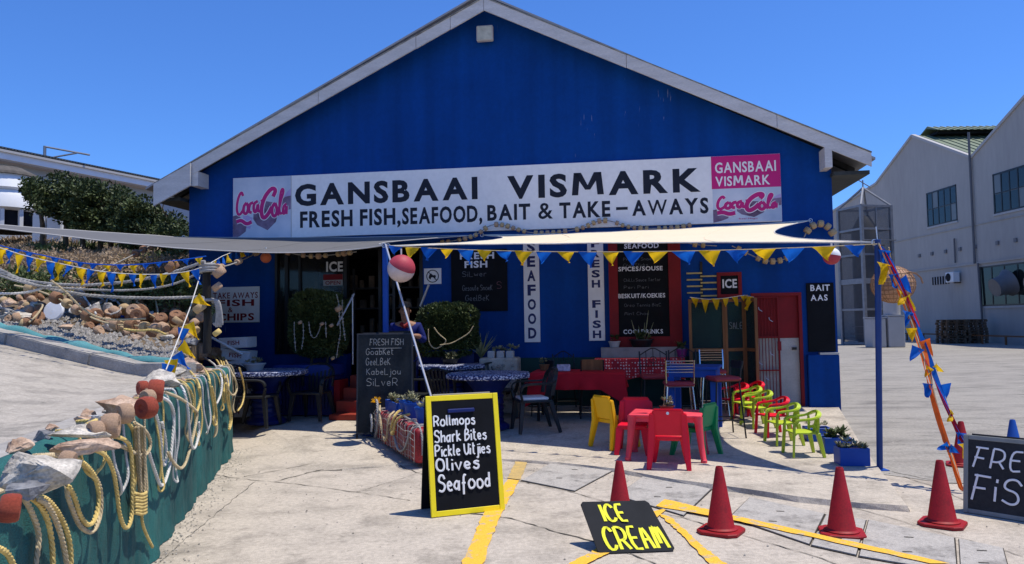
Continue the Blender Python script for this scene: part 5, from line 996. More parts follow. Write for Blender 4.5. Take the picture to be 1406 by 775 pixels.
def sail(name, label, c00, c10, c11, c01, b0, b1, bl, br, m, dip=.05, fdip=.02):
    """corners: front-left, front-right, back-right, back-left; b* = how far each edge bows inwards"""
    cen = (c00+c10+c11+c01)/4
    def E(a, b, k, t, sg=0):
        p = a.lerp(b, t); d = (cen-(a+b)/2).normalized(); return p+d*k*4*t*(1-t)-Vector((0, 0, sg*4*t*(1-t)))
    def f(u, v):
        S0 = E(c00, c10, b0, u, fdip); S1 = E(c01, c11, b1, u, .02); T0 = E(c00, c01, bl, v, .02); T1 = E(c10, c11, br, v, .04)
        Bi = (c00*(1-u)+c10*u)*(1-v)+(c01*(1-u)+c11*u)*v
        return S0*(1-v)+S1*v+T0*(1-u)+T1*u-Bi-Vector((0, 0, dip*16*u*(1-u)*v*(1-v)+.008*noise.noise(Vector((u*9, v*6, 0)))))
    t = thing(name, label, 'shade sail', c00); g = MB().grid(lambda u, v: f(u, v)-c00, 60, 30)
    g.build('cloth', m, t, smooth=True)
    for u_ in (.27, .52, .77): MB().tube([f(u_, j/30)-c00+Vector((0, 0, .0015)) for j in range(1, 30)], .004, 4).build('seam', m, t)
    h = MB(); ring = [f(i/40, 0) for i in range(41)]+[f(1, i/30) for i in range(1, 31)]+[f(1-i/40, 1) for i in range(1, 41)]+[f(0, 1-i/30) for i in range(1, 31)]; h.tube([p-c00 for p in ring], .009, 6); h.build('hem_cord', M_['rope_w'] if m is M_['sailc'] else M_['greyt'], t, smooth=True)
    for k, c in enumerate((c00, c10, c11, c01)): MB().tube([c-c00+Vector((.03*math.cos(a), 0, .03*math.sin(a))) for a in [i*.7 for i in range(10)]], .006, 5).build('corner_ring', M_['silv'], t)
    return t
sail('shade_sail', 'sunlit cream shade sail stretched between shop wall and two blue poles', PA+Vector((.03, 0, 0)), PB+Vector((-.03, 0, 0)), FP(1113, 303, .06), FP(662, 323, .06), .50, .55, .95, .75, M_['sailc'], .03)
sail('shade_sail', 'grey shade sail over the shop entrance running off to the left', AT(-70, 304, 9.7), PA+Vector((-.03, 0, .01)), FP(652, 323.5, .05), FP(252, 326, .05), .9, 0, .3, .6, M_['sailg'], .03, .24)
# ---------------------------------------------------------------- bunting
def flagmb(w_, h_, seed):
    r = random.Random(seed); m = MB(); ph = r.uniform(0, 6); am = r.uniform(.01, .045); tx = r.uniform(-.35, .35)*w_
    def f(u, v): 
        x = (u-.5)*w_*(1-v)+tx*v; return Vector((x, am*math.sin(ph+u*4+v*5)*(.3+v), -v*h_-(am*.3*math.sin(v*6+ph))))
    return m.grid(f, 5, 6)
FLG = {}
def flagm(col, w_, h_, k):
    key = (col, w_, h_, k)
    if key not in FLG: o = flagmb(w_, h_, k*7+len(col)).build('flag', M_[col], smooth=True); FLG[key] = o.data; bpy.data.objects.remove(o)
    return FLG[key]
def bunting(label, P, w_, h_, cols, step, cord='rope_w', rr=.005, name='bunting', start=.5, sc=None):
    P = [Vector(p) for p in P]; o0 = P[0].copy(); t = thing(name, label, 'bunting', o0); MB().tube([p-o0 for p in resample(P, .1)], rr, 5).build('string', M_[cord], t)
    R = resample(P, step/2); k = 0
    for i in range(1, len(R)-1, 2):
        d = (R[i+1]-R[i-1]).normalized(); o = bpy.data.objects.new('flag', flagm(cols[k % len(cols)], w_, h_, k % 5)); C.objects.link(o); o.parent = t; o.location = R[i]-o0-Vector((0, 0, .004))
        o.rotation_euler = (rg.uniform(-.5, .5), -math.atan2(d.z, math.hypot(d.x, d.y)), math.atan2(d.y, d.x)); s_ = rg.uniform(.82, 1.15); o.scale = (s_, s_, s_*rg.uniform(.75, 1.2)); k += 1
    return t
bunting('blue and yellow bunting along the front edge of the cream sail', sag(PA+Vector((.02, -.04, .0)), PB+Vector((-.02, -.03, -.02)), .085, 40), .25, .165, ['bflag', 'yflag'], .30, 'rope_t')
bunting('upper bunting at left on a dark blue string with small flags', chaikin([AT(*q, 9.0) for q in ((-20, 332), (0, 338), (72, 354), (119, 363), (181, 365), (253, 357), (283, 352))], 2), .10, .085, ['bflag', 'yflag', 'bflag', 'bflag', 'yflag'], .155, 'bflag', .008)
bunting('lower bunting at left with long narrow blue and yellow flags', chaikin([AT(*q, 8.6) for q in ((-20, 334), (5, 342), (36, 352), (72, 360), (145, 375), (217, 378), (262, 373), (280, 366))], 2), .095, .19, ['bflag', 'yflag'], .118)
bunting('short bunting running from black post up to the shop wall', [AT(288, 362, 9.2), AT(305, 352, 10.5), AT(325, 344, 11.8), FP(352, 338, .2)], .14, .12, ['bflag', 'yflag', 'bflag'], .4)
bunting('short yellow bunting draped over the folding screen', [L(2.93, .52, 1.95), L(3.2, .55, 1.91), L(3.45, .55, 1.92), L(3.78, .42, 1.97), L(3.9, .6, 1.93)], .13, .19, ['yflag'], .16)
def sideflags(label, P, items, name='bunting', cord='rope_w', rr=.006, w_=.10, h_=.15):
    o0 = Vector(P[0]); t = thing(name, label, 'bunting', o0); MB().tube([Vector(p)-o0 for p in P], rr, 6).build('string', M_[cord], t, smooth=True)
    for k, (px, py, Y, col, a) in enumerate(items):
        o = bpy.data.objects.new('flag', flagm(col, w_, h_, k % 5)); C.objects.link(o); o.parent = t; o.location = AT(px, py, Y)-o0; o.rotation_euler = (rg.uniform(-.2, .2), a, rg.uniform(-.3, .3))
sideflags('white cord slanting from the post down to the grey rock with yellow and blue flags', [AT(275, 378, 9.1), AT(262, 420, 8.6), AT(245, 465, 7.9), AT(228, 508, 7.4)], [(269, 410, 8.7, 'yflag', -1.0), (258, 445, 8.3, 'yflag', -.5), (252, 452, 8.2, 'bflag', .2), (249, 474, 8.0, 'yflag', -.9), (242, 487, 7.8, 'bflag', -.6), (235, 495, 7.6, 'yflag', -.1), (231, 500, 7.5, 'bflag', .2)], w_=.13, h_=.20)
# streamers from the right pole to the ground
def rib(parent, pts, w_, m, name='ribbon', seed=0):
    P = resample(chaikin(pts, 2), .05); r = random.Random(seed); mb = MB(); a = []; ph = r.uniform(0, 6)
    vs = []
    for i, p in enumerate(P):
        an = ph+i*.13; d = Vector((math.cos(an), math.sin(an)*.8, .15*math.sin(i*.4))).normalized()*w_/2*(1 if 0 < i < len(P)-1 else .5); vs += [p+d, p-d]
    mb.add(vs, [(2*i, 2*i+1, 2*i+3, 2*i+2) for i in range(len(P)-1)]); return mb.build(name, M_[m], parent, smooth=True)
gq = lambda px, py: AT(px, py, lerp(7.72, 6.95, max(0, min(1, (py-335)/338))))
st = thing('streamer_guy', 'guy line wrapped in orange, blue and red ribbons with flags from pole to ground', 'streamers', gq(1322, 675)); o_ = st.location.copy(); V = lambda L_: [gq(*q)-o_ for q in L_]
rib(st, V([(1208, 336), (1222, 372), (1245, 420), (1262, 470), (1272, 520), (1290, 580), (1304, 620), (1322, 674)]), .05, 'oflag', seed=1)
rib(st, V([(1268, 470), (1274, 505), (1286, 560), (1300, 612)]), .055, 'oflag', seed=9); rib(st, V([(1304, 625), (1312, 650), (1321, 674)]), .045, 'oflag', seed=4)
rib(st, V([(1209, 338), (1226, 365), (1240, 400), (1256, 440), (1270, 475), (1285, 520), (1305, 570), (1326, 612)]), .05, 'bflag', seed=2)
rib(st, V([(1212, 342), (1224, 366), (1235, 392), (1250, 425), (1262, 450)]), .06, 'rflag', seed=3); rib(st, V([(1270, 490), (1292, 545), (1310, 580), (1322, 608)]), .045, 'rflag', seed=5)
m = MB(); m.tube(V([(1206, 334), (1240, 410), (1275, 510), (1298, 600), (1322, 675)]), .008, 6); m.build('guy_rope', M_['rope_t'], st)
for k, (px, py, col, a, s_) in enumerate([(1213, 345, 'bflag', .2, 1.2), (1214, 362, 'yflag', .3, 1.6), (1226, 378, 'bflag', -.1, 1.1), (1236, 384, 'bflag', -.7, 1.3), (1236, 402, 'yflag', .5, 1.0), (1243, 408, 'yflag', -.3, 1.2), (1246, 428, 'bflag', .3, 1.1), (1250, 452, 'yflag', .0, 1.0), (1259, 478, 'bflag', .4, 1.2), (1266, 468, 'oflag', -.3, 1.3), (1275, 505, 'yflag', .6, .8), (1282, 500, 'yflag', -.7, .8), (1272, 528, 'bflag', .1, 1.0), (1296, 528, 'bflag', -.2, 1.1), (1305, 565, 'yflag', .7, .8), (1318, 595, 'bflag', .2, 1.0), (1320, 608, 'yflag', -.1, 1.1), (1300, 612, 'bflag', 1.2, .8), (1303, 615, 'bflag', -1.2, .8), (1304, 612, 'ink', 0, .6)]):
    o = bpy.data.objects.new('flag', flagm(col, .10, .13, k % 5)); C.objects.link(o); o.parent = st; o.location = gq(px, py)-o_+Vector((0, -.02, 0)); o.rotation_euler = (rg.uniform(-.3, .3), a, rg.uniform(-.6, .6)); o.scale = (s_,)*3
# balls
def twotone(name, label, c, r, m1, m2, tilt, ms=None):
    t = thing(name, label, 'buoy', c); 
    for a, b, mm, nm in ((0, .55, m1, 'lower_half'), (.55, 1, m2, 'upper_half')):
        pr = [(max(1e-5, r*math.sin(math.pi*(a+(b-a)*i/10))), -r*math.cos(math.pi*(a+(b-a)*i/10))) for i in range(11)]; pr = [p for i, p in enumerate(pr)]
        MB().lathe(pr, n=28, M=Matrix.Rotation(tilt, 4, 'Y') @ Matrix.Rotation(tilt*.6, 4, 'X')).build(nm, mm, t, smooth=True)
    MB().cyl((0, 0, r*.9), (0, 0, r+.08), .012, n=6).build('eye', M_['rope_w'], t); return t
bw = mat('ball_cream', (.62, .50, .47), .6, .1, 8, fine=.1); br_ = mat('ball_red', (.42, .05, .07), .6, .15, 8, fine=.1)
c = AT(551, 369, 10.15); twotone('hanging_buoy', 'large pink and cream striped buoy hanging beside the blue pole', c, .185, bw, br_, .5)

o = twotone('hanging_buoy', 'small red and white buoy hanging at the right corner of the shop', AT(1142, 352, 9.0), .10, br_, M_['white'], .15)
o = twotone('hanging_buoy', 'small plain orange buoy hanging under the grey sail', AT(365, 354, 12.1), .085, mat('ball_orange', (.5, .13, .06), .6, .1, 8), MATS['ball_orange'], .1)
t = thing('woven_buoy', 'big woven cane ball hanging behind the right blue pole', 'lantern', AT(1226, 391, 8.05)); R_ = .215
MB().sphere((0, 0, 0), R_, 28, 18, (1, 1, .9)).build('shell', M_['basket'], t, smooth=True); m = MB()
for k in range(14): a = k*math.pi/14; m.tube([(R_*1.005*math.cos(b*.262)*math.cos(a), R_*1.005*math.cos(b*.262)*math.sin(a), R_*.905*math.sin(b*.262)) for b in range(25)], .004, 4)
for k in range(1, 9): z = -R_+k*2*R_/9; rr_ = math.sqrt(max(0, R_*R_-z*z)); m.tube([(rr_*1.01*math.cos(b*.262), rr_*1.01*math.sin(b*.262), z*.9) for b in range(25)], .004, 4)
m.tube([(.10+.13*math.cos(b*.5), -.16, .0+.12*math.sin(b*.5)) for b in range(8)], .009, 5); m.build('cane_ribs', mat('cane_dark', (.30, .17, .09), .7, .2, 12), t)
MB().tube([(0, 0, R_*.88), (-.1, -.15, .38)], .006, 5).build('cord', M_['rope_t'], t)
# ---------------------------------------------------------------- chairs
def mono(label, p, rz, m, k=1.0, cushion=None, group=None, name='plastic_chair'):
    t = thing(name, label, 'chair', p, rz, group); s = lambda P: [Vector(q)*k for q in P]
    MB().rbox((0, -.01*k, .42*k), (.48*k, .46*k, .035*k), .015*k).build('seat', m, t, smooth=True)
    for sx in (-1, 1):
        MB().sweep(s([(sx*.21, -.2, .42), (sx*.235, -.225, .2), (sx*.26, -.25, 0)]), [.075*k, .06*k, .045*k], [.06*k, .05*k, .04*k], up=(0, 1, 0)).build('leg', m, t, bevel=.004)
        MB().sweep(s([(sx*.20, .19, .42), (sx*.225, .25, .2), (sx*.25, .31, 0)]), [.07*k, .055*k, .04*k], [.06*k, .05*k, .04*k], up=(0, 1, 0)).build('leg', m, t, bevel=.004)
        MB().sweep(chaikin(s([(sx*.245, -.20, .40), (sx*.285, -.25, .57), (sx*.295, -.20, .655), (sx*.30, .0, .66), (sx*.27, .20, .66), (sx*.25, .24, .70)]), 2), .05*k, .022*k, up=(sx*.2, 0, 1)).build('armrest', m, t)
    b = MB(); b.sweep(chaikin(s([(-.25, .20, .50), (-.265, .245, .72), (-.17, .29, .83), (.0, .31, .86), (.17, .29, .83), (.265, .245, .72), (.25, .20, .50)]), 2), .022*k, .055*k, up=(0, 1, .2))
    for i in range(6):
        x = -.15+i*.06; b.sweep(s([(x*.9, .20, .43), (x*1.05, .245, .62), (x*1.2, .295, .83)]), .034*k, .010*k, up=(0, 1, 0))
    b.build('backrest', m, t, bevel=.002)
    if cushion: MB().rbox((0, -.02*k, .455*k), (.40*k, .38*k, .04*k), .018, n=2).build('cushion', cushion, t, smooth=True)
    return t
def kidarm(label, p, rz, m, group='small plastic armchairs in a row'):
    t = thing('kids_armchair', label, 'chair', p, rz, group)
    MB().rbox((0, 0, .265), (.30, .28, .022), .01).build('seat', m, t, smooth=True)
    for sx in (-1, 1):
        MB().sweep(chaikin([(sx*.185, -.16, 0), (sx*.17, -.145, .2), (sx*.165, -.135, .38), (sx*.175, -.10, .415), (sx*.18, .03, .42), (sx*.165, .13, .44), (sx*.10, .175, .48), (0, .185, .495)], 2), .046, .026, up=(0, .3, 1)).build('arm_and_front_leg', m, t, bevel=.008, smooth=True)
        MB().sweep([(sx*.14, .13, .265), (sx*.155, .16, .12), (sx*.17, .185, 0)], [.05, .042, .034], [.045, .04, .03], up=(0, 1, 0)).build('leg', m, t, bevel=.004)
        MB().sweep([(sx*.13, -.11, .262), (sx*.16, -.135, .25)], .03, .02).build('seat_arm', m, t)
    b = MB(); b.sweep([(0, .14, .265), (0, .168, .38), (0, .187, .48)], .09, .012, up=(0, 1, 0)); b.sweep([(-.145, .13, .30), (0, .155, .33), (.145, .13, .30)], .012, .03); 
    for sx in (-1, 1): b.sweep([(sx*.14, .13, .26), (sx*.15, .135, .36), (sx*.155, .135, .43)], .035, .018, up=(0, 1, 0))
    b.build('backrest', m, t); return t
def kidchair(label, p, rz, m, k=1.0):
    t = thing('kids_chair', label, 'chair', p, rz); s = lambda P: [Vector(q)*k for q in P]
    MB().rbox((0, -.01, .275*k), (.29*k, .28*k, .05*k), .02, n=3).build('seat', m, t, smooth=True)
    b = MB(); b.prism(s([(-.145, .135, .30), (.145, .135, .30), (.145, .175, .49), (.125, .18, .53), (-.125, .18, .53), (-.145, .175, .49)]), (0, 0, 0), (0, .018*k, .0)); b.sweep(s([(-.13, .18, .525), (.13, .18, .525)]), .03*k, .024*k)
    b.build('backrest', m, t, bevel=.012, smooth=True)
    for sx in (-1, 1):
        MB().sweep(s([(sx*.135, .178, .5), (sx*.145, .15, .28), (sx*.172, .205, .0)]), [.05*k, .065*k, .04*k], [.045*k, .06*k, .045*k], up=(0, 1, 0)).build('leg', m, t, bevel=.010, smooth=True)
        MB().sweep(s([(sx*.12, -.12, .27), (sx*.135, -.145, .13), (sx*.155, -.17, 0)]), [.075*k, .06*k, .045*k], [.055*k, .05*k, .04*k], up=(0, 1, 0)).build('leg', m, t, bevel=.010, smooth=True)
    return t
def tubechair(name, label, p, rz, hs, hb, w_, fm, sm, back='panel', bm_=None, group=None, ring=True, cat='chair'):
    t = thing(name, label, cat, p, rz, group); a = w_/2
    MB().rbox((0, 0, hs-.02), (w_*.98, w_*.95, .06), .028, n=3).build('seat', sm, t, smooth=True)
    for sx in (-1, 1):
        for sy in (-1, 1):
            top = (sx*a*.82, sy*a*.8, hs-.05); bot = (sx*a*1.06, sy*a*1.08, 0); MB().tube([top, bot], .011, 8).build('leg', fm, t, smooth=True)
    f = MB(); f.tube([(sx*a*.82, sy*a*.8, hs-.05) for sx, sy in ((-1, -1), (1, -1), (1, 1), (-1, 1), (-1, -1))], .011, 6)
    f.build('frame', fm, t, smooth=True); f = MB()
    if ring: z = hs*.3; q = .82+(1.06-.82)*.7; f.tube([(sx*a*q, sy*a*q, z) for sx, sy in ((-1, -1), (1, -1), (1, 1), (-1, 1), (-1, -1))], .009, 6)
    if ring: f.build('foot_ring', fm, t, smooth=True)
    b = MB(); lean = (hb-hs)*.16
    for sx in (-1, 1): b.tube([(sx*a*.88, a*.85, hs-.05), (sx*a*.92, a*.9, hs+.1), (sx*a*.92, a*.9+lean, hb)], .012, 8)
    if back == 'bars':
        for k in range(5): z = lerp(hs+.14, hb-.01, k/4); y = a*.9+lean*(z-hs-.1)/(hb-hs-.1); b.tube([(-a*.92, y, z), (0, y+.02, z), (a*.92, y, z)], .007, 6)
    if back == 'arch':
        b.tube(chaikin([(-a*.92, a*.9+lean, hb-.06), (-a*.5, a*.9+lean, hb-.0), (0, a*.9+lean, hb+.06), (a*.5, a*.9+lean, hb), (a*.92, a*.9+lean, hb-.06)], 2), .009, 6); b.tube([(-a*.92, a*.95, hs+.12), (a*.92, a*.95, hs+.12)], .008, 6)
        for x in (-.3, 0, .3): b.tube([(a*x*1.6, a*.95, hs+.12), (a*x*1.6, a*.9+lean, hb-.02+(.06 if x == 0 else .02))], .006, 6)
        b.tube([(.05*math.cos(k*.5), a*.93+lean*.7, hb-.13+.05*math.sin(k*.5)) for k in range(14)], .006, 5)
    b.build('back_frame', fm, t, smooth=True)
    if back == 'panel': MB().prism([(-a*.88, a*.9+lean*.55, lerp(hs, hb, .55)), (a*.88, a*.9+lean*.55, lerp(hs, hb, .55)), (a*.88, a*.9+lean, hb+.01), (-a*.88, a*.9+lean, hb+.01)], (0, -.012, 0), (0, .012, 0)).build('backrest', bm_, t, bevel=.005)
    return t
g = lambda px, py: GP(px, py)
def mid(*q): P = [GP(*p) for p in q]; return sum(P, Vector())/len(P)
pl = M_['plas']
# left pair + round mosaic table
mono('black plastic chair at the far left mosaic table, its seat catching sunlight', AT(352, 588, 11.35).xy.to_3d()+Vector((0, 0, .13)), 1.5, pl, 1.05)
mono('black plastic chair seen from behind, right of the left mosaic table', Vector((-3.15, 12.0, zP(0, 12.0))), -.2, pl, 1.0)
def mtable(label, p, r=.62, top=.80):
    t = thing('mosaic_table', label, 'table', p); MB().lathe([(r-.02, top-.07), (r, top-.055), (r, top-.012), (r-.015, top), (.001, top)], n=10).build('table_top', M_['mosaic'], t)
    m = MB(); pr = [(.30, 0), (.31, .04), (.25, .08)]+[(.22+.012*math.sin(k*2.2), .1+k*.03) for k in range(13)]+[(.20, .5), (.26, .6), (.36, top-.08)]
    m.lathe(pr, n=10); m.build('pedestal', M_['navy'], t, smooth=True); return t
mtable('round blue mosaic table at the far left with a potted succulent', Vector((-3.78, 11.75, zP(0, 11.75))))
mtable('round blue mosaic table in the middle, behind the yellow framed board', Vector((-.36, 11.0, zP(0, 11))), .62, .79)
mtable('round blue mosaic table farther back, left of the middle one', Vector((-1.02, 12.25, zP(0, 12.25))), .60, .80)
mono('black plastic armchair with a sunlit white cushion facing the middle mosaic table', Vector((.27, 10.75, zP(0, 10.75))), -1.35, pl, 1.02, M_['white'])
mono('black plastic chair with pale cushion between the two mosaic tables', Vector((-.95, 11.35, zP(0, 11.35))), 2.6, pl, .98, M_['chalkm'])
mono('black plastic chair half hidden behind the leaning silver pole', Vector((-1.45, 11.7, zP(0, 11.7))), 1.7, pl, .98)
mono('black plastic chair tucked behind the pedestal of the middle table', Vector((-.25, 11.95, zP(0, 11.95))), .2, pl, .98)
# red cloth table
tc_ = Vector((.98, 11.7, zP(0, 11.7))); t = thing('cloth_table', 'rectangular table under a plain dark red cloth', 'table', tc_, FRZ)
MB().bx(-.66, .66, -.36, .36, .69, .715).build('table_top', M_['blackm'], t)
for a in (-1, 1):
    for b in (-1, 1): MB().tube([(a*.56, b*.28, .69), (a*.58, b*.3, 0)], .022, 8).build('leg', M_['blackm'], t)
cl = MB(); hw, hd = .70, .40
def clf(u, v):
    a = u*2*math.pi; c_, s_ = math.cos(a), math.sin(a); k = max(abs(c_)/hw, abs(s_)/hd); ex, ey = c_/k, s_/k; cor = (abs(c_)/hw/k)*(abs(s_)/hd/k)
    if v < .3: return Vector((ex*v/.3, ey*v/.3, .722))
    q = (v-.3)/.7; dr = .25+.26*max(0, cor-.5)/.5; o = .02+.035*math.sin(a*9)*q+.06*q*max(0, cor-.7)
    n_ = Vector((ex, ey, 0)).normalized(); return Vector((ex, ey, .722-dr*q))+n_*(.012+o*q)
cl.grid(clf, 120, 14); c = cl.build('tablecloth', M_['cloth'], smooth=True); c.location = tc_+Vector((0, 0, .0)); c.rotation_euler = (0, 0, FRZ); tag(c, 'plain dark red cloth hanging in points over the middle table', 'tablecloth')
t2 = Vector((2.1, 12.42, zP(0, 12.4))); t = thing('wall_table', 'long narrow table against the wall under polka dot cloth', 'table', t2, FRZ); MB().bx(-.75, .62, -.28, .26, .80, .83).build('table_top', M_['white'], t)
for a in (-.7, .57):
    for b in (-.24, .22): MB().bx(a-.02, a+.02, b-.02, b+.02, 0, .80).build('leg', M_['blackm'], t)
m = MB(); m.grid(lambda u, v: Vector((lerp(-.77, .64, u), -.30-.02*v+.018*math.sin(u*34)*v, .836-(.30+.05*math.sin(u*7))*v)), 60, 8); m.grid(lambda u, v: Vector((lerp(-.77, .64, u), lerp(-.30, .2, v), .837)), 4, 2)
c = m.build('tablecloth', M_['polka'], smooth=True); c.location = t2; c.rotation_euler = (0, 0, FRZ); tag(c, 'red cloth with small white polka dots on the wall table', 'tablecloth')
tin = MB().rbox((0, 0, .05), (.2, .12, .1), .01); b = tin.build('planter_box', mat('lilac_box', (.3, .25, .42), .6, .4, 20, col2=(.6, .58, .7))); b.location = tc_+Vector((-.22, -.05, .725)); tag(b, 'small lilac printed box of dry flowers on the red cloth', 'box')
bk, cu = M_['blackm'], M_['cush']
tubechair('metal_chair', 'black metal chair with wooden back panel in front of the red cloth table', g(815, 575)+Vector((0, .15, 0)), 3.14+FRZ+.1, .54, .88, .36, bk, cu, 'panel', M_['wood'])
tubechair('metal_chair', 'black metal chair at the left end of the red cloth table', Vector((.38, 12.1, zP(0, 12.1))), -1.2, .50, .84, .36, bk, cu, 'panel', M_['blackm'])
tubechair('metal_chair', 'black metal chair behind the red cloth table against the blue wall', Vector((.85, 12.5, zP(0, 12.5))), .1, .55, .90, .38, bk, M_['blackm'], 'arch')
tubechair('iron_chair', 'wrought iron chair with arched back and maroon seat left of the chrome chair', Vector((2.1, 11.35, zP(0, 11.35))), .1+FRZ, .68, 1.02, .44, bk, cu, 'arch')
tubechair('iron_chair', 'second wrought iron chair behind the chrome chair, maroon seat', Vector((2.56, 11.55, zP(0, 11.5))), FRZ, .68, 1.02, .44, bk, cu, 'arch')
tubechair('chrome_chair', 'tall chrome chair with ladder back in front of the blue bar table', Vector((2.22, 10.35, zP(0, 10.35))), 3.14-.1, .70, 1.0, .40, M_['chrome'], cu, 'bars')
tubechair('chrome_chair', 'chrome chair with bar back behind the blue bar table', Vector((3.05, 11.75, zP(0, 11.7))), FRZ, .70, 1.0, .38, M_['chrome'], cu, 'bars')
tubechair('bar_stool', 'black bar stool with round maroon seat right of the blue table', g(1001, 603)+Vector((0, .2, 0)), -1.45, .78, .98, .38, bk, cu, 'panel', bk, cat='stool')
bt = thing('bar_table', 'bright blue square wooden bar table beside the bar stool', 'table', Vector((2.50, 10.6, zP(0, 10.6))), -.35)
MB().bx(-.34, .34, -.34, .34, .85, .89).build('table_top', M_['blue2'], bt, bevel=.005); MB().bx(-.31, .31, -.31, .31, .75, .85).build('apron', M_['blue2'], bt)
for a in (-.28, .28):
    for b in (-.28, .28): MB().bx(a-.045, a+.045, b-.045, b+.045, 0, .752).build('leg', M_['blue2'], bt, bevel=.004)
# child table and chairs
ka, kb = GP(862, 632), GP(968, 635); kc = (ka+kb)/2; krz = math.atan2((kb-ka).y, (kb-ka).x); kc = kc+Vector((-math.sin(krz), math.cos(krz), 0))*.25; kc.z = zP(kc.x, kc.y)
t = thing('kids_table', 'low faded red plastic children table with splayed legs', 'table', kc, krz)
MB().rbox((0, 0, .495), (.80, .60, .03), .014, n=2).build('table_top', M_['pinkp'], t, smooth=True); m = MB()
for s_ in (-1, 1): m.bx(-.36, .36, s_*.27-.01, s_*.27+.01, .43, .482); m.bx(s_*.37-.01, s_*.37+.01, -.27, .27, .43, .482)
m.build('apron', M_['pinkp'], t)
for a in (-1, 1):
    for b in (-1, 1): MB().tube([(a*.355, b*.255, .485), (a*.365, b*.262, .42), (a*.385, b*.275, .2), (a*.41, b*.29, .035), (a*.412, b*.291, .03), (a*.412, b*.291, 0)], [.06, .045, .036, .030, .036, .036], 10).build('leg', M_['pinkp'], t, smooth=True)
kg = 'x'
kidchair('yellow plastic child chair at the left end of the low red table', GP(842, 614)+Vector((.04, .02, 0)), 2.15, M_['yelp'], 1.2)
c1 = kidchair('bright red child chair seen from behind in front of the low table', Vector((1.66, 8.28, zP(0, 8.3))), 3.14+krz+.05, M_['redp'], 1.2)
MB().lathe([(.016, 0), (.016, .003)], (0, 0, 0), 14, Matrix.Translation((0, .236, .60)) @ Matrix.Rotation(math.pi/2, 4, 'X')).build('sticker', M_['white'], c1)
kidchair('bright red child chair on the far side of the low table', Vector((1.42, 9.15, zP(0, 9.2))), krz, M_['redp'], 1.2)
kidchair('green plastic child chair at the right end of the low table', Vector((2.08, 8.95, zP(0, 9))), -2.3, M_['grn'], 1.15)
kp = [((1105, 628), 'lime', 'lime green child armchair nearest the camera in the right hand row', -2.6), ((1078, 612), 'lime', 'second lime green armchair from the front of the row', -2.5), ((1064, 600), 'redp', 'red child armchair among the lime green ones', -2.45), ((1042, 588), 'lime', 'lime green armchair just behind the red one in the row', -2.4), ((1028, 580), 'lime', 'lime green armchair at the far end of the row', -2.4), ((1032, 571), 'redp', 'red child armchair partly hidden behind the last lime ones', -2.3), ((1010, 574), 'redp', 'farthest red child armchair near the bar stool', -2.2)]
for (px, py), cname, lab, rz in kp: kidarm(lab, GP(px, py)+Vector((.02, .12, 0)), rz+1.0, M_[cname])
# ---------------------------------------------------------------- plants and planters
rg = random.Random(55)
def succ(parent, x0, x1, y0, y1, z, n, r, m='succ', name='plant', mixh=.09):
    mb = MB()
    for _ in range(n):
        c = Vector((rg.uniform(x0, x1), rg.uniform(y0, y1), z+rg.uniform(0, mixh))); k = rg.randint(7, 11); rr_ = r*rg.uniform(.6, 1.2)
        for j in range(k):
            a = j*2.4+rg.random(); e_ = rg.uniform(.2, 1.1); d = Vector((math.cos(a)*math.cos(e_), math.sin(a)*math.cos(e_), math.sin(e_))); mb.leaf(c, d, (0, 0, 1) if abs(d.z) < .9 else (1, 0, 0), rr_, rr_*.42)
            mb.leaf(c+Vector((0, 0, .003)), d, d.cross(Vector((0, 0, 1))).cross(d)+Vector((.3, .2, 0)), rr_, rr_*.3)
    return mb.build(name, M_[m], parent)
def box_planter(label, p, rz, w_, d_, h_, m, n=9, r=.06, pm_='succ'):
    t = thing('planter_box', label, 'planter', p, rz); b = MB(); th = .02
    b.bx(-w_/2, w_/2, -d_/2, -d_/2+th, 0, h_); b.bx(-w_/2, w_/2, d_/2-th, d_/2, 0, h_); b.bx(-w_/2, -w_/2+th, -d_/2+th, d_/2-th, 0, h_); b.bx(w_/2-th, w_/2, -d_/2+th, d_/2-th, 0, h_); b.bx(-w_/2+th, w_/2-th, -d_/2+th, d_/2-th, 0, .02)
    b.build('box', m, t, bevel=.004); MB().bx(-w_/2+th, w_/2-th, -d_/2+th, d_/2-th, h_-.05, h_-.03).build('soil', M_['soil'], t); succ(t, -w_/2+.03, w_/2-.03, -d_/2+.03, d_/2-.03, h_-.03, n, r, pm_); return t
box_planter('nearest blue planter box, with pale succulents, beside the right pole', GP(1178, 641)+Vector((.0, .14, 0)), -.12, .30, .24, .185, M_['blue2'], 13, .075)
box_planter('second blue planter box from the pole, with brownish plants', GP(1150, 624)+Vector((.04, .14, 0)), -.12, .30, .24, .18, M_['blue2'], 14, .09, 'leafm')
box_planter('third blue planter box, hidden partly by lime chairs', GP(1118, 608)+Vector((.10, .16, 0)), -.12, .30, .24, .17, M_['blue2'], 9, .05)
def pot(label, p, r, h_, m, n=6, rr_=.06, name='plant_pot', pm_='succ', rim=True):
    t = thing(name, label, 'plant pot', p); MB().lathe([(r*.72, 0), (r*.95, h_*.85), (r*1.04, h_*.86), (r*1.04, h_), (r*.94, h_), (r*.9, h_*.88), (.001, h_*.87)], n=22).build('pot', m, t, smooth=True); succ(t, -r*.6, r*.6, -r*.6, r*.6, h_*.9, n, rr_, pm_); return t
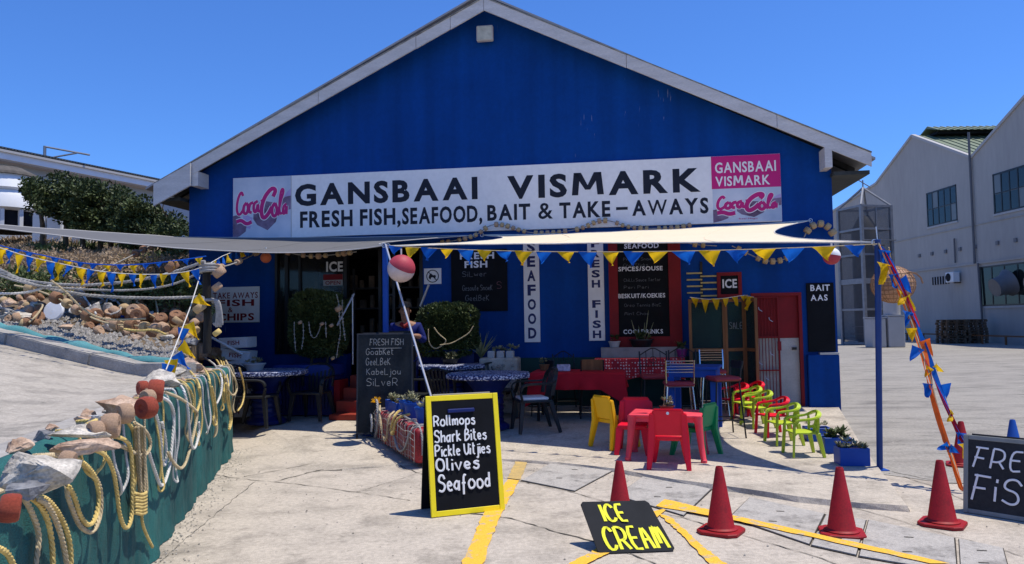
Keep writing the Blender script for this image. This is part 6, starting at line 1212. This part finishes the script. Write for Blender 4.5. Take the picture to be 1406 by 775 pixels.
# red netted planter wall
n0, n1 = Vector((-.93, 8.55, .055)), Vector((-1.93, 11.0, .12)); dv = (n1-n0).normalized(); arz = math.atan2(dv.y, dv.x); Lw = (n1-n0).length
t = thing('netted_planter', 'row of red painted blocks wrapped in clear net and ropes under blue pots', 'planter', n0, arz)
for k in range(6): x = (k+.5)*Lw/6; MB().rbox((x, 0, .19), (Lw/6-.03, .34+rg.uniform(-.02, .02), .38+rg.uniform(-.015, .015)), .05, n=3).build('block', mat('scuffed_red_paint', (.26, .010, .014), .5, .3, 7, col2=(.42, .03, .04), fine=.4), t, smooth=True)
m = MB()
for k in range(30):
    x = k*Lw/30+rg.uniform(0, .06); P = [(x+rg.uniform(-.03, .03), s_*.185, z) for s_, z in ((1, .02), (1.02, .2), (1.0, .37), (.8, .41), (0, .415), (-.8, .41), (-1.0, .37), (-1.03, .2), (-1, .02))]; m.tube(P, .003, 4)
for z in (.06, .12, .19, .26, .33):
    for s_ in (-1, 1): m.tube([(k*Lw/20, s_*(.19+.006*math.sin(k)), z+.015*math.sin(k*1.3)) for k in range(21)], .003, 4)
m.build('net', mat('pale_net_cord', (.42, .40, .36), .7, .3, 10), t)
o0 = t.location; RM = Matrix.Rotation(arz, 4, 'Z')
def W_(x, y, z): return n0+(RM @ Vector((x, y, z)))
for lab, col, P, r in [('grey rope coil arched over the far end of the red blocks', 'rope_g', [(2.5, .18, .1), (2.3, .21, .4), (2.1, .16, .55), (1.8, .20, .5), (1.7, .22, .2), (1.9, .21, .05)], .017), ('white rope hanging on the far red blocks', 'rope_w', [(2.4, .17, .45), (2.2, .22, .4), (2.05, .22, .2), (2.1, .22, .1)], .016), ('tan rope loops in the middle of the red blocks', 'rope_t', [(1.9, .15, .46), (1.6, .22, .38), (1.4, .22, .1), (1.2, .22, .08), (1.15, .21, .4), (1.3, .1, .44)], .015),
   ('yellow rope knot on the red blocks below the blue pots', 'rope_y', [(1.1, -.1, .45), (1.0, .1, .50), (.9, .2, .42), (1.0, .22, .25), (.85, .22, .2), (.8, .2, .42), (.7, .05, .47)], .017), ('grey rope lying over the nearest red blocks', 'rope_g', [(.9, .2, .2), (.6, .22, .05), (.3, .21, .12), (.15, .19, .38), (.1, 0, .42)], .014), ('dark rope over the near end of the red blocks', 'rope_g', [(.8, .1, .44), (.5, .14, .45), (.2, .1, .43), (-.02, .1, .35), (-.03, .1, .1)], .013)]: rope('rope', lab, [W_(*q) for q in P], M_[col], r)
star = MB()
for k in range(26): a = k*2.4; e_ = rg.uniform(0, 1.3); star.tube([(0, 0, 0), (.08*math.cos(a)*math.cos(e_), .08*math.sin(a)*math.cos(e_), .08*math.sin(e_))], [.012, .003], 5)
o = star.build('yarn_pompom', M_['yflag']); o.location = W_(2.0, .17, .50); tag(o, 'spiky yellow rope pompom on top of the far red blocks', 'pompom')
for x, r, h_, lab in ((.30, .115, .19, 'nearest blue pot on the red blocks, filled with succulents'), (.78, .12, .20, 'middle blue pot on the red blocks, slightly taller'), (1.05, .11, .2, 'blue pot behind the middle one on the red blocks')): pot(lab, W_(x, -.02, .40), r, h_, M_['blue2'], 6, .075)
box_planter('blue trough of spiky succulents on the far red blocks beside the chalkboard', W_(1.62, -.03, .40), arz, .62, .2, .14, M_['blue2'], 16, .085)
b = thing('netted_pot', 'blue pot wrapped in white netting left of the red blocks', 'plant pot', GP(508, 600)+Vector((0, .15, 0))); MB().lathe([(.13, 0), (.16, .06), (.15, .2), (.165, .33), (.12, .40), (.001, .41)], n=20).build('pot', M_['blue2'], b, smooth=True)
m = MB()
for k in range(16): a = k*math.pi/8; m.tube([((.165+.008*math.sin(j*2+k))*math.cos(a+.22*math.sin(j*1.1+k*1.7)), (.165+.008*math.sin(j*2+k))*math.sin(a+.22*math.sin(j*1.1+k*1.7)), .02+j*.03) for j in range(13)], .0055, 5)
m.build('netting', M_['shell'], b, smooth=True)
# stone planter with aloes
sp = Vector((-.33, 12.42, zP(0, 12.4))); t = thing('stone_planter', 'pale stone planter studded with shells holding aloes by the blue wall', 'planter', sp, FRZ); MB().rbox((.12, 0, .44), (.62, .42, .88), .03).build('box', M_['stone'], t); 
m = MB()
for k in range(46): MB().sphere((rg.uniform(-.16, .40), -.215, rg.uniform(.05, .8)), rg.uniform(.02, .04), 8, 6, (1, .5, .8)).build('shell', M_['shell'], t, smooth=True)
m = MB()
for k in range(3): m.rbox((.0+k*.15, -.1, .93), (.12, .16, .12), .02)
m.build('rim_stone', M_['greyt'], t)
m = MB()
for k in range(26):
    a = k*2.4; e_ = rg.uniform(.55, 1.4); d = Vector((math.cos(a)*math.cos(e_), math.sin(a)*math.cos(e_), math.sin(e_))); L_ = rg.uniform(.25, .46); b0 = Vector((-.20, .05, .88)); m.sweep([b0, b0+d*L_*.5, b0+d*L_+Vector((d.x, d.y, -.2))*.06], [.035, .028, .003], [.008, .006, .002])
m.build('aloe', mat('aloe_leaf', (.13, .18, .07), .5, .3, 6, col2=(.42, .40, .2)), t); succ(t, -.02, .42, -.12, .1, .96, 12, .09, name='succulents')
# troughs and clipped hedges with rope decoration
def hedge(label, px0, px1, py0, py1, Y, dep, extra):
    a, b = AT(px0, py1, Y), AT(px1, py0, Y); c = Vector(((a.x+b.x)/2, Y+dep/2, 0)); z0, z1 = a.z, b.z; wd = b.x-a.x
    t = thing('clipped_hedge', label, 'hedge', (c.x, c.y, zP(0, Y)), FRZ*.6); zo = zP(0, Y); m = MB(); r = random.Random(int(px0))
    for _ in range(17000):
        q = Vector((r.uniform(-1, 1), r.uniform(-1, 1), r.uniform(-1, 1))); ax = max(range(3), key=lambda i: abs(q[i])); q[ax] = 1 if q[ax] > 0 else -1
        if ax == 1 and r.random() < .8: q[1] = -1
        n5 = (abs(q.x)**5+abs(q.y)**5+abs(q.z)**5)**.2; q = q/n5
        nz = noise.noise(Vector((q.x*1.6+px0, q.y*1.6, q.z*1.6)))*.16+noise.noise(Vector((q.x*4+px0, q.y*4, q.z*4)))*.08; k = 1+nz-.12*r.random()**2
        p = Vector((q.x*wd*.5*k, q.y*dep*.5*k, (z0+z1)/2-zo+q.z*(z1-z0)*.5*k)); d = Vector((q.x, q.y, q.z))**1 if 0 else Vector((q.x*abs(q.x)**3, q.y*abs(q.y)**3, q.z*abs(q.z)**3+.3))+Vector((r.uniform(-1, 1), r.uniform(-1, 1), r.uniform(-.8, .8)))
        m.leaf(p, d, (r.uniform(-1, 1), r.uniform(-1, 1), r.uniform(-1, 1)), r.uniform(.035, .075), r.uniform(.02, .035))
    m.rbox((0, 0, (z0+z1)/2-zo), (wd*.80, dep*.76, (z1-z0)*.80), .12, n=3)
    m.build('foliage', M_['leafd'], t); s_ = MB(); [s_.tube([(x, 0, z0-zo-.35), (x+.05, 0, z0-zo+.2)], .025, 6) for x in (-.15, .12)]; s_.build('stem', M_['bark'], t); return t
hedge('box clipped dark hedge in front of the shop window with hanging shells', 394, 470, 402, 488, 12.5, .55, 0)
hedge('box clipped dark hedge right of the doorway with a looped rope', 576, 652, 420, 488, 12.3, .55, 1)
tr1 = AT(444, 500, 12.35); t = thing('tall_planter', 'tall dark blue ribbed planter under the left hedge', 'planter', (tr1.x-.30, 12.6, zP(0, 12.6)), FRZ); m = MB(); m.bx(-.5, .5, -.26, .26, .0, .62)
for k in range(17): m.box((-.48+.06*k, -.275, .36), (.03, .03, .5))
m.build('ribbed_base', M_['navy'], t); MB().bx(-.48, .50, -.30, .28, .625, .80).build('trough', mat('trough_blue', (.006, .03, .18), .5, .2, 4), t, bevel=.01); MB().bx(.505, .60, -.2, .2, 0, .55).build('red_base', M_['red'], t)
t = thing('tall_planter', 'dark planter base under the right hedge behind the mosaic tables', 'planter', (-1.05, 12.75, zP(0, 12.7)), FRZ); MB().bx(-.45, .45, -.22, .22, 0, .95).build('box', M_['navy'], t); MB().bx(-.48, .48, -.25, .25, .955, 1.0).build('rim', M_['blue2'], t)
shl = lambda lab, L_, Y, rr_=.012, m_='shell': None
def shellstring(label, pts, n, r, m_='shell', rp='rope_g', rr_=.006):
    P = chaikin(pts, 2); o0 = P[0]; t = thing('shell_string', label, 'string of shells', o0); MB().tube([p-o0 for p in P], rr_, 6).build('rope', M_[rp], t, smooth=True); R = resample(P, sum((P[i+1]-P[i]).length for i in range(len(P)-1))/(n+1))
    for p in R[1:-1]: MB().sphere((0, 0, 0), r*rg.uniform(.6, 1.2), 8, 6, (1, .8, rg.uniform(.7, 1.3))).build('shell', M_[m_], t, smooth=True, loc=p-o0)
Yh = 12.35
for lab, P, n in [('leftmost white rope of shells hanging on the left hedge', [(404, 442), (404, 460), (406, 482)], 6), ('second white shell string on the left hedge', [(416, 444), (417, 462), (414, 480)], 6), ('looped white shell string in the middle of the left hedge', [(424, 442), (426, 460), (432, 466), (438, 456), (441, 444)], 9), ('straight shell string right of the loop on the left hedge', [(447, 442), (448, 464)], 6), ('long sunlit shell garland down the right edge of the left hedge', [(462, 404), (466, 420), (466, 440), (468, 458), (464, 476), (462, 492)], 16), ('frayed white shell garland next to the handrail', [(470, 412), (470, 436), (472, 452), (474, 468)], 12)]:
    shellstring(lab, [AT(x, y, Yh-.04) for x, y in P], n, .017)
for px, py, lab in ((412, 443, 'pale round float hung at the left of the left hedge'), (442, 445, 'tan round float hung at the middle of the left hedge'), (455, 447, 'darker tan round float beside it on the left hedge'), (465, 424, 'large peach coloured float on the right edge of the left hedge'), (457, 492, 'bright blue and white float at the foot of the left hedge')):
    flt('fl_t' if 'blue' not in lab else 'cork', AT(px, py, Yh-.06), .036 if 'large' not in lab else .06, .5, 1.0, label=lab)
rope('rope', 'thick pale rope looped across the front of the right hedge', [AT(*q, 12.22) for q in ((588, 452), (588, 470), (596, 480), (606, 476), (614, 468), (606, 462), (600, 456), (596, 450))], M_['rope_t'], .010); rope('rope', 'second pale rope swag on the right hedge', [AT(*q, 12.2) for q in ((604, 474), (620, 472), (634, 464), (644, 458), (650, 448))], M_['rope_t'], .009)
# pot on the left table, crates behind it
lt = Vector((-3.95, 11.7, zP(0, 11.75)+.80)); pot('pewter pot of dry succulents on the left mosaic table', lt, .17, .11, M_['greyt'], 10, .07)
p2 = Vector((-1.0, 12.2, zP(0, 12.25)+.80)); pot('dark pot of white flowering succulents on the back mosaic table', p2, .14, .09, M_['blackm'], 11, .06)
p3 = kc+Vector((.02, .08, .512)); pot('brown pot of striped succulents on the low red table', p3, .085, .06, mat('brown_pot', (.12, .03, .02), .5, .2, 8), 9, .055)
pot('purple pot with a twiggy plant on the wall table', t2+Vector((.62, -.05, .84)), .09, .13, mat('purple_pot', (.2, .02, .16), .5, .2, 5), 6, .09, pm_='leafm')
pot('small grey pot on the ledge below the price board', L(1.72, .15, 1.158), .10, .10, M_['greyt'], 6, .06, pm_='leafd')
t = pot('black bowl of tall thin aloes on the ledge before the price board', L(2.16, .15, 1.158), .20, .13, M_['blackm'], 7, .12, pm_='leafm'); m = MB()
for a, h_ in ((-.12, .35), (.1, .5), (.05, .3), (-.03, .25), (.16, .3)): m.sweep([(a*.5, 0, .1), (a, 0, .1+h_*.6), (a*1.3, 0, .1+h_)], [.03, .02, .003], [.01, .008, .003])
m.build('aloe', MATS['aloe_leaf'], t)
pot('flower pot with pale blooms beside the lilac box', tc_+Vector((-.5, .2, .725)), .08, .09, M_['wood'], 8, .06)
cm = mat('white_crate_plastic', (.62, .63, .64), .5, .1, 4, fine=.1)
def crate(label, p, rz, tilt=0):
    t = thing('fish_crate', label, 'crate', p, rz); t.rotation_euler = (0, tilt, rz); m = MB(); w_, d_, h_ = .44, .32, .17; m.bx(-w_/2, w_/2, -d_/2, d_/2, 0, .015)
    m.bx(-w_/2, w_/2, -d_/2-.01, -d_/2+.01, .015, h_); m.bx(-w_/2, w_/2, d_/2-.01, d_/2+.01, .015, h_); m.bx(-w_/2-.01, -w_/2+.01, -d_/2, d_/2, .015, h_); m.bx(w_/2-.01, w_/2+.01, -d_/2, d_/2, .015, h_)
    m.build('body', cm, t); MB().bx(-w_/2-.025, w_/2+.025, -d_/2-.025, -d_/2-.011, h_-.03, h_).build('rim', cm, t); text(t, 'FISH', -.10, .05, .1, .12, M_['red'], -d_/2-.013, .02)
cx_ = Vector((-4.45, 12.45, zP(0, 12.4)))
for k, (dz, ti, lab) in enumerate(((0, 0, 'lowest white fish crate of the stack behind the left table'), (.18, 0, 'second white fish crate from the bottom of the stack'), (.36, .02, 'third white fish crate of the stack'), (.54, -.02, 'fourth white fish crate of the stack'), (.72, .0, 'fifth white fish crate, just above the table top'), (.90, .12, 'tilted white fish crate near the top of the stack'), (1.10, -.03, 'topmost white fish crate with red lettering'))): crate(lab, cx_+Vector((0, 0, dz)), FRZ+.05*(k % 3), ti)
tag(MB().tube([cx_+Vector((.15, -.25, 1.0)), cx_+Vector((-.35, -.25, 1.28))], .02, 8).build('white_pole', M_['white']), 'short white pipe leaning diagonally against the fish crates', 'pipe')
# ---------------------------------------------------------------- boards
def qboard(name, label, TL, TR, BL_, BR, m, fm, fw, th=.02):
    t = thing(name, label, 'sign', BL_); O = BL_.copy(); ex = (BR-BL_).normalized(); ez = (TL-BL_).normalized(); ny = ex.cross(ez).normalized()
    t.matrix_world = Matrix(((ex.x, -ny.x, ez.x, O.x), (ex.y, -ny.y, ez.y, O.y), (ex.z, -ny.z, ez.z, O.z), (0, 0, 0, 1)))
    W, Hh = (BR-BL_).length, (TL-BL_).length; y0 = -th
    return t, W, Hh
def frameboard(t, W, Hh, m, fm, fw, th=.02, y=0, mk=1):
    MB().bx(fw, W-fw, y-.008, y+.008, fw, Hh-fw).build('panel', m, t)
    f = MB(); f.bx(0, fw, y-th/2-.003, y+th/2, 0, Hh); f.bx(W-fw, W, y-th/2-.003, y+th/2, 0, Hh); f.bx(fw, W-fw, y-th/2, y+th/2-.003, Hh-fw, Hh); f.bx(fw, W-fw, y-th/2, y+th/2-.003, 0, fw); f.build('frame', fm, t, bevel=.003)
def ortho(BL_, BR, tilt, Hh):   # board standing on the edge BL-BR, leaning back by tilt
    ex = (BR-BL_).normalized(); bk_ = Vector((-ex.y, ex.x, 0)).normalized(); up = (Vector((0, 0, 1))*math.cos(tilt)+bk_*math.sin(tilt)); return BL_+up*Hh, BR+up*Hh
def aframe(name, label, BL_, BR, Hh, tilt, m, fm, fw):
    TL, TR = ortho(BL_, BR, tilt, Hh); t, W, Hh = qboard(name, label, TL, TR, BL_, BR, m, fm, fw)
    # qboard's local axes: x along, y into the board, z up the board
    frameboard(t, W, Hh, m, fm, fw)
    b = MB(); A = 2*tilt; R = Matrix.Translation((0, .012, Hh)) @ Matrix.Rotation(-A, 4, 'X') @ Matrix.Translation((0, 0, -Hh)) if 0 else Matrix.Translation((0, .02, Hh)) @ Matrix.Rotation(A, 4, 'X') @ Matrix.Translation((0, 0, -Hh))
    q = MB().bx(.0, W, -.01, .01, 0, Hh); b.merge(q, R); b.build('rear_panel', fm if fw > .03 and 0 else m, t); MB().tube([(W*.1, .01, Hh+.004), (W*.9, .01, Hh+.004)], .012, 6).build('hinge', M_['blackm'], t)
    return t, W, Hh
bl, br2 = GR(592, 711, .004), GR(693, 700, .004)
t, W, Hh = aframe('menu_board', 'black a-frame menu board with bright yellow frame and white handwriting', bl, br2, .99, .16, M_['black'], M_['yel'], .045)
q = lambda px, py: None
LX = lambda px: (px-592)/102*W
for st_, x0, x1, z, h_ in (('RoLLmops', .06, .42, .735, .085), ('Shark Bites', .06, .515, .60, .095), ('PickLe Uitjies', .06, .54, .485, .09), ('OLives', .06, .435, .365, .10), ('Seafood', .075, .52, .20, .125)):
    hand(t, st_.replace('L', 'l'), x0, z, x1, h_, M_['chalkw'], -.016, .0078 if h_ < .1 else .0098, jit=.045, sm=2)
MB().rbox((W*.47, -.02, .855), (.24, .02, .035), .008).build('grip', M_['navy'], t)
bl, br2 = GP(489, 603), GP(566, 603); br2.y = bl.y-.02
t, W, Hh = aframe('chalkboard', 'tall plain grey chalkboard on legs listing fresh fish, beside the red blocks', bl+Vector((0, 0, .06)), br2+Vector((0, 0, .06)), 1.36, .055, mat('slate', (.020, .025, .029), .8, .35, 3, fine=.2, spec=.2), mat('slate_edge', (.03, .035, .045), .7, .2, 5), .02)
for x in (.012, W-.012): MB().bx(x-.012, x+.012, -.012, .012, -.06, .0).build('foot', M_['blackm'], t)
for st_, x0, x1, z, h_ in (('FRESH FISH', .18, .64, 1.20, .085), ('GoabKet', .13, .50, 1.07, .085), ('GeeLBeK', .13, .46, .93, .095), ('KabeLJou'.replace('J', 'j'), .14, .60, .80, .085), ('SiLVeR'.replace('V', 'v'), .14, .56, .65, .10)): hand(t, st_, x0, z, x1, h_, M_['chalkm'], -.014, .0045)
hand(t, '-', .2, 1.13, .62, .07, M_['chalkm'], -.014, .004)
# ice cream board lying against the cone
BL_, BR = GR(822, 761, .004), GR(928, 757, .004); TL, TR = AT(796, 690, 5.62), AT(889, 688, 5.70)
t = thing('ice_cream_board', 'small dark board with yellow Ice Cream lettering leaning on a cone', 'sign', BL_); nn = (BR-BL_).cross(TL-BL_).normalized()*.006
def Q(u, v): return (BL_*(1-u)+BR*u)*(1-v)+(TL*(1-u)+TR*u)*v-BL_
pl_ = [Q(.04, 0), Q(.96, 0), Q(1, .05), Q(1, .95), Q(.96, 1), Q(.04, 1), Q(0, .95), Q(0, .05)]
MB().prism(pl_, nn, -nn).build('panel', mat('dark_board', (.022, .023, .025), .8, .15, 4, spec=.12), t)
for st_, x0, x1, z, h_ in (('ICE', .26, .60, .60, .33), ('CREAM', .15, .97, .06, .42)):
    mb = MB(); hand(None, st_, x0, z, x1-.03, h_, None, 0, .026, mb=mb, jit=.0, flat=0, sm=1)
    # width of the stroke is in board units: place each vertex on the board, a little above it
    mb2 = MB(); mb2.add([Q(v.x, v.z)+nn*1.0+nn.normalized()*.0015 for v in mb.v], mb.f); mb2.build('lettering', mat('yellow_chalk_paint', (.80, .78, .03), .7, .05, 9), t)
BL_, BR = GR(1323, 703, .004), GR(1440, 722, .004)
t, W, Hh = aframe('fish_board', 'grey framed black board with white Fresh Fish lettering at the right edge', BL_, BR, .62, .14, mat('worn_black_board', (.026, .028, .031), .8, .2, 5, fine=.2), mat('grey_frame', (.24, .25, .23), .6, .15, 5), .035)
hand(t, 'FRESH', .07, .37, .66, .155, M_['chalkw'], -.016, .0085, jit=.05, shear=.15); hand(t, 'FiSH', .06, .11, .56, .20, M_['chalkw'], -.016, .0095, jit=.05, shear=.12)
# ---------------------------------------------------------------- cones
def cone(label, p, rz, m, h_=.49, k=1.0, name='traffic_cone'):
    t = thing(name, label, 'traffic cone', p, rz); r = .185*k; pts = [(r*math.cos(a), r*math.sin(a)) for a in [math.pi/8+i*math.pi/4+(.18 if i % 2 else -.18) for i in range(8)]]
    b = MB(); b.prism([(x, y, 0) for x, y in pts], (0, 0, 0), (0, 0, .028*k)); b.build('base', m, t, bevel=.006)
    MB().lathe([(.125*k, .028*k), (.125*k, .036*k), (.108*k, .042*k), (.10*k, .05*k), (.028*k, h_-.012), (.022*k, h_), (.016*k, h_), (.014*k, h_-.03), (.0001, h_-.03)], n=30).build('body', m, t, smooth=True); return t
cone('dark red traffic cone second from left, on the drain covers', GR(990, 731), .2, M_['conem']); cone('dark red traffic cone standing over the yellow line, third from left', GR(1156, 734), .5, M_['conem']); cone('dark red traffic cone nearest the Fresh Fish board', GR(1294, 721), .1, M_['conem'])
cone('dark red traffic cone standing behind the ice cream board', GR(852, 722), .3, M_['conem'], .50)
cone('distant dark red cone partly hidden by the ribbons', GR(1322, 640), .3, M_['conem'], .47)
cone('blue cone standing behind the Fresh Fish board at the right edge', GR(1393, 637), .3, mat('cone_blue', (.01, .07, .33), .5, .1, 5), .47)
c_ = AT(1380, 607, 7.0); o = MB().tube([(-.2, 0, 0), (-.06, 0, .0)], .03, 10).build('blue_bar', M_['blue2'], smooth=True); o.location = c_+Vector((0, 0, -.02)); tag(o, 'short blue tube end sticking out beside the blue cone', 'tube'); o = MB().cyl((0, 0, -.25), (0, 0, .06), .045, n=14).build('red_canister', M_['red'], smooth=True); o.location = c_+Vector((-.02, .05, -.02)); tag(o, 'short dark red cylinder left of the blue cone', 'canister')
# ---------------------------------------------------------------- the person in the doorway
hp = AT(557, 426, 11.95); fz = zP(0, 11.95); base = Vector((hp.x, hp.y, fz)); hz = hp.z-fz
def skin(name, nodes, edges, m, parent, sub=2):
    me = bpy.data.meshes.new(name); me.from_pydata([n[0] for n in nodes], edges, []); o = bpy.data.objects.new(name, me); C.objects.link(o)
    o.modifiers.new('s', 'SKIN'); me.skin_vertices if me.skin_vertices else None
    for i, n in enumerate(nodes): me.skin_vertices[0].data[i].radius = (n[1], n[2] if len(n) > 2 else n[1]); me.skin_vertices[0].data[i].use_root = i == 0
    sb = o.modifiers.new('b', 'SUBSURF'); sb.levels = sub; sb.render_levels = sub
    me2 = bpy.data.meshes.new_from_object(o.evaluated_get(bpy.context.evaluated_depsgraph_get())); bpy.data.objects.remove(o); me2.materials.clear(); me2.materials.append(m); me2.polygons.foreach_set('use_smooth', [True]*len(me2.polygons))
    o = bpy.data.objects.new(name, me2); C.objects.link(o); o.parent = parent; return o
pe = thing('person', 'person in blue jacket and dark cap looking down, standing behind the tall chalkboard', 'person', base)
k = hz/1.50
def v(x, y, z): return (x*k, y*k, z*k)
N = [(v(0, 0, .86), .15*k, .11*k), (v(0, 0, 1.0), .135*k, .10*k), (v(0, -.01, 1.16), .155*k, .11*k), (v(0, -.01, 1.27), .13*k, .09*k), (v(0, -.03, 1.34), .05*k), (v(0, -.06, 1.42), .065*k, .08*k), (v(0, -.075, 1.50), .075*k, .09*k), (v(0, -.07, 1.56), .06*k, .075*k),
 (v(-.17, 0, 1.27), .06*k), (v(-.24, -.02, 1.06), .048*k), (v(-.19, -.2, 1.14), .036*k), (v(-.12, -.27, 1.145), .028*k), (v(.17, 0, 1.27), .06*k), (v(.25, -.02, 1.06), .048*k), (v(.20, -.2, 1.14), .036*k), (v(.13, -.27, 1.145), .028*k),
 (v(-.09, 0, .78), .09*k), (v(-.10, -.01, .45), .062*k), (v(-.11, .02, .09), .042*k), (v(-.12, -.09, .03), .036*k), (v(.09, 0, .78), .09*k), (v(.10, -.01, .45), .062*k), (v(.11, .02, .09), .042*k), (v(.12, -.09, .03), .036*k)]
ED = [(0, 1), (1, 2), (2, 3), (3, 4), (4, 5), (5, 6), (6, 7), (3, 8), (8, 9), (9, 10), (10, 11), (3, 12), (12, 13), (13, 14), (14, 15), (0, 16), (16, 17), (17, 18), (18, 19), (0, 20), (20, 21), (21, 22), (22, 23)]
skin('body', N, ED, M_['tan'], pe)
J = [(n[0], n[1]*1.13, (n[2] if len(n) > 2 else n[1])*1.13) for n in N[:4]]+[(n[0], n[1]*1.25) for n in (N[8], N[9], N[10])]+[(n[0], n[1]*1.25) for n in (N[12], N[13], N[14])]
skin('jacket', J, [(0, 1), (1, 2), (2, 3), (3, 4), (4, 5), (5, 6), (3, 7), (7, 8), (8, 9)], mat('jacket_blue', (.004, .012, .12), .8, .15, 6), pe)
skin('trousers', [(n[0], n[1]*1.15, (n[2] if len(n) > 2 else n[1])*1.15) for n in (N[0], N[16], N[17], N[18], N[20], N[21], N[22])], [(0, 1), (1, 2), (2, 3), (0, 4), (4, 5), (5, 6)], M_['navy'], pe)
m = MB(); m.lathe([(.088*k, 0), (.092*k, .03*k), (.075*k, .075*k), (.001, .095*k)], v(0, -.07, 1.53), 18, sy=1.15); m.rbox(v(0, -.19, 1.535), (.13*k, .10*k, .012*k), .004); m.build('cap', M_['blackm'], pe, smooth=True)
m = MB(); m.tube([v(-.05, -.10, 1.31), v(0, -.135, 1.27), v(.05, -.10, 1.31)], .03*k, 8); m.build('collar', M_['red'], pe, smooth=True)
m = MB(); m.sphere(v(0, -.175, 1.475), .014*k, 8, 6); [m.sphere(v(s_*.076, -.07, 1.48), .018*k, 8, 6, (.5, 1, 1.3)) for s_ in (-1, 1)]; m.build('nose_and_ears', M_['tan'], pe, smooth=True)
m = MB(); [m.sphere(v(s_*.03, -.158, 1.50), .008*k, 8, 6) for s_ in (-1, 1)]; m.tube([v(-.02, -.158, 1.43), v(.02, -.158, 1.43)], .004*k, 5); m.build('eyes_and_mouth', M_['blackm'], pe)
m = MB()
for s_ in (-1, 1):
    w0 = Vector(v(s_*.12, -.28, 1.145))
    for j in range(4): a = w0+Vector((-s_*.012*j*k+s_*.018*k, -.03*k, 0)); m.tube([w0, a+Vector((-s_*.02, -.03, -.0))*k, a+Vector((-s_*.04, -.045, -.03+.004*j))*k], [.012*k, .009*k, .007*k], 6)
    m.tube([w0, w0+Vector((-s_*.035, .0, .025))*k, w0+Vector((-s_*.06, -.01, .03))*k], [.012*k, .010*k, .008*k], 6)
m.build('fingers', M_['tan'], pe, smooth=True)
m = MB(); m.bx(-.16*k, .16*k, -.165*k, -.155*k, .55*k, 1.0*k); m.build('apron', M_['blackm'], pe); MB().tube([v(-.16, -.17, .95), v(-.15, -.17, 1.01), v(.15, -.17, 1.01)], .007*k, 5).build('apron_trim', M_['greyt'], pe)
tray = MB(); tray.bx(-.2, .2, -.12, .12, 0, .015); tray.bx(-.2, .2, -.12, -.11, .015, .06); tray.bx(-.2, .2, .11, .12, .015, .06); o = tray.build('tray', M_['blackm']); o.location = base+Vector((-.08, -.36*k, 1.16*k)); tag(o, 'flat black tray held at chest height by the person in the blue jacket', 'tray')
o = MB().tube([(0, 0, 0), (.16, -.1, .36)], .02, 8).build('doorway_rail', M_['silv'], smooth=True); pz = AT(577, 421, 12.9); o.location = pz; tag(o, 'short pale pole slanting above the right hedge by the doorway', 'pole')
